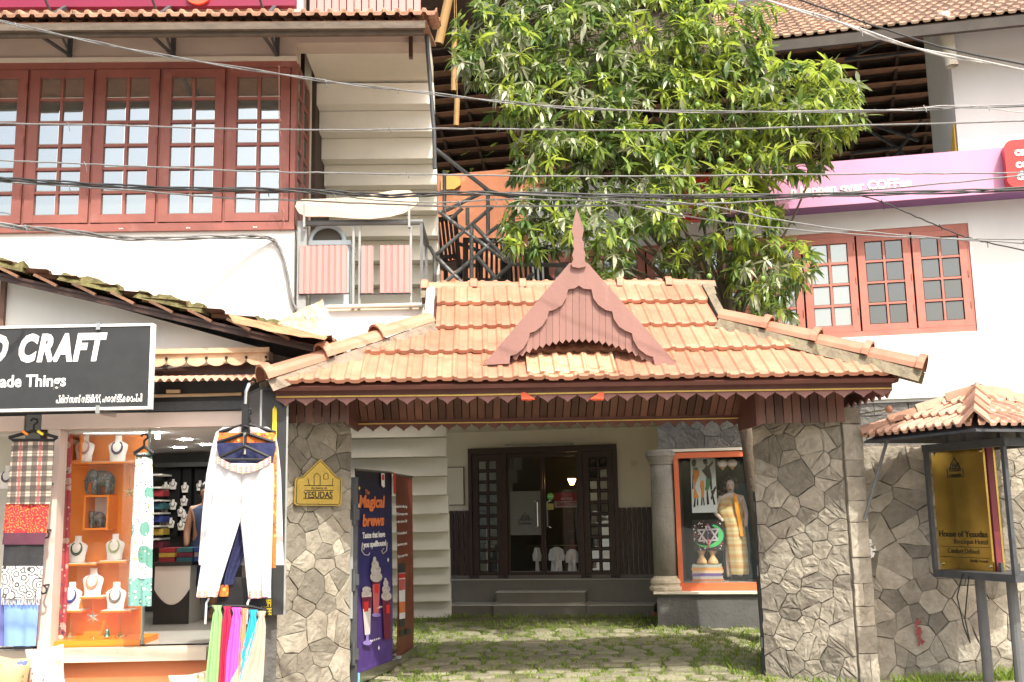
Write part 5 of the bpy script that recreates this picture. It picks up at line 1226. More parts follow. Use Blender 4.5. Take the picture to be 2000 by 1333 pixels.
STRP = print_mat('yellow_striped_cloth', (.56, .46, .20), [((.62, .55, .34), .5, 1), ((.55, .28, .10), .8, .45)], 5, ('Z', 'Z'))
rows = []
for z, xl_, xr3, d_ in ((1.42, -.08, .08, .08), (1.36, -.20, .18, .12), (1.2, -.26, .19, .15), (1.0, -.17, .20, .17), (.85, -.14, .21, .17), (.5, -.12, .23, .17), (.16, -.10, .24, .15), (.12, -.09, .23, .14)):
    rows.append([Q_((xl_ + xr3) / 2 + (xr3 - xl_) / 2 * math.cos(t), d_ * math.sin(t) * (1 + .08 * math.sin(7 * t)), z) for t in [2 * math.pi * k / 24 for k in range(25)]])
MB().grid(rows).build('robe', STRP, mq, smooth=True)
MB().grid([[Q_(x, -.185 + .02 * math.sin(z * 9), z) for x in (.04 + (1.45 - z) * .12, .10 + (1.45 - z) * .12)] for z in [1.45 - k * .1 for k in range(8)]]).build('sash', mat('orange_sash', (.75, .30, .02), .7, .2, 10, 0), mq, smooth=True)
MB().box(Q_(-.10, 0, 0).x, Q_(.22, 0, 0).x, .45, .65, mc.z - .0, mc.z + .03).build('stand', BLACK, mq)

# ---- upper storey of the facade
FW = mat('white_facade_paint', (.72, .725, .70), .75, .05, 1.1, .1, 14, streak=5, dirt=((.46, .44, .39), 2.6, .62, .5))
zl1 = R.z(1750, 786, 0)
wl4 = R.x(1897, 560, 0); wp = (wl4 - R.x(1569, 560, 0)) / 3; NWL = 8
wz0, wz1 = R.z(1760, 650, 0), R.z(1760, 449, 0); wxl = wl4 - wp * NWL
zs0, zs1 = R.z(1780, 392, 0), R.z(1780, 306, 0)
xL = wxl - .25
mb = MB().box(xL, 13, 0, .25, zl1, wz0 - .03).box(xL, 13, 0, .25, wz1 + .03, zs1).box(xL, wxl - .03, 0, .25, wz0 - .03, wz1 + .03).box(wl4 + .03, 13, 0, .25, wz0 - .03, wz1 + .03)
mb.build('facade', FW, rb)
MB().box(R.x(1640, 757, 0), 13, -.05, .0, R.z(1750, 783, 0) + .02, R.z(1750, 761, 0)).build('facade_ledge', FW, rb)
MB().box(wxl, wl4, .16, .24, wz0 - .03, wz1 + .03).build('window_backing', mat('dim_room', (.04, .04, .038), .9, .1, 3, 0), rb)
MB().box(wxl - .03, wl4 + .05, .02, .12, wz0 - .029, wz0 + .05).box(wxl - .03, wl4 + .03, .02, .12, wz1 - .04, wz1 + .029).box(wl4 - .0, wl4 + .05, .02, .12, wz0 + .05, wz1 - .04).box(wxl - .03, wxl + .02, .02, .12, wz0 + .05, wz1 - .04).build('window_frame', REDR, rb)
for k in range(NWL):
    x = wl4 - wp * (k + 1); window(rb, R, x + .022, x + wp - .003, wz0 + .052, wz1 - .042, 2, 4, .018, REDR, (MIXG if k < 2 else GREYG), .10, .085, .028)
MB().box(xL, R.x(1283, 700, 0) + .2, .0, 2.4, zc + .36, zc + .5).build('upper_floor', FW, rb)
# terrace slab and back parapet on the left
xt0, xt1 = R.x(828, 500, -2.2), R.x(1105, 500, -2.2)
MB().box(xt0, xt1, -2.35, 0, zc + .38, zc + .5).box(xt0 - 1.2, xL, 0, 5.2, zc + .36, zc + .5).build('terrace_slab', mat('terrace_concrete', (.30, .28, .25), .9, .15, 3, .1), rb)
TER = mat('terracotta_render', (.40, .155, .075), .8, .15, 2.5, .15, 16, dirt=((.62, .38, .18), 3, .56, .6))
a = R.at(840, 338, 3.0); b = R.at(1030, 338, 3.0); MB().box(a.x - .6, b.x + 1.0, 3.0, 3.2, zc + .5, R.z(930, 336, 3.0)).build('terracotta_parapet', TER, rb)
MB().prism([(lambda p: (p.x, p.z))(R.at(*q, 2.96)) for q in ((862, 348), (880, 343), (899, 349), (900, 362), (888, 370), (862, 372))], 2.94, 2.985).build('wooden_plaque', mat('ochre_wood', (.50, .30, .07), .6, .1, 3, .05), rb)
# purple sign
PUR = mat('pink_purple_sign_face', (.58, .28, .43), .4, .04, 1.5, .02, 40); PURD = mat('deep_purple_sign_edge', (.22, .08, .26), .4, .05, 2, 0)
ys = -.38
zs0, zs1 = R.z(1780, 390, ys), R.z(1780, 303, ys); xs_ = R.x(1398, 380, ys)
cs = thing('coffee_sign', 'long pink and purple coffee shop fascia sign with pale lettering over the windows', 'sign', R, (8, ys, zs0))
MB().box(xs_, 13, ys, ys + .02, zs0, zs1).build('face', PUR, cs); MB().box(xs_ + .002, 13, ys + .021, -.002, zs0 + .003, zs1 - .003).build('box', PURD, cs)
TXT = mat('cream_lettering', (.80, .76, .66), .5, .03, 5, 0)
p = R.at(1544, 383, ys); q = R.at(1780, 359, ys)
text('n happen over COFFee', .175, cs, (p.x, ys - .004, p.z), TXT, .004, bold=.006, fit=q.x - p.x)
def logo(px0, px1, py0, py1, y, label, lines):
    a = R.at(px0, py1, y); b = R.at(px1, py0, y); w_ = b.x - a.x; h_ = b.z - a.z; r = .16 * min(w_, h_)
    pts = []
    for cx_, cz_, s0 in ((b.x - r, b.z - r, 0), (a.x + r, b.z - r, 90), (a.x + r, a.z + r, 180), (b.x - r, a.z + r, 270)):
        pts += [(cx_ + r * math.cos(math.radians(s0 + d)), cz_ + r * math.sin(math.radians(s0 + d))) for d in range(0, 91, 15)]
    t = thing('logo_sign', label, 'sign', R, (a.x + w_ / 2, y, a.z), 'red logo boxes')
    MB().prism(pts[::-1], y, y + .16).build('box', mat('glossy_red_sign', (.72, .05, .045), .3, .05, 2, 0), t)
    for k, s_ in enumerate(lines): text(s_, h_ * .25, t, (a.x + w_ * .14, y - .003, b.z - h_ * (.34 + .26 * k)), WHITEP, .003, bold=.006)
    q_ = MB().prism([(a.x + w_ * .55, a.z + h_ * .06), (a.x + w_ * .9, a.z + h_ * .06), (a.x + w_ * .8, a.z + h_ * .14), (a.x + w_ * .62, a.z + h_ * .12)], y - .01, y - .001); q_.build('swash', WHITEP, t)
logo(1969, 2095, 264, 366, -.56, 'glossy red rounded logo box at the right end of the coffee sign', ('cafe', 'coffee', 'day'))
logo(1322, 1396, 336, 432, -.56, 'red rounded logo box half hidden in the mango tree', ('cafe', 'coffee', 'day'))
# ---- upper right wall, fin and open loft roof
ye = -.75; zE = R.z(1740, 55, ye)
xf = R.x(1864, 200, 0)
PITCH = R_(31); YRG = 5.2; zRG = zE + (YRG - ye) * math.tan(PITCH)
zw_top = lambda y: zE + (y - ye) * math.tan(PITCH) - .12
MB().box(xf, 13, .0, .2, zs1 - .3, zw_top(0)).build('upper_wall', FW, rb)
MB().add([(xf, .2, zs1 - .3), (xf, 1.7, zs1 - .3), (xf, 1.7, zw_top(1.7)), (xf, .2, zw_top(.2)), (xf + .15, .2, zs1 - .3), (xf + .15, 1.7, zs1 - .3), (xf + .15, 1.7, zw_top(1.7)), (xf + .15, .2, zw_top(.2))], [(0, 1, 2, 3), (7, 6, 5, 4), (0, 4, 5, 1), (1, 5, 6, 2), (2, 6, 7, 3), (3, 7, 4, 0)]).build('fin_wall', mat('shaded_white_fin', (.62, .63, .60), .8, .05, 2, .05), rb)  # white wall greyed in colour for its shaded side
MB().add([(xf - .01, .05, zs1 - .3), (xf - .01, .9, zs1 - .3), (xf - .01, .05, R.z(1863, 236, 0)), (xf - .03, .05, zs1 - .3), (xf - .03, .9, zs1 - .3), (xf - .03, .05, R.z(1863, 236, 0))], [(0, 2, 1), (3, 4, 5), (0, 1, 4, 3), (1, 2, 5, 4), (2, 0, 3, 5)]).build('yellow_panel', mat('yellow_panel', (.66, .42, .06), .5, .08, 5, 0), rb)
# roof
xr0_ = R.x(1062, 80, ye); xB0 = R.x(640, 100, 3) - 1.5
Vp = Vector((0, math.cos(PITCH), math.sin(PITCH)))
tile_slope(rb, Vector((0, ye, zE)), X_, Vp, R.x(1395, 80, ye), 9.2, 14, .40, .30, .48, tile_mesh(.30, .48, TILEF, 2, .04), lift=.03, jit=.012)
UND = mat('dark_roof_boards', (.060, .038, .027), .85, .35, 5, .2, 20, streak=.3)
def slab(pts, th, m, name):
    P = [Vector(p) for p in pts]; nn = (P[1] - P[0]).cross(P[2] - P[0]).normalized() * th; n = len(P)
    return MB().add(P + [p - nn for p in P], [tuple(range(n)), tuple(range(2 * n - 1, n - 1, -1))] + [(i, i + n, (i + 1) % n + n, (i + 1) % n) for i in range(n)]).build(name, m, rb)
slab([(xr0_, ye, zE), (13, ye, zE), (13, YRG, zRG), (xr0_, YRG, zRG)], .04, UND, 'roof_deck')
YBK = 12.2; zBK = zRG - (YBK - YRG) * math.tan(R_(30))
slab([(13, YBK, zBK), (xB0, YBK, zBK), (xB0, YRG, zRG), (13, YRG, zRG)], .04, UND, 'roof_deck')
t30 = math.tan(R_(30)); slab([(xr0_ + 2.4, YRG + .002, zRG), (xB0, YRG + .002, zRG), (xB0, YRG - 3, zRG + 3 * t30), (xr0_ + 2.4, YRG - 3, zRG + 3 * t30)], .04, UND, 'roof_deck')
MB().box(xr0_, 13, ye - .02, ye + .05, zE - .16, zE - .02).build('eave_board', mat('dark_eave_board', (.06, .05, .042), .8, .2, 4, .1), rb)
Vb = Vector((0, math.cos(R_(30)), -math.sin(R_(30)))); Nb = Vector((0, -Vb.z * -1, Vb.y)) 
TUN = mat('brown_tile_underside', (.20, .105, .065), .85, .25, 6, .2, 20, rnd=.25)
for k in range(20):     # courses of tile seen from below, between rafters
    q = Vector((0, YRG, zRG)) + Vb * (.2 + k * .36)
    MB().box(xB0 + .2, 11, q.y, q.y + .345, q.z - .085 - (.345 * math.tan(R_(30))), q.z - .075 - (.345 * math.tan(R_(30)))).build('tile_course', TUN, rb)
    MB().box(xB0, 12, q.y - .025, q.y + .025, q.z - .135, q.z - .095).build('batten', UND, rb)
x = xB0 + .3
while x < 10:
    MB().bar((x, YRG, zRG - .17), (x, YBK, zBK - .17), .06, .10).build('rafter', UND, rb); x += .75
MB().box(xB0, 12, YBK - .2, YBK - .06, zBK - .32, zBK - .18).build('back_beam', UND, rb)
for a, b in (((1650, 118), (1735, 75)), ((1650, 118), (1800, 100)), ((1660, 300), (1760, 288)), ((1757, 292), (1800, 235)), ((1757, 292), (1690, 250)), ((1760, 292), (1738, 312)), ((1757, 291), (1775, 320)), ((1660, 228), (1795, 275))):
    MB().tube([R.at(*a, 2.6), R.at(*b, 2.6)], .028, 6).build('truss_bar', IRON, rb)
x = R.x(1500, 200, 1.2)
RUST = mat('rusty_white_pipe', (.62, .58, .48), .6, .1, 5, .1, 30, dirt=((.26, .12, .05), 3.5, .56, .9))
for a, b, lab in (((1843, 30), (1859, 130), 'rusty white pipe stub hanging under the right eave'), ((1499, 72), (1505, 150), 'rusty white pipe stub above the mango tree')):
    p, q = R.at(*a, ye + .30), R.at(*b, ye + .30); d_ = (p - q).normalized() * .1
    mb = MB().tube([p + d_ * .2, q], .085, 14, cap=False); mb.tube([q, p + d_ * .2], .07, 14, cap=False); mb.solo('rain_pipe', RUST, R, tuple(q), lab, 'pipe', 'pipe stubs under the eave')
BAM = mat('punched_brown_tube', (.34, .20, .07), .6, .15, 6, .1, 30, dirt=((.06, .035, .015), 40, .66, .9))
for a, b, r, lab in (((878, -10), (857, 86), .075, 'tilted brown punched tube lamp nearest the top edge'), ((888, 60), (886, 178), .045, 'upright brown punched tube lamp hanging above the cable'), ((893, 192), (891, 246), .045, 'lower brown punched tube lamp under the dark roof')):
    p, q = R.at(*a, 1.2), R.at(*b, 1.2); mb = MB().tube([p, q], r, 14, cap=False); mb.tube([q, p], r * .75, 14, cap=False); mb.tube([p, p + Vector((0, 0, 2.0))], .006, 5); mb.solo('tube_lamp', BAM, R, tuple(q), lab, 'lamp', 'punched tube lamps')
# ---- pipe railing, chairs on the terrace
rl = thing('pipe_railing', 'dark grey welded pipe railing with crossed diagonals on the terrace above the gateway roof', 'railing', R, (xt0 + .8, -2.2, zc + .5))
for seg in ([(850, 291), (902, 332), (956, 374), (1010, 388)], [(868, 335), (868, 410)], [(953, 376), (953, 460)], [(857, 413), (908, 452), (997, 516)], [(852, 498), (962, 404)], [(852, 502), (903, 553)], [(921, 443), (921, 553)], [(925, 440), (997, 516)],
            [(868, 553), (966, 470)], [(932, 502), (968, 543)], [(997, 516), (1110, 519)], [(997, 518), (958, 553)], [(1042, 534), (1020, 553)], [(1002, 425), (1002, 516)], [(862, 416), (948, 374)], [(882, 427), (903, 407)], [(913, 407), (913, 440)], [(826, 479), (840, 484), (849, 500), (849, 553)], [(955, 455), (975, 440)], [(990, 440), (1020, 438)]):
    MB().tube([R.at(a, b, -2.2) for a, b in seg], .026, 8).build('pipe', PIPE, rl)
CHW = mat('dark_stained_slats', (.030, .024, .020), .5, .2, 6, .1)
def slat_chair(loc, rz, label):
    fr = Fr(0, 0, 0); o = bpy.data.objects.new('garden_chair', None); link(o); OFF[o.name] = Vector(); tag(o, label, 'chair', 'slatted chairs on the terrace')
    for k in range(9): MB().bar((-.26 + k * .065, .24, .44), (-.26 + k * .065, .34, .98), .035, .02).build('back_slat', CHW, o)
    for k in range(7): MB().box(-.28, .28, -.24 + k * .07, -.19 + k * .07, .42, .44).build('seat_slat', CHW, o)
    for a in (-.29, .29):
        MB().bar((a, -.24, 0), (a, -.24, .62), .045, .045).build('leg', CHW, o); MB().bar((a, .24, 0), (a, .36, 1.02), .045, .045).build('leg', CHW, o); MB().box(a - .03, a + .03, -.26, .28, .62, .65).build('armrest', CHW, o)
    MB().box(-.27, .27, .33, .37, .96, 1.02).build('back_rail', CHW, o); MB().box(-.27, .27, .24, .27, .46, .51).build('back_rail', CHW, o)
    w = R.world(loc); o.location = w; o.rotation_euler = (0, 0, R.a + rz); return o
slat_chair((R.x(884, 450, -1.2), -1.2, R.z(884, 440, -1.2) - 1.0), 2.8, 'dark slatted chair with its back to the left, behind the railing diagonals')
slat_chair((R.x(945, 500, -1.5), -1.5, R.z(945, 482, -1.5) - 1.0), 3.5, 'dark slatted chair in the middle behind the railing, lower than the left one')
slat_chair((R.x(1035, 520, -1.3), -1.3, R.z(1035, 500, -1.3) - 1.0), 3.14, 'dark slatted chair partly hidden by the gable and leaves')
# sheet of foliage-free things on the courtyard: brick and steel gate leaves
q = R.flo(1290, 1208); MB().box(-.11, .11, -.05, .05, 0, .065).build('loose_brick', mat('red_brick', (.36, .15, .09), .85, .2, 8, .3), None, loc=R.world((q.x, q.y, .03)), rot=(0, 0, .3))
tag(bpy.data.objects['loose_brick'], 'single red brick lying at the foot of the porch steps', 'brick')
def gate_leaf(px, y0, y1, zt_, label, x_off, lean):
    a = W0.at(px, 1000, y0)
    t = thing('steel_gate', label, 'gate', W0, (a.x, y0, 0), 'open steel gate leaves')
    MB().box(a.x - .03, a.x + .03, y0 - .03, y0 + .03, .03, zt_).build('post', IRON, t)
    xe_ = a.x + lean
    MB().box(xe_ - .02, xe_ + .02, y1 - .02, y1 + .02, .05, zt_ - .1).build('stile', IRON, t)
    for z in (.08, zt_ * .5, zt_ - .12): MB().bar((a.x, y0 + .03, z), (xe_, y1 - .02, z), .03, .04).build('rail', IRON, t)
    for k in range(7):
        f = (k + 1) / 8; z0 = .1; MB().bar((a.x + lean * f, y0 + (y1 - y0) * f, .10), (a.x + lean * f, y0 + (y1 - y0) * f, zt_ - .14), .014, .014).build('bar', IRON, t)
    for z in (.28, .95, 1.55): MB().box(a.x - .045, a.x + .05, y0 - .055, y0 - .031, z, z + .10).tube([(a.x, y0 - .05, z - .05), (a.x, y0 - .05, z + .15)], .022, 8).build('hinge', IRON, t)
    return t
gate_leaf(1479, 10.32, 11.9, 1.75, 'dark steel gate leaf folded open against the right stone wall', 0, .37)
gl = gate_leaf(693, 10.06, 10.9, 1.95, 'dark steel gate post and leaf beside the left stone wall, behind the banner', 0, -.12)
a = W0.at(684, 1000, 10.02); MB().box(a.x - .02, a.x + .03, 10.0, 10.02, .65, 1.55).build('white_plate', GREYP, gl)
# ================================================================ brass plaque on the left wall
def tfit(body, fr, par, px0, py0, px1, ptop, y, m, cap=.73, **kw):
    a = fr.at(px0, py0, y); b = fr.at(px1, py0, y); c = fr.at(px0, ptop, y)
    return text(body, abs(c.z - a.z) / cap, par, (a.x, y, a.z), m, kw.pop('ext', .001), fit=b.x - a.x, **kw)
PRNT = mat('black_print', (.012, .012, .010), .5, .05, 6, 0)
yq = -.055
def zp(l): return [(lambda p: (p.x, p.z))(PL.at(520 + x / 2.55, 810 + y / 2.55, yq)) for x, y in l]
pq = thing('house_plaque', 'house shaped brass plaque with black outline and lettering on the left stone wall', 'plaque', PL, tuple(PL.at(620, 987, yq)))
def inset(pts, d):
    cx = sum(p[0] for p in pts) / len(pts); cz = sum(p[1] for p in pts) / len(pts); return [(p[0] + (cx - p[0]) * d, p[1] + (cz - p[1]) * d) for p in pts]
out = zp([(150, 453), (138, 445), (142, 325), (150, 316), (176, 310), (268, 222), (350, 310), (368, 318), (376, 328), (372, 446), (362, 455)])
MB().prism(out[::-1], yq - .008, yq + .006).build('plate', GOLD, pq)
MB().tube([(x, yq - .009, z) for x, z in inset(out, .07) + [inset(out, .07)[0]]], .0035, 4).build('border_line', PRNT, pq)
for l in ([(205, 318), (212, 352)], [(330, 318), (326, 352)], [(236, 352), (236, 305), (250, 292), (266, 305), (266, 352)], [(284, 322), (284, 300), (295, 290), (306, 300), (306, 322), (284, 322)], [(188, 354), (332, 354)], [(188, 378), (332, 378)], [(183, 418), (330, 420)]):
    MB().tube([(x, yq - .009, z) for x, z in zp(l)], .0035, 4).build('engraved_line', PRNT, pq)
tfit('the house of', PL, pq, 608, 956, 638, 950.5, yq - .009, PRNT); tfit('YESUDAS', PL, pq, 593, 973, 650, 960, yq - .009, PRNT, bold=.0015)

# ================================================================ roll-up banners
def banner(X, Y, deg, w, h, name, label, m):
    fr = Fr(X, Y, deg); t = thing('roll_up_banner', label, 'banner', fr, (w / 2, 0, 0), 'roll-up banners behind the left wall')
    mb = MB(); nz, nx = 16, 6
    f = lambda i, j: (w * i / nx, -.006 * math.sin(i * 1.3 + j * .3) - .01 * math.sin(math.pi * j / nz), .12 + (h - .12) * j / nz)
    mb.grid([[f(i, j) for i in range(nx + 1)] for j in range(nz + 1)]); mb.grid([[(a, b + .004, c) for a, b, c in [f(i, j) for i in range(nx, -1, -1)]] for j in range(nz + 1)]); mb.build('banner_sheet', m, t, smooth=True)
    MB().tube([(-.01, 0, h), (w + .01, 0, h)], .012, 8).build('top_bar', STEEL, t)
    MB().tube([(w / 2, .06, .08), (w / 2, .03, h)], .012, 8).build('pole', STEEL, t)
    MB().prism([(0, 0.04), (w, 0.04), (w, .10), (w - .01, .13), (.01, .13), (0, .10)], -.05, .06).build('base', STEEL, t)
    return fr, t
def gradmat(name, stops, z0, z1):
    m = mat(name, (1, 1, 1), .45, .0, 3, 0); n = m.node_tree.nodes; l = m.node_tree.links; tc = n.new('ShaderNodeTexCoord'); sp = n.new('ShaderNodeSeparateXYZ'); l.new(tc.outputs['Object'], sp.inputs[0])
    mr = n.new('ShaderNodeMapRange'); mr.inputs[1].default_value = z0; mr.inputs[2].default_value = z1; l.new(sp.outputs[2], mr.inputs[0]); cr = n.new('ShaderNodeValToRGB'); l.new(mr.outputs[0], cr.inputs[0])
    while len(cr.color_ramp.elements) < len(stops): cr.color_ramp.elements.new(.5)
    for e, (p, c) in zip(cr.color_ramp.elements, stops): e.position = p; e.color = (*c, 1)
    no = n.new('ShaderNodeTexNoise'); no.inputs['Scale'].default_value = 9; l.new(tc.outputs['Object'], no.inputs['Vector']); x = n.new('ShaderNodeMix'); x.data_type = 'RGBA'; x.blend_type = 'OVERLAY'; x.inputs[0].default_value = .5
    l.new(cr.outputs[0], x.inputs[6]); l.new(no.outputs['Fac'], x.inputs[7]); l.new(x.outputs[2], n['Principled BSDF'].inputs['Base Color']); return m
B1M = gradmat('purple_banner_print', [(0, (.07, .035, .18)), (.25, (.09, .05, .21)), (.5, (.022, .022, .13)), (.8, (.013, .014, .07)), (1, (.005, .005, .009))], .12, 2.02)
b1, t1 = banner(-1.535, 10.22, 76, .98, 2.03, 'b', 'purple roll-up banner for magical brews with three topped cups, nearest the left wall', B1M)
B2M = gradmat('brown_banner_print', [(0, (.16, .04, .02)), (.5, (.20, .055, .025)), (1, (.13, .03, .02))], .1, 1.9)
b2, t2 = banner(-1.275, 11.4, 84, .86, 2.02, 'b', 'brown roll-up banner with app text and a phone, behind the purple one', B2M)
ORT = mat('orange_title_print', (.72, .20, .06), .5, .1, 6, 0)
yb_ = -.020
tfit('The', b1, t1, 713, 966, 722, 956, yb_, ORT); tfit('Magical', b1, t1, 701, 991, 751, 967, yb_, ORT, bold=.006, shear=.1); tfit('brews', b1, t1, 708, 1028, 750, 1005, yb_, ORT, bold=.006, shear=.1)
tfit('Tastes that leave', b1, t1, 708, 1052, 752, 1040, yb_, WHITEP, bold=.002); tfit('you spellbound', b1, t1, 710, 1070, 754, 1058, yb_, WHITEP, bold=.002)
def z7(l): return [(520 + x / 2.5, 800 + y / 2.5) for x, y in l]
def flat(fr, par, pts, y, m, name='printed_shape'):
    P = [fr.at(a, b, y) for a, b in pts]; return MB().add(P, [tuple(range(len(P)))]).build(name, m, par)
PK = mat('pink_drink_print', (.55, .12, .12), .5, .1, 8, 0); LV = mat('pale_drink_print', (.62, .58, .56), .5, .1, 8, 0); PU2 = mat('dark_red_drink_print', (.14, .015, .04), .5, .1, 8, 0); CRM = mat('cream_top_print', (.74, .70, .66), .5, .2, 25, 0, col2=(.40, .36, .34)); RDL = mat('red_logo_print', (.6, .03, .03), .5, 0, 3, 0); LIL = mat('lilac_print', (.30, .22, .55), .5, .2, 12, 0)
CR2 = mat('cream_shadow_print', (.42, .36, .33), .5, .2, 25, 0)
def ell(cx, cy, rx, ry, n=14): return [(cx + rx * math.cos(2 * math.pi * i / n), cy + ry * math.sin(2 * math.pi * i / n)) for i in range(n)]
shp = [([(518, 828), (556, 824), (549, 1000), (524, 1002)], PK), ([(518, 828), (556, 824), (555, 850), (519, 856)], PU2), (ell(537, 818, 30, 26), CRM), (ell(524, 806, 11, 9), CR2), (ell(535, 785, 25, 24), CRM), (ell(545, 778, 10, 7), CR2), (ell(532, 757, 18, 19), CRM), (ell(527, 752, 7, 5), CR2), (ell(529, 733, 8, 14), CRM), ([(530, 858), (550, 855), (549, 895), (532, 898)], RDL), (ell(537, 1004, 22, 10), LIL),
       ([(466, 900), (514, 896), (507, 1098), (482, 1102)], LV), ([(467, 918), (513, 914), (511, 970), (470, 975)], PU2), (ell(490, 898, 25, 13), CRM), (ell(490, 880, 22, 15), CRM), ([(476, 940), (500, 937), (499, 985), (478, 988)], RDL), ([(488, 1100), (500, 1100), (501, 1130), (487, 1132)], LIL), (ell(494, 1140, 22, 12), LIL),
       ([(566, 925), (608, 920), (608, 1118), (578, 1126)], PU2), (ell(587, 912, 26, 22), CRM), (ell(576, 905, 9, 8), CR2), (ell(585, 878, 20, 20), CRM), (ell(594, 872, 8, 7), CR2), (ell(584, 850, 13, 16), CRM), (ell(582, 832, 6, 10), CRM), ([(586, 955), (603, 953), (603, 995), (587, 998)], RDL)]
for k, (pl, m_) in enumerate(shp):
    flat(b1, t1, z7(pl), yb_ - .001 - .0006 * k, m_, 'printed_cup')
flat(b1, t1, z7([(562, 312), (578, 314), (579, 378), (572, 382), (562, 370)]), yb_, WHITEP, 'logo_patch'); flat(b1, t1, z7([(565, 318), (576, 319), (576, 345), (565, 345)]), yb_ - .002, RDL, 'logo_mark')
for x, y in ((455, 385), (443, 480), (452, 470), (595, 735), (550, 1165)): flat(b1, t1, z7([(x - 4, y), (x, y - 12), (x + 4, y), (x, y + 12)]), yb_, YELLOWP if y < 400 else WHITEP, 'sparkle')
for l in ([(470, 650), (466, 690), (480, 710), (500, 712), (506, 700)], [(590, 650), (588, 690), (570, 705), (564, 690), (574, 680)]): MB().tube([b1.at(*q, yb_) for q in z7(l)], .004, 4).build('flourish', LV, t1)
for py, s_ in ((1190, 'cold brew'), (1255, 'latte')): tfit(s_, b1, t1, 722 if py > 1200 else 736, py, 742 if py > 1200 else 752, py - 5, yb_, WHITEP)
c = b1.at(698, 1316, -.06); MB().box(-.008, .0, -.052, .062, .035, .135).build('end_cap', mat('pale_blue_cap', (.25, .55, .75), .5, .05, 4, 0), t1)
MB().bar((.6, -.05, .035), (.6, -.34, .02), .03, .015).build('foot', STEEL, t1); MB().bar((.25, -.05, .035), (.25, -.34, .02), .03, .015).build('foot', STEEL, t1)
for k, (py, s_, a, b) in enumerate(((992, 'Download the Coffee App', 769, 795), (1007, 'a FREE beverage waits', 769, 796), (1022, 'on orders above 200', 770, 795), (1045, 'Personalised', 776, 794), (1067, 'Earn more points', 776, 795), (1090, 'Pay at your time', 777, 796))): tfit(s_, b2, t2, a, py, b, py - 6, -.018, WHITEP)
for k, (pl, m_) in enumerate((([(645, 755), (680, 750), (678, 1060), (650, 1065)], BLACKP), ([(647, 800), (679, 797), (678, 1020), (650, 1025)], WHITEP), ([(647, 802), (679, 799), (679, 822), (647, 826)], RDL), ([(648, 830), (678, 828), (678, 880), (650, 885)], PK), ([(648, 940), (678, 938), (678, 990), (650, 995)], ORT), ([(653, 1080), (676, 1075), (676, 1105), (654, 1108)], BLACKP), ([(684, 1072), (706, 1066), (706, 1098), (684, 1102)], BLACKP), ([(618, 305), (630, 312), (632, 415), (622, 412)], RDL))):
    flat(b2, t2, z7(pl), -.017 - .001 * k, m_, 'printed_shape')

# ================================================================ hotel sign with its own tiled roof
T = Fr(4.12, 9.28, -71)
hs = thing('hotel_sign', 'free standing brass hotel sign under a small pyramid of clay tiles on two grey posts', 'sign', T, (0, 0, 0))
HS = .70
ze2 = 2.18; za2 = 2.53
stile = tile_mesh(.105, .40, mat('sunbaked_small_tile', (.50, .29, .20), .75, .2, 8, .2, 40, rnd=.18, dirt=((.26, .20, .15), 8, .6, .6)), 1, .035, th=.025)
for k in range(4):
    Rk = Matrix.Rotation(k * math.pi / 2, 3, 'Z'); U = Rk @ Vector((1, 0, 0)); Vh = Rk @ Vector((0, HS, za2 - ze2)); Ls = Vh.length; V = Vh / Ls; O = Rk @ Vector((-HS, -HS, 0)) + Vector((0, 0, ze2))
    tile_slope(hs, O, U, V, 0, 2 * HS, 3, Ls / 3, .108, Ls / 3 + .07, stile, [lambda r: lineclip((0, 0), (HS, Ls), (HS, .1)), lambda r: lineclip((2 * HS, 0), (HS, Ls), (HS, .1))], lift=.035)
    MB().add([O - V * .0, O + U * 2 * HS, O + U * HS + V * Ls, O - Vector((0, 0, .02)), O + U * 2 * HS - Vector((0, 0, .02)), O + U * HS + V * Ls - Vector((0, 0, .02))], [(0, 1, 2), (5, 4, 3), (0, 3, 4, 1), (1, 4, 5, 2), (2, 5, 3, 0)]).build('roof_board', IRON, hs)
    # ridge tiles down each hip
    Pq = O + Vector((0, 0, .06)); Qq = Vector((0, 0, za2 + .05)); d = Qq - Pq
    me = MB(); ang_ = []
    prof = [(-.085, -.05), (-.05, .012), (0, .035), (.05, .012), (.085, -.05)] if k != 1 else [(-.11, -.06), (0, .055), (.11, -.06)]
    Lk = d.length / 4
    for r_ in range(4):
        Vd2 = d.normalized(); U2 = Vd2.cross(Z_).normalized(); N2 = U2.cross(Vd2); c0 = Pq + d * r_ / 4 + N2 * (.02 + random.uniform(0, .01))
        mm = MB(); rows = [[(x, y, z + h_) for x, z in prof] for y, h_ in ((0, .028), (Lk * 1.15, .0))]; mm.grid(rows); mm.grid([[(x, 0, z + .004) for x, z in prof], rows[0]])
        inst('ridge_tile', mm.mesh('ridge_tile', TILEO if r_ % 2 else stile.materials[0]), hs, Matrix.Translation(c0) @ Matrix((U2, Vd2, N2)).transposed().to_4x4())
ztr = 1.0
zt_ = T.z(1870, 868, 0)
MB().box(-.48, .48, -.23, .23, ztr - .05, ztr + .012).build('tray', IRON, hs)
MB().box(-.50, .50, -.23, -.18, 2.06, 2.13).box(-.50, .50, .18, .23, 2.06, 2.13).box(-.50, -.45, -.179, .179, 2.061, 2.129).box(.45, .50, -.179, .179, 2.061, 2.129).build('head_frame', IRON, hs)
for a in (-.465, .465):
    for b in (-.215, .215): MB().box(a - .018, a + .018, b - .018, b + .018, ztr + .013, 2.059).build('corner_post', IRON, hs)
for a in (-.22, .0, .22):
    for b in (-.2, .2): MB().box(a - .02, a + .02, b - .012, b + .012, 2.131, ze2 + .03).build('roof_prop', IRON, hs)
for a in (-.3, -.1, .12, .3):
    MB().box(a - .015, a + .015, -.04, -.01, ztr + .013, ztr + .09).build('clip', IRON, hs)
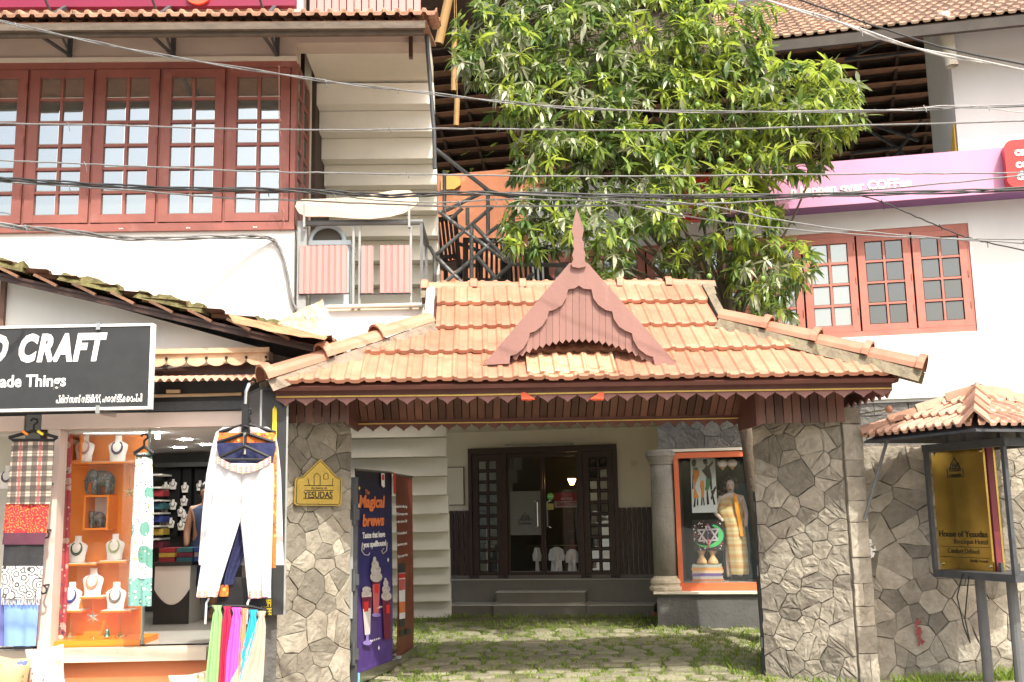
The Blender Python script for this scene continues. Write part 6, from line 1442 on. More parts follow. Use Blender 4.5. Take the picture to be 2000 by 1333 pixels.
for x, y in ((-.17, 0), (.17, .02)): MB().tube([(x, y, 0), (x, y, ztr - .05)], .045, 12).build('post', PIPE, hs)
pxl = T.x(1827, 1000, -.07); pxr = T.x(1929, 1000, -.07); pz0 = T.z(1890, 1117, -.07); pz1_ = T.z(1868, 872, -.07)
CRIM = mat('maroon_back_board', (.17, .03, .04), .5, .1, 4, .03)
MB().box(pxl - .01, pxr + .01, -.03, .03, pz0 - .02, pz1_ + .01).build('core_board', CRIM, hs)
for s_ in (-1, 1): MB().box(pxl, pxr, s_ * .045, s_ * .066, pz0, pz1_).build('brass_plate', GOLD, hs)
yt = -.0675
for a, b in ((.05, .05), (.95, .05), (.05, .95), (.95, .95)):
    q = (pxl + (pxr - pxl) * a, yt, pz0 + (pz1_ - pz0) * b); MB().tube([q, (q[0], yt - .012, q[2])], .014, 8).build('stud', STEEL, hs)
lc = T.at(1866, 932, yt); w_ = T.x(1882, 932, yt) - T.x(1851, 932, yt); house_logo(hs, T, (lc.x, lc.z), w_, yt, PRNT, .005)
tfit('YESUDAS', T, hs, 1858, 932, 1876, 927, yt, PRNT)
tfit('House of Yesudas', T, hs, 1834, 1048, 1928, 1036, yt, PRNT, bold=.0015); tfit('Boutique Hotel', T, hs, 1863, 1062, 1928, 1052, yt, PRNT); tfit('Comfort Defined', T, hs, 1851, 1080, 1912, 1070, yt, PRNT)
for py in (1067, 1087): a = T.at(1838, py, yt); b = T.at(1932, py + 1, yt); MB().box(a.x, b.x, yt - .002, yt, a.z - .002, a.z + .002).build('engraved_line', PRNT, hs)
tfit('family rooms', T, hs, 1895, 1098, 1930, 1092, yt, PRNT)
MB().tube([(-.1, -.24, ztr), (-.16, -.27, .8), (-.12, -.26, .55), (-.05, -.27, .42), (-.10, -.26, .62), (-.02, -.25, ztr - .02)], .006, 5).solo('loose_wire', BLACK, T, (-.1, -.24, .42), 'thin black wire looping down under the brass hotel sign', 'wire')
p = W0.at(1735, 852, 9.62); q = W0.at(1688, 1016, 9.72); MB().tube([p, q], .016, 8).solo('prop_pole', PIPE, W0, tuple(q), 'thin grey pole leaning between the sign roof corner and the stone wall', 'pole')
p = W0.at(1655, 814, 9.9); q = W0.at(1736, 800, 9.5); t = thing('ball_rod', 'metal rod with an orange ball end sticking out beside the gateway eaves', 'rod', W0, tuple(p)); MB().tube([p, q], .008, 6).build('rod', STEEL, t); MB().ball(q, .035, 12).build('ball', TILE, t, smooth=True)
TARP = mat('blue_tarpaulin', (.05, .13, .42), .6, .2, 5, .3, 12)
rows = [[B.at(1925 + 12 * k, 862 - 2.2 * k + 8 * j + 2 * math.sin(k), .5 + .1 * math.sin(k * 1.3 + j)) for k in range(12)] for j in range(3)]
MB().grid(rows).grid([[v + Vector((0, .01, 0)) for v in r[::-1]] for r in rows]).solo('tarpaulin', TARP, B, tuple(rows[2][0]), 'strip of blue tarpaulin behind the top of the boundary wall at the right edge', 'tarpaulin', smooth=True)

# ================================================================ shop fascia sign
F9 = Fr(0, 9.05, 0)
a = F9.at(294, 799, -.06); b = F9.at(294, 632, -.06)
fs_ = thing('sign_board', 'black craft shop sign board with white lettering, cut by the left frame', 'sign', F9, (a.x - 1, -.04, a.z))
MB().box(-7.5, a.x - .022, -.06, .0, a.z + .022, b.z - .022).build('panel', BLACKP, fs_)
MB().box(-7.5, a.x, -.068, .01, a.z, a.z + .0215).box(-7.5, a.x, -.068, .01, b.z - .0215, b.z).box(a.x - .0215, a.x, -.067, .009, a.z + .0216, b.z - .0216).build('edge_frame', WHITEP, fs_)
yt = -.0615
tfit('D CRAFT', F9, fs_, -26, 706, 207, 655, yt, WHITEP, bold=.017, shear=.22, space=1.18)
tfit('made Things', F9, fs_, -24, 757, 127, 733, yt, WHITEP, bold=.003)
tfit('\u0d2a\u0d4d\u0d30\u0d3f\u0d7b\u0d38\u0d38\u0d4d \u0d38\u0d4d\u0d1f\u0d4d\u0d30\u0d40\u0d31\u0d4d\u0d31\u0d4d, \u0d2b\u0d4b\u0d7c\u0d1f\u0d4d\u0d1f\u0d4d\u0d15\u0d4a\u0d1a\u0d4d\u0d1a\u0d3f', F9, fs_, 109, 788, 277, 774, yt, WHITEP, bold=.0005)
for px, py in ((193, 636), (192, 797)): q = F9.at(px, py, -.07); MB().box(q.x - .018, q.x + .018, -.085, .3, q.z - .04 if py < 700 else q.z - .05, q.z + .02).build('hanger_strap', STEEL, fs_)

# ================================================================ scarves and clothes outside the shop
HP = Fr(0, 9.2, 0)
def hanger(fr, px0, px1, py, hook, y, label, group='black hangers', name='coat_hanger'):
    a = fr.at(px0, py, y); b = fr.at(px1, py, y); c = (a + b) / 2; h_ = fr.at((px0 + px1) / 2, hook, y); hz_ = h_.z - c.z
    mb = MB(); mb.tube([a, c + Vector((0, 0, hz_ * .35)), b], .016, 6); mb.tube([a, a + Vector((.03, 0, -.02)), b + Vector((-.03, 0, -.02)), b], .012, 6)
    mb.tube([c + Vector((0, 0, hz_ * .35)), c + Vector((0, 0, hz_ * .65)), c + Vector((.03, 0, hz_ * .8)), c + Vector((.025, 0, hz_ * .95)), c + Vector((-.01, 0, hz_)), c + Vector((-.03, 0, hz_ * .88))], .010, 6)
    return mb.solo(name, BLACK, fr, tuple(c), label, 'hanger', group)
hanger(HP, 18, 112, 855, 818, .0, 'black hanger with clips holding the checked scarf')
for px, c_, n_ in ((48, ORANGEP, 'orange'), (78, YELLOWP, 'yellow')):
    q = HP.at(px, 845, -.02); MB().bar(q + Vector((-.02, 0, .012)), q + Vector((.03, 0, -.02)), .018, .02).solo('clothes_peg', c_, HP, tuple(q), n_ + ' clothes peg on the hanger above the checked scarf', 'peg')
PLD = print_mat('checked_wool', (.46, .37, .30), [((.035, .03, .026), .45, 1), ((.04, .035, .03), .45, 1), ((.40, .05, .05), .97, .5), ((.06, .05, .045), .9, 2.5)], 3.6, ('X', 'Z', 'X', 'Z'))
cloth(HP, [(858, 24, 107), (920, 19, 103), (985, 12, 98)], .02, 'scarf', PLD, tuple(HP.at(55, 985, .02)), 'beige and black checked scarf hanging at the top of the left column', 'scarf', 'scarves left of the display case', amp=.008, freq=12)
RPS = print_mat('red_paisley', (.58, .035, .03), [((.60, .20, .05), .25, 1), ((.30, .02, .03), .10, 1)], 15, 'ring')
cloth(HP, [(984, 11, 96), (1045, 6, 91)], .035, 'scarf', RPS, tuple(HP.at(50, 1045, .035)), 'red paisley scarf hanging below the checked one', 'scarf', 'scarves left of the display case', amp=.008)
cloth(HP, [(1041, 7, 90), (1064, 4, 87)], .030, 'scarf', mat('plum_border', (.10, .03, .05), .8, .2, 8, .05), tuple(HP.at(48, 1064, .03)), 'dark plum scarf end hanging under the red paisley scarf', 'scarf', 'scarves left of the display case', amp=.006)
cloth(HP, [(1063, 8, 86), (1108, 5, 84)], .045, 'scarf', mat('black_wool', (.03, .03, .032), .85, .2, 20, .2, 80), tuple(HP.at(45, 1108, .045)), 'plain black shawl hanging above the paisley border', 'scarf', 'scarves left of the display case', amp=.008)
BWP = print_mat('black_white_paisley', (.62, .60, .57), [((.05, .05, .05), .45, 1)], 13, 'ring')
cloth(HP, [(1106, 4, 84), (1170, 2, 79)], .040, 'scarf', BWP, tuple(HP.at(40, 1170, .04)), 'white and black paisley border of the shawl with a fringe', 'scarf', 'scarves left of the display case', amp=.008)
mb = MB(); rnd = random.Random(5)
for k in range(38):
    q = HP.at(3 + k * 2.0, 1169, .03); mb.tube([q, q + Vector((rnd.uniform(-.006, .006), 0, -.03)), q + Vector((rnd.uniform(-.01, .01), 0, -.055))], .003, 4)
tag(mb.solo('fringe', mat('grey_fringe', (.5, .49, .47), .9, .2, 20, 0), HP, tuple(HP.at(40, 1169, .03)), 'knotted grey fringe along the bottom of the paisley shawl', 'fringe', kind='stuff'))
cloth(HP, [(1160, 8, 77), (1262, 8, 70)], .07, 'cloth', mat('sky_blue_cotton', (.20, .34, .72), .8, .1, 4, .05), tuple(HP.at(40, 1262, .07)), 'light blue cloth hanging below the paisley shawl', 'cloth', amp=.012)
cloth(HP, [(1150, -30, 14), (1262, -30, 10)], .10, 'cloth', mat('violet_blue_cotton', (.12, .13, .34), .8, .1, 4, .05), tuple(HP.at(0, 1262, .1)), 'violet blue cloth at the left picture edge beside the light blue one', 'cloth', amp=.012)
for k, py in enumerate((945, 1036, 1144)):
    q = S.at(94 - k * 4, py, -.16); MB().tube([q + Vector((0, .1, 0)), q, q + Vector((.03, -.01, -.03)), q + Vector((.03, -.02, -.06)), q + Vector((0, -.02, -.07)), q + Vector((-.02, -.02, -.05))], .009, 6).solo('wall_hook', BLACK, S, tuple(q), ('top', 'middle', 'lowest')[k] + ' black J hook on the pink post beside the scarves', 'hook', 'black hooks on the post')
# left display behind the scarves
lt = S.at(20, 900, .5); MB().box(-9, S.x(54, 1000, .5), .5, .55, flz, cz).build('left_case_back', mat('pale_case_back', (.55, .53, .46), .7, .06, 3, 0), sh)
MB().box(-9, S.x(54, 1000, .05), .05, .058, flz, cz).build('left_case_glass', CLEAR, sh)
bust(14, 955, 45, .3, CHALK, 'white necklace bust partly hidden at the left picture edge', None, NK['purple'])
# white scarf with animal print on the glass door
hanger(S, 262, 300, 886, 848, -.35, 'black hanger holding the white printed scarf on the glass door')
EPR = print_mat('green_animal_print', (.68, .67, .62), [((.12, .30, .24), .42, .55), ((.68, .67, .62), .16, 2.2), ((.05, .08, .08), .2, 2.6), ((.34, .34, .14), .2, 1.6)], 10)
cloth(S, [(885, 265, 297), (1000, 259, 300), (1130, 252, 297)], -.33, 'scarf', EPR, tuple(S.at(270, 1130, -.33)), 'white scarf with green animal prints hanging on the glass door', 'scarf', amp=.018, freq=10)
EPB = print_mat('teal_border_print', (.16, .34, .30), [((.55, .60, .50), .25, 1), ((.04, .08, .09), .2, 1.4)], 22)
cloth(S, [(1129, 251, 297), (1184, 250, 296)], -.335, 'scarf', EPB, tuple(S.at(270, 1184, -.335)), 'teal patterned border at the lower end of the white scarf', 'scarf', amp=.018, freq=10)
# black light box and clothes arm
xb = W0.at(505, 1000, 8.98)
BX = Fr(xb.x, 8.98, 28)
bx = thing('light_box', 'black sign box with yellow print standing between the shop and the stone wall', 'sign box', BX, (.1, .2, 0))
zb0_, zb1_ = W0.at(505, 1204, 8.98).z, W0.at(505, 762, 8.98).z
MB().box(0, .235, 0, .5, zb0_, zb1_).build('case', BLACKP, bx); MB().box(-.008, .0, .0, .5, zb0_, zb1_).build('side_panel', mat('grey_box_side', (.10, .10, .098), .4, .1, 4, 0), bx)
for x in (-.006, .225): MB().box(x, x + .016, -.008, -.0005, zb0_, zb1_).build('edge_trim', GREYP, bx)
MB().box(-.01, .245, -.01, .5, zb1_ + .001, zb1_ + .02).build('top_trim', IRON, bx)
q0 = BX.at(531, 880, -.004); q1 = BX.at(541, 800, -.004)
MB().prism([(q0.x, q0.z - .4), (q1.x, q0.z - .4), (q1.x, q1.z - .02), (q1.x - .01, q1.z + .02), (q1.x - .02, q1.z - .02), (q0.x + .02, q1.z + .03), (q0.x, q1.z)], -.004, -.0006).build('yellow_flame', YELLOWP, bx)
tfit('WIFI', BX, bx, 508, 1186, 530, 1172, -.004, YELLOWP, bold=.003); tfit('FREE', BX, bx, 508, 1202, 530, 1189, -.004, YELLOWP, bold=.003)
MB().box(.03, .20, .1, .4, 0, zb0_ - .001).build('plinth', STONED, bx)
C8 = Fr(0, 8.55, 0)
ar = thing('hanger_arm', 'curved shiny steel arm with a black holder carrying the hung clothes', 'clothes arm', C8, tuple(C8.at(480, 885, 0)))
MB().tube([C8.at(*q, .0) for q in ((478, 888), (479, 800), (481, 765), (486, 752))] + [C8.at(495, 748, .35)], .016, 8).build('arm', STEEL, ar)
MB().box(C8.x(474, 800), C8.x(487, 800), -.03, -.017, C8.z(480, 845), C8.z(480, 790)).build('holder', BLACK, ar)
hanger(C8, 428, 538, 845, 798, .12, 'rear black hanger carrying the white shirt'); hanger(C8, 425, 536, 865, 812, .05, 'middle black hanger carrying the navy top'); hanger(C8, 432, 525, 893, 832, -.04, 'front black hanger carrying the white trousers')
def z6(l): return [(740 + y / 2.247, 280 + a / 2.247, 280 + b / 2.247) for y, a, b in l]
WCOT = mat('white_cotton_clothes', (.57, .575, .575), .85, .04, 6, .45, 9)
cloth(C8, z6([(212, 350, 545), (235, 318, 578), (300, 300, 592), (420, 276, 604), (600, 258, 610), (800, 242, 616), (818, 244, 618)]), .13, 'shirt', WCOT, tuple(C8.at(480, 1100, .13)), 'white long sleeved shirt hanging behind the other clothes on the steel arm', 'shirt', amp=.02, freq=16, nc=24)
OEM = print_mat('orange_embroidery', (.66, .18, .03), [((.62, .42, .08), .3, 1), ((.45, .03, .08), .22, 1.4), ((.12, .04, .12), .15, 2)], 20)
cloth(C8, z6([(238, 330, 575), (300, 322, 586), (500, 400, 586), (830, 500, 582)]), .075, 'top', OEM, tuple(C8.at(500, 1105, .075)), 'orange embroidered top with pink and yellow pattern behind the navy one', 'top', amp=.012, freq=14)
NAV = mat('navy_cotton', (.022, .026, .085), .8, .15, 12, .3, 40)
cloth(C8, z6([(282, 328, 578), (300, 322, 582), (330, 330, 575), (600, 380, 520), (860, 335, 405), (905, 335, 395)]), .035, 'top', NAV, tuple(C8.at(430, 1140, .035)), 'navy smocked top hanging behind the white trousers', 'top', amp=.02, freq=22)
tr = thing('trousers', 'white cotton trousers with patterned waistband and cuffs hanging in front', 'trousers', C8, tuple(C8.at(480, 1180, -.05)))
cloth(C8, z6([(372, 322, 448), (430, 312, 436), (520, 300, 430), (625, 285, 424), (760, 262, 382), (900, 240, 338), (955, 232, 326)]), -.06, 'trouser_leg', WCOT, None, None, None, parent=tr, amp=.034, freq=8, nc=26, thick=.03, sub=7)
cloth(C8, z6([(372, 446, 570), (430, 434, 574), (520, 428, 572), (625, 426, 568), (760, 440, 564), (900, 454, 560), (955, 460, 560)]), -.064, 'trouser_leg', WCOT, None, None, None, parent=tr, amp=.034, freq=7, nc=26, thick=.03, sub=7)
WBD = print_mat('waistband_weave', (.60, .30, .22), [((.66, .50, .22), .5, 1), ((.55, .12, .28), .6, 1.7), ((.68, .58, .50), .8, .8)], 9, ('X', 'Z', 'X'))
wb = []
for k in range(13):
    t = k / 12; x = 322 + (558 - 322) * t; y = 350 + 45 * math.sin(math.pi * t); wb.append((x, y))
mb = MB(); rr = [[C8.at(280 + x / 2.247, 740 + (y + dy) / 2.247, -.108 - .02 * math.sin(math.pi * k / 12)) for k, (x, y) in enumerate(wb)] for dy in (-10, 4, 20)]
mb.grid(rr); mb.grid([[v + Vector((0, .02, 0)) for v in r[::-1]] for r in rr]); mb.build('waistband', WBD, tr, smooth=True)
for l in (((930, 236, 333), (958, 231, 325)), ((930, 458, 560), (962, 460, 560))):
    cloth(C8, z6(l), -.070, 'cuff', WBD, None, None, None, parent=tr, amp=.02, freq=7, thick=.034)
for x in (277, 458): q = C8.at(280 + x / 2.247, 740 + 985 / 2.247, -.07); MB().tube([q + Vector((.02, 0, .04)), q, q + Vector((-.005, 0, -.16))], .009, 6).build('tie_cord', WCOT, tr)
cloth(C8, z6([(872, 330, 446), (930, 325, 530), (1000, 322, 545)]), .06, 'holder_panel', BLACK, tuple(C8.at(470, 1185, .06)), 'black plastic scarf holder panel under the trousers', 'holder', amp=.002)
cloth(C8, z6([(905, 333, 376), (955, 332, 372)]), .03, 'patch', OEM, tuple(C8.at(435, 1165, .03)), 'small orange patterned patch on the black holder between the trouser legs', 'cloth', amp=.003)
rg = MB().tube([C8.at(405, 1186, -.05), C8.at(440, 1184, -.08), C8.at(490, 1185, -.08), C8.at(520, 1192, -.03), C8.at(522, 1205, .0)], .012, 6).solo('scarf_ring', BLACK, C8, tuple(C8.at(470, 1186, -.05)), 'black plastic bar from which the coloured scarves hang', 'bar')
for k, (nm, c_, rows) in enumerate((('pale green', (.27, .52, .20), [(995, 298, 345), (1015, 312, 340), (1040, 304, 346), (1200, 285, 345), (1420, 262, 335)]), ('crimson', (.42, .02, .07), [(1000, 348, 385), (1020, 356, 380), (1060, 345, 388), (1200, 335, 375), (1420, 322, 368)]),
                                     ('bright magenta', (.72, .11, .62), [(1005, 385, 432), (1030, 395, 425), (1060, 388, 432), (1200, 365, 430), (1420, 352, 410)]), ('coral orange', (.80, .28, .14), [(1008, 428, 455), (1030, 432, 450), (1100, 425, 450), (1250, 415, 440), (1420, 400, 432)]),
                                     ('cyan', (.03, .42, .68), [(1015, 462, 500), (1040, 468, 495), (1080, 460, 500), (1200, 432, 470), (1420, 395, 440)]), ('pale beige', (.48, .40, .31), [(1020, 498, 540), (1045, 505, 532), (1090, 490, 538), (1220, 440, 532), (1330, 380, 525), (1420, 350, 520)]))):
    cloth(C8, z6(rows), -.09 - .012 * k, 'scarf', mat(nm.replace(' ', '_') + '_silk', c_, .55, .1, 6, .05), tuple(C8.at(440, 1330, -.1)), nm + ' scarf knotted on the black bar under the trousers', 'scarf', 'coloured scarves under the trousers', amp=.022, freq=13, thick=.015, nc=14, sub=5, seed=k)
# cushions at the shop front
def cushion(px0, px1, py0, py1, Y, m, label, tilt=0):
    fr = Fr(0, Y, 0); a = fr.at(px0, py1); b = fr.at(px1, py0); cx, cz_ = (a.x + b.x) / 2, (a.z + b.z) / 2; hw, hh = (b.x - a.x) / 2, (b.z - a.z) / 2; mb = MB(); n = 12
    for sgn in (-1, 1):
        rows = []
        for j in range(n + 1):
            r = []
            for i in range(n + 1):
                u, v = i / n * 2 - 1, j / n * 2 - 1; k = (1 - abs(u) ** 2.5) * (1 - abs(v) ** 2.5); sh_ = 1 - .10 * (1 - abs(u) ** 2) * (abs(v) > .99) - .0
                x, z = u * hw * (1 - .08 * (1 - v * v) * 0 - .10 * (1 - abs(v)) * abs(u)), v * hh * (1 - .10 * (1 - abs(u)) * abs(v)); ct, st_ = math.cos(tilt), math.sin(tilt)
                r.append((cx + x * ct - z * st_, sgn * .11 * k ** .6, cz_ + x * st_ + z * ct))
            rows.append(r if sgn < 0 else r[::-1])
        mb.grid(rows)
    mb.solo('cushion', m, fr, (cx, 0, cz_ - hh), label, 'cushion', 'printed cushions on the ground', smooth=True)
cushion(50, 130, 1262, 1372, 8.95, print_mat('white_floral_cushion', (.70, .64, .56), [((.66, .40, .30), .28, 1), ((.20, .17, .26), .16, 1.5), ((.55, .28, .12), .15, 2)], 10), 'white cushion with coral and grey floral print in front of the orange riser', .12)
cushion(-20, 58, 1282, 1380, 8.8, print_mat('tan_print_cushion', (.52, .34, .18), [((.10, .13, .26), .3, 1), ((.22, .24, .08), .2, 1.6)], 9), 'tan cushion with blue and green print at the lower left corner', -.1)
cushion(330, 408, 1314, 1390, 8.9, print_mat('beige_print_cushion', (.58, .50, .36), [((.35, .33, .18), .25, 1)], 12), 'beige printed cushion below the shop doorway', .1)
for k, (px0, px1) in enumerate(((45, 135), (-30, 60), (325, 410))):
    fr = Fr(0, 8.95, 0); a = fr.at(px0, 1400); b = fr.at(px1, 1340); MB().box(a.x, b.x, -.2, .3, 0.05, max(.1, fr.z(px0, 1368))).solo('low_stool', BROWN, fr, (a.x, 0, .05), ('low brown stool under the white floral cushion', 'low brown stool under the tan cushion', 'low brown stool under the beige cushion')[k], 'stool', 'stools under the cushions')
# copper flashing and clear sheet where the shop roof meets the gateway
CU = mat('copper_flashing', (.42, .20, .10), .5, .3, 4, .1, 12, dirt=((.10, .06, .04), 3, .55, .7))
def sheet(fr, pts_top, pts_bot, y0, y1, m, name, label, cat, crump=.02, seed=1, n=8):
    rnd = random.Random(seed); mb = MB(); rows = []
    for j in range(n + 1):
        t = j / n; r = []
        for i in range(n + 1):
            u = i / n; seg = u * (len(pts_top) - 1); k = min(int(seg), len(pts_top) - 2); f = seg - k
            A = [pts_top[k][c] * (1 - f) + pts_top[k + 1][c] * f for c in (0, 1)]; Bq = [pts_bot[k][c] * (1 - f) + pts_bot[k + 1][c] * f for c in (0, 1)]
            q = fr.at(A[0] * (1 - t) + Bq[0] * t, A[1] * (1 - t) + Bq[1] * t, y0 + (y1 - y0) * t); r.append(q + Vector((rnd.uniform(-crump, crump), rnd.uniform(-crump, crump) * 2, rnd.uniform(-crump, crump))))
        rows.append(r)
    mb.grid(rows); mb.grid([[v + Vector((0, .004, -.002)) for v in r[::-1]] for r in rows])
    return mb.solo(name, m, fr, tuple(rows[-1][0]), label, cat)
sheet(F9, [(446, 613), (540, 634), (640, 658)], [(456, 630), (545, 652), (634, 664)], .1, -.05, CU, 'metal_flashing', 'bent copper coloured metal sheet at the low end of the mossy tile verge', 'sheet', .006)
PLS = mat('clear_crumpled_plastic', (.62, .64, .60), .12, .1, 4, .3, 10, trans=.35)
sheet(F9, [(536, 628), (590, 604), (632, 586)], [(545, 646), (600, 650), (622, 656)], .35, .1, mat('tan_plastic_sheet', (.50, .38, .24), .3, .1, 4, .2, 10), 'plastic_sheet', 'tan folded plastic sheet leaning on the shop roof end', 'sheet', .008, 3)
sheet(F9, [(590, 606), (632, 588), (648, 620)], [(606, 650), (628, 658), (644, 655)], .33, .1, PLS, 'plastic_sheet', 'crumpled clear plastic sheet beside the balcony foot', 'sheet', .012, 5)

# ================================================================ overhead cables
CBL = mat('weathered_grey_cable', (.17, .17, .165), .5, .25, 30, 0); CBD = mat('black_cable', (.03, .03, .03), .5, .2, 30, 0); CBW = mat('pale_cable', (.40, .39, .37), .5, .2, 30, 0)
def smooth_px(l, n=8):
    out = []
    for i in range(len(l) - 1):
        p0, p1, p2, p3 = l[max(i - 1, 0)], l[i], l[i + 1], l[min(i + 2, len(l) - 1)]
        for k in range(n):
            t = k / n; out.append(tuple(.5 * (2 * p1[c] + (p2[c] - p0[c]) * t + (2 * p0[c] - 5 * p1[c] + 4 * p2[c] - p3[c]) * t * t + (-p0[c] + 3 * p1[c] - 3 * p2[c] + p3[c]) * t ** 3) for c in range(len(p1))))
    return out + [l[-1]]
def cable(pts, label, m, r=.006, strands=1, Y=7.0, tw=.012, seed=0, group='overhead cables'):
    rnd = random.Random(seed); P = []
    pts = [(a[0], a[1], a[2] if len(a) > 2 else Y) for a in pts]
    def ext(p, q, k=900):     # run on past the picture to the next pole
        d = k / max(1, abs(p[0] - q[0])); return tuple(p[c] + (p[c] - q[c]) * d * (1 if c < 2 else .35) for c in range(3))
    if pts[0][0] < 0 or pts[0][1] < 0: pts = [ext(pts[0], pts[1])] + pts
    if pts[-1][0] > 2000: pts = pts + [ext(pts[-1], pts[-2])]
    for q in smooth_px(pts): P.append(W0.at(*q))
    mb = MB()
    for s_ in range(strands):
        ph = s_ * 2.1 + rnd.random()
        mb.tube([p + (Vector((0, math.cos(i * .42 + ph), math.sin(i * .42 + ph))) * tw if strands > 1 else Vector((0, 0, rnd.uniform(-.003, .003)))) for i, p in enumerate(P)], r, 6)
    for k in range(4):      # ties and stray wire ends
        p = P[rnd.randrange(3, len(P) - 3)]; mb.tube([p + Vector((0, -.01, .012)), p + Vector((.015, -.012, -.015)), p + Vector((.02, 0, -.05 * rnd.random() - .012))], .003, 4)
    mb.solo('overhead_cable', m, W0, tuple(P[len(P) // 2]), label, 'cable', group)
cable([(-60, 30), (0, 42), (140, 73), (270, 100), (430, 127), (590, 152), (700, 167), (850, 184), (1000, 201), (1130, 212), (1400, 219), (1700, 217), (1850, 212), (2060, 204)], 'twisted pale cable sagging from the upper left corner across the staircase top', CBL, .0045, 2, 7.0, .007, 1)
cable([(-60, 240), (250, 246), (560, 254), (860, 252), (1000, 253), (1300, 255), (1600, 248), (2060, 235)], 'single straight cable crossing the middle of the long red window', CBL, .006, 1, 7.1, seed=2)
cable([(-60, 312), (100, 318), (240, 324), (480, 335), (640, 338), (850, 342), (1100, 345), (1400, 343), (1700, 340), (2060, 338)], 'single thin cable crossing the lower part of the long red window', CBL, .0055, 1, 6.9, seed=3)
cable([(-60, 344), (0, 350), (130, 358), (330, 369), (520, 371), (640, 375), (760, 383), (880, 378), (1000, 379), (1300, 384), (1600, 381), (1850, 375), (2060, 367)], 'thick black cable bundle running just above the wooden slab', CBD, .007, 3, 7.0, .012, 4)
cable([(-60, 352), (200, 368), (430, 386), (600, 393), (820, 402), (1000, 403), (1300, 400), (1500, 392), (1700, 372), (2060, 338)], 'grey cable dipping below the black bundle and rising to the right', CBL, .006, 1, 7.05, seed=5)
cable([(600, 372), (720, 390), (860, 396), (1000, 389), (1150, 392), (1300, 392)], 'short grey cable looping under the black bundle near the railing', CBL, .005, 1, 7.0, seed=6)
cable([(-60, 432, 8.2), (60, 446, 8.6), (170, 457, 9.2), (270, 467, 9.8), (430, 463, 10.4), (520, 465, 10.66), (545, 482, 10.7), (560, 530, 10.7), (570, 585, 10.7), (580, 606, 10.7)], 'thick grey cable strand that bends down the white wall beside the balcony', CBL, .010, 3, 8, .017, 7)
cable([(1470, -8), (1640, 45), (1800, 97), (2060, 150)], 'lower pale cable of the pair crossing the tiled roof at the upper right', CBW, .007, 2, 7.2, .010, 8)
cable([(1540, -8), (1700, 48), (1850, 95), (2060, 158 - 20)], 'upper dark cable of the pair crossing the tiled roof at the upper right', CBD, .007, 1, 7.4, seed=9)
cable([(1000, 378), (1200, 388), (1380, 402), (1560, 437), (1800, 463), (2060, 479)], 'slack grey cable falling across the red window at right, upper one', CBL, .005, 1, 7.0, seed=10)
cable([(1180, 392), (1400, 432), (1650, 457), (1850, 466), (2060, 469)], 'slack grey cable falling across the red window at right, lower one', CBL, .005, 1, 7.1, seed=11)
cable([(1640, 372), (1720, 394), (1800, 428), (1900, 467), (2060, 502)], 'thin cable slanting down from the coffee sign over the right window', CBD, .005, 1, 7.2, seed=12)
cable([(1640, 218), (1760, 214), (1870, 206), (1960, 216), (2060, 228)], 'very thin cable bowing over the white wall at right', CBW, .0035, 1, 7.0, seed=13)
cable([(545, 130, 9.6), (546, 300, 10.3), (552, 420, 10.6), (548, 452, 10.7)], 'thin reddish wire hanging down over the last window leaf', mat('pink_wire', (.42, .20, .16), .5, .1, 9, 0), .004, 1, 10, seed=14)

# ================================================================ grass between the setts
GRS = [mat('grass_' + str(i), c, .6, .2, 8, 0, trans=.35) for i, c in enumerate(((.19, .29, .035), (.25, .35, .05), (.33, .33, .10)))]
mb = MB(); rnd = random.Random(12)
def blade(x, y, h):
    a = rnd.uniform(0, 6.28); l = rnd.uniform(.2, .9) * h; w_ = rnd.uniform(.003, .006); dx, dy = math.cos(a), math.sin(a); z = .008
    mb.add([(x - dy * w_, y + dx * w_, z), (x + dy * w_, y - dx * w_, z), (x + dx * l * .5 + dy * w_ * .6, y + dy * l * .5 - dx * w_ * .6, z + h * .7), (x + dx * l, y + dy * l, z + h)], [(0, 1, 2), (0, 2, 3)], rnd.choices((0, 1, 2), (5, 4, 1.3))[0])
rows_y = sorted({round(g_[1], 3) for g_ in GAPS})
for x, y, _, k in GAPS:
    if k == 1:
        for _ in range(16): blade(x + rnd.gauss(0, .02), y + rnd.uniform(0, .28), rnd.uniform(.015, .05))
    else:
        for _ in range(520):
            x = rnd.uniform(-2.2, 3.2); n_ = math.sin(x * 3.1 + y * 2.3) + math.sin(x * 7.7 - y * 4.1) * .6
            if n_ > -.9: blade(x, y + rnd.gauss(0, .022), rnd.uniform(.02, .055))
def dens(x, y):
    return math.sin(x * 2.3 + 1.3 * y) + math.sin(3.9 * x - 2.7 * y + 1) * .8
for _ in range(15000):
    y = rnd.uniform(9.75, 16.4); x = rnd.uniform(-2.1, 3.2); lim = 15.0 - .21 * x
    edge = (x < -.95 and y > 12) or (x > 1.75 and y > 12.6) or x > 2.0
    if edge and dens(x, y) > -.9: blade(x, y, rnd.uniform(.03, .085))
    elif dens(x * 1.7, y * 1.3) > .9: blade(x, y, rnd.uniform(.02, .06))
for _ in range(1800): y = rnd.uniform(9.7, 10.0); x = rnd.uniform(3.4, 6.5); blade(x, y, rnd.uniform(.03, .16) * (1 if x > 4.3 else .6))
for _ in range(500): x = rnd.uniform(-1.4, 1.6); q = R.world((x, rnd.gauss(1.36, .04), 0)); blade(q.x, q.y, rnd.uniform(.03, .08))
mb.solo('grass', GRS, W0, (0, 12, 0), None, None, kind='stuff')
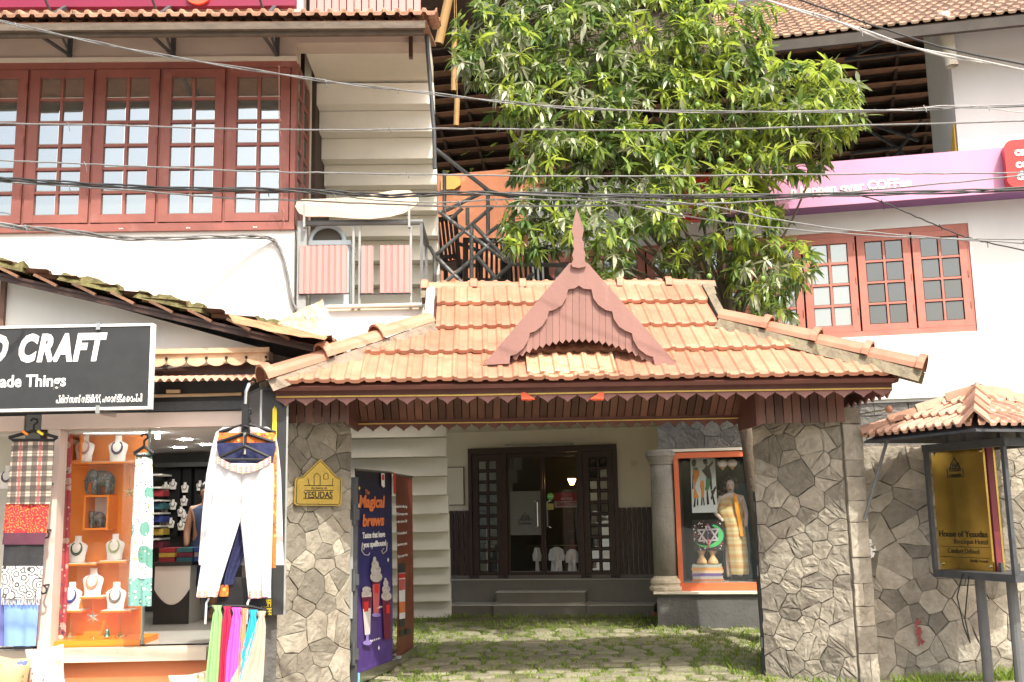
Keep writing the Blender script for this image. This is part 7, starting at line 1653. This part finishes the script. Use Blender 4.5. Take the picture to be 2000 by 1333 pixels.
# ================================================================ mango tree over the gateway
rnd = random.Random(21)
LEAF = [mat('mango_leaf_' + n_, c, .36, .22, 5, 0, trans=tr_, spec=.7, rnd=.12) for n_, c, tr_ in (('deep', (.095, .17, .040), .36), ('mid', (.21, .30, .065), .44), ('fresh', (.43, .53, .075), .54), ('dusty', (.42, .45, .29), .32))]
BARK = mat('grey_bark', (.16, .125, .09), .9, .25, 6, .6, 24, streak=3)
TW = mat('green_twig', (.13, .13, .06), .7, .2, 8, 0)
tree = thing('mango_tree', 'leafy mango tree with small green fruit spreading above the gateway roof', 'tree', W0, (3.05, 12.6, 0))
TB = OFF[tree.name]
blobs = [(960, 60, 75, 70, 12.5), (945, 125, 62, 50, 12.3), (1010, 110, 70, 70, 12.6), (1090, 60, 130, 100, 12.9), (1240, 60, 170, 110, 13.0), (1410, 55, 105, 85, 13.0), (1010, 190, 62, 60, 12.3), (1120, 210, 130, 105, 12.5), (1270, 215, 150, 110, 12.9), (1420, 195, 120, 105, 12.9),
         (1565, 185, 105, 85, 12.4), (1635, 205, 62, 72, 12.2), (1080, 320, 95, 75, 12.2), (1225, 325, 130, 80, 12.4), (1390, 320, 115, 85, 12.8), (1545, 285, 85, 70, 12.4), (1045, 425, 68, 50, 12.0), (1030, 470, 55, 30, 12.0), (1170, 445, 85, 55, 12.0), (1195, 510, 48, 32, 12.0), (1290, 415, 62, 40, 12.2),
         (1450, 415, 78, 85, 12.6), (1480, 540, 75, 72, 12.6), (1555, 505, 42, 48, 12.4), (1340, 500, 60, 40, 12.9), (1500, 600, 40, 30, 12.7)]
trunk_base = Vector((3.05, 12.75, 0)); fork = Vector((2.75, 12.9, 3.6))
MB().tube([trunk_base, trunk_base + Vector((-.05, .02, 1.2)), Vector((2.92, 12.85, 2.4)), fork], [.19, .16, .145, .13], 10).build('trunk', BARK, tree, smooth=True)
tips = []
for i, (px, py, rx, ry, Y) in enumerate(blobs):
    c = W0.at(px, py, Y + .25); k = Y / FPX
    mid = fork.lerp(c, .5) + Vector((rnd.uniform(-.2, .2), .25, rnd.uniform(.1, .4)))
    r0 = .05 if i % 3 == 0 else .032
    MB().tube(smooth_px([tuple(fork), tuple(fork.lerp(mid, .5) + Vector((rnd.uniform(-.1, .1), .1, .08))), tuple(mid), tuple(c)], 4), [r0 * (1 - .75 * j / 12) for j in range(13)], 6).build('branch', BARK, tree, smooth=True)
    n = int(rx * ry / 88)
    for j in range(n):
        while True:
            u = Vector((rnd.uniform(-1, 1), rnd.uniform(-1, 1), rnd.uniform(-1, 1)))
            if .25 < u.length < 1: break
        f = u.length ** -.35 * (rnd.uniform(1.1, 1.32) if rnd.random() < .14 else 1)
        p = W0.at(px + u.x * rx * f, py - u.z * ry * f, Y + u.y * .75 * f - .1)
        tips.append((p, (Vector((u.x, u.y * .8 - .35, u.z * .6 + .35))).normalized(), c))
twm = MB(); leaves = []
def leaf_geo(L, wd, droop):
    """folded lance leaf with a curved midrib: verts and faces in its own frame (+y along)"""
    ys = (0, .18, .45, .75, 1.0); ws = (.06, .75, 1.0, .62, .03); vs = []; fs = []
    for y, q in zip(ys, ws):
        z = -droop * y * y * L; vs += [(-q * wd, y * L, z + .22 * q * wd), (0, y * L, z), (q * wd, y * L, z + .22 * q * wd)]
    for a in range(4):
        b = a * 3; fs += [(b, b + 1, b + 4, b + 3), (b + 1, b + 2, b + 5, b + 4)]
    return vs, fs
GEO = [leaf_geo(1, w_, d) for w_, d in ((.13, .1), (.15, .3), (.115, .55))]
for p, d, c in tips:
    st = c.lerp(p, .55) + Vector((rnd.uniform(-.08, .08), rnd.uniform(-.08, .08), rnd.uniform(-.08, .02)))
    twm.tube([st, st.lerp(p, .6) + Vector((0, 0, .02)), p], [.007, .005, .003], 4, 0, False)
    nl = rnd.randint(8, 14); fresh = rnd.random(); a0_ = rnd.uniform(0, 6.28)
    sunny = (p.x > 1.6 and p.z > 4.6)  # sunlit side put into the colour: more fresh, fewer dusty leaves
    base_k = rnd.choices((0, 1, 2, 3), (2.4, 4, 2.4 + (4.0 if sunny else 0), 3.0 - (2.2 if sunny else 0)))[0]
    ax = d.orthogonal().normalized(); bx2 = d.cross(ax)
    for k in range(nl):
        a = a0_ + k * 2.4; el = rnd.uniform(.05, .9); rad = ax * math.cos(a) + bx2 * math.sin(a)
        v = (rad * math.cos(el) + d * math.sin(el) + Vector((0, 0, -.35 - .45 * rnd.random()))).normalized()
        side = v.cross(Vector((0, 0, 1)));
        if side.length < .1: side = ax
        side.normalize(); up = side.cross(v); tw_ = rnd.uniform(-.5, .5)
        side, up = side * math.cos(tw_) + up * math.sin(tw_), up * math.cos(tw_) - side * math.sin(tw_)
        L_ = rnd.choice((rnd.uniform(.07, .14), rnd.uniform(.12, .20), rnd.uniform(.15, .24))); q = p - d * (k * .006)
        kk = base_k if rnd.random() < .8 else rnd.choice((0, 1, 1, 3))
        leaves.append((q, side, v, up, L_, kk, rnd.randrange(3)))
# the leaves that show largest become parts of their own, the rest one mass
order = sorted(range(len(leaves)), key=lambda i: leaves[i][0].y - 3.0 * leaves[i][4] - .8 * abs(leaves[i][3].y))
own = set(order[:290])
LM = {(g_, k): MB().add(*GEO[g_]).mesh('leaf', LEAF[k], smooth=True) for g_ in range(3) for k in range(4)}
fm = MB()
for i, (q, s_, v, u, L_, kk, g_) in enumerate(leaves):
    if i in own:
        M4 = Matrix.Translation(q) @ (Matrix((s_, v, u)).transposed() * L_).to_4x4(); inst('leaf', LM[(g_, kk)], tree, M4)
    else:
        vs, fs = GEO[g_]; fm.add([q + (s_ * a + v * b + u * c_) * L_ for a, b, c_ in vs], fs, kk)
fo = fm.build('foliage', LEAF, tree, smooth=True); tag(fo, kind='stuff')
tag(twm.build('twigs', TW, tree), kind='stuff')
MG = mat('green_mango_skin', (.15, .25, .05), .45, .12, 5, .03, 30)
for px, py, r in ((1211, 435, 12), (1407, 316, 11), (1462, 312, 11), (1109, 44, 10), (1310, 452, 7), (1362, 205, 8), (1385, 540, 8), (1440, 282, 9), (1490, 545, 8)):
    c = W0.at(px, py, 11.6); k = r * .68 * 11.6 / FPX; MB().lathe([(.001, -1.25), (.55, -1.1), (.9, -.6), (1.0, 0), (.85, .6), (.45, 1.0), (.001, 1.1)], (0, 0, 0), 12).tube([(0, 0, 1.05), (.1, .1, 1.9), (.2, .5, 3.2)], .08, 5).build('mango', MG, tree, smooth=True, loc=tuple(c), rot=(rnd.uniform(-.2, .2), rnd.uniform(-.2, .2), 0)).scale = (k, k, k)
# ---- trees seen through the gap under the loft roof
def far_tree(X, Y, h, r, n, label, seed):
    rd = random.Random(seed); t = thing('background_tree', label, 'tree', W0, (X, Y, 0), 'trees behind the buildings')
    MB().tube([(X, Y, 0), (X + .2, Y, h * .5), (X - .1, Y, h * .8)], [.3, .22, .12], 8).build('trunk', BARK, t)
    for k in range(7): a = rd.uniform(0, 6.28); MB().tube([(X + .1, Y, h * .55), (X + r * .4 * math.cos(a), Y + r * .4 * math.sin(a), h * .8), (X + r * .8 * math.cos(a), Y + r * .8 * math.sin(a), h * .9)], [.10, .06, .03], 6).build('branch', BARK, t)
    m = MB()
    for k in range(n):
        u = Vector((rd.gauss(0, .45), rd.gauss(0, .45), rd.gauss(0, .38)))
        q = Vector((X, Y, h * .82)) + Vector((u.x * r, u.y * r, u.z * r)); a = rd.uniform(0, 6.28); b = rd.uniform(-.6, .6); v = Vector((math.cos(a), math.sin(a), b)).normalized(); s_ = v.orthogonal().normalized(); vs, fs = GEO[rd.randrange(3)]
        m.add([q + (s_ * x_ * 1.6 + v * y_ + v.cross(s_) * z_) * rd.uniform(.25, .42) for x_, y_, z_ in vs], fs, rd.randrange(3))
    tag(m.build('crown', LEAF, t), kind='stuff')
far_tree(-1.4, 27, 10.5, 4.0, 2600, 'large leafy tree seen through the gap under the loft roof behind the railing', 1)
far_tree(12.0, 34, 9.0, 4.0, 1500, 'leafy tree far behind the loft at right', 2)
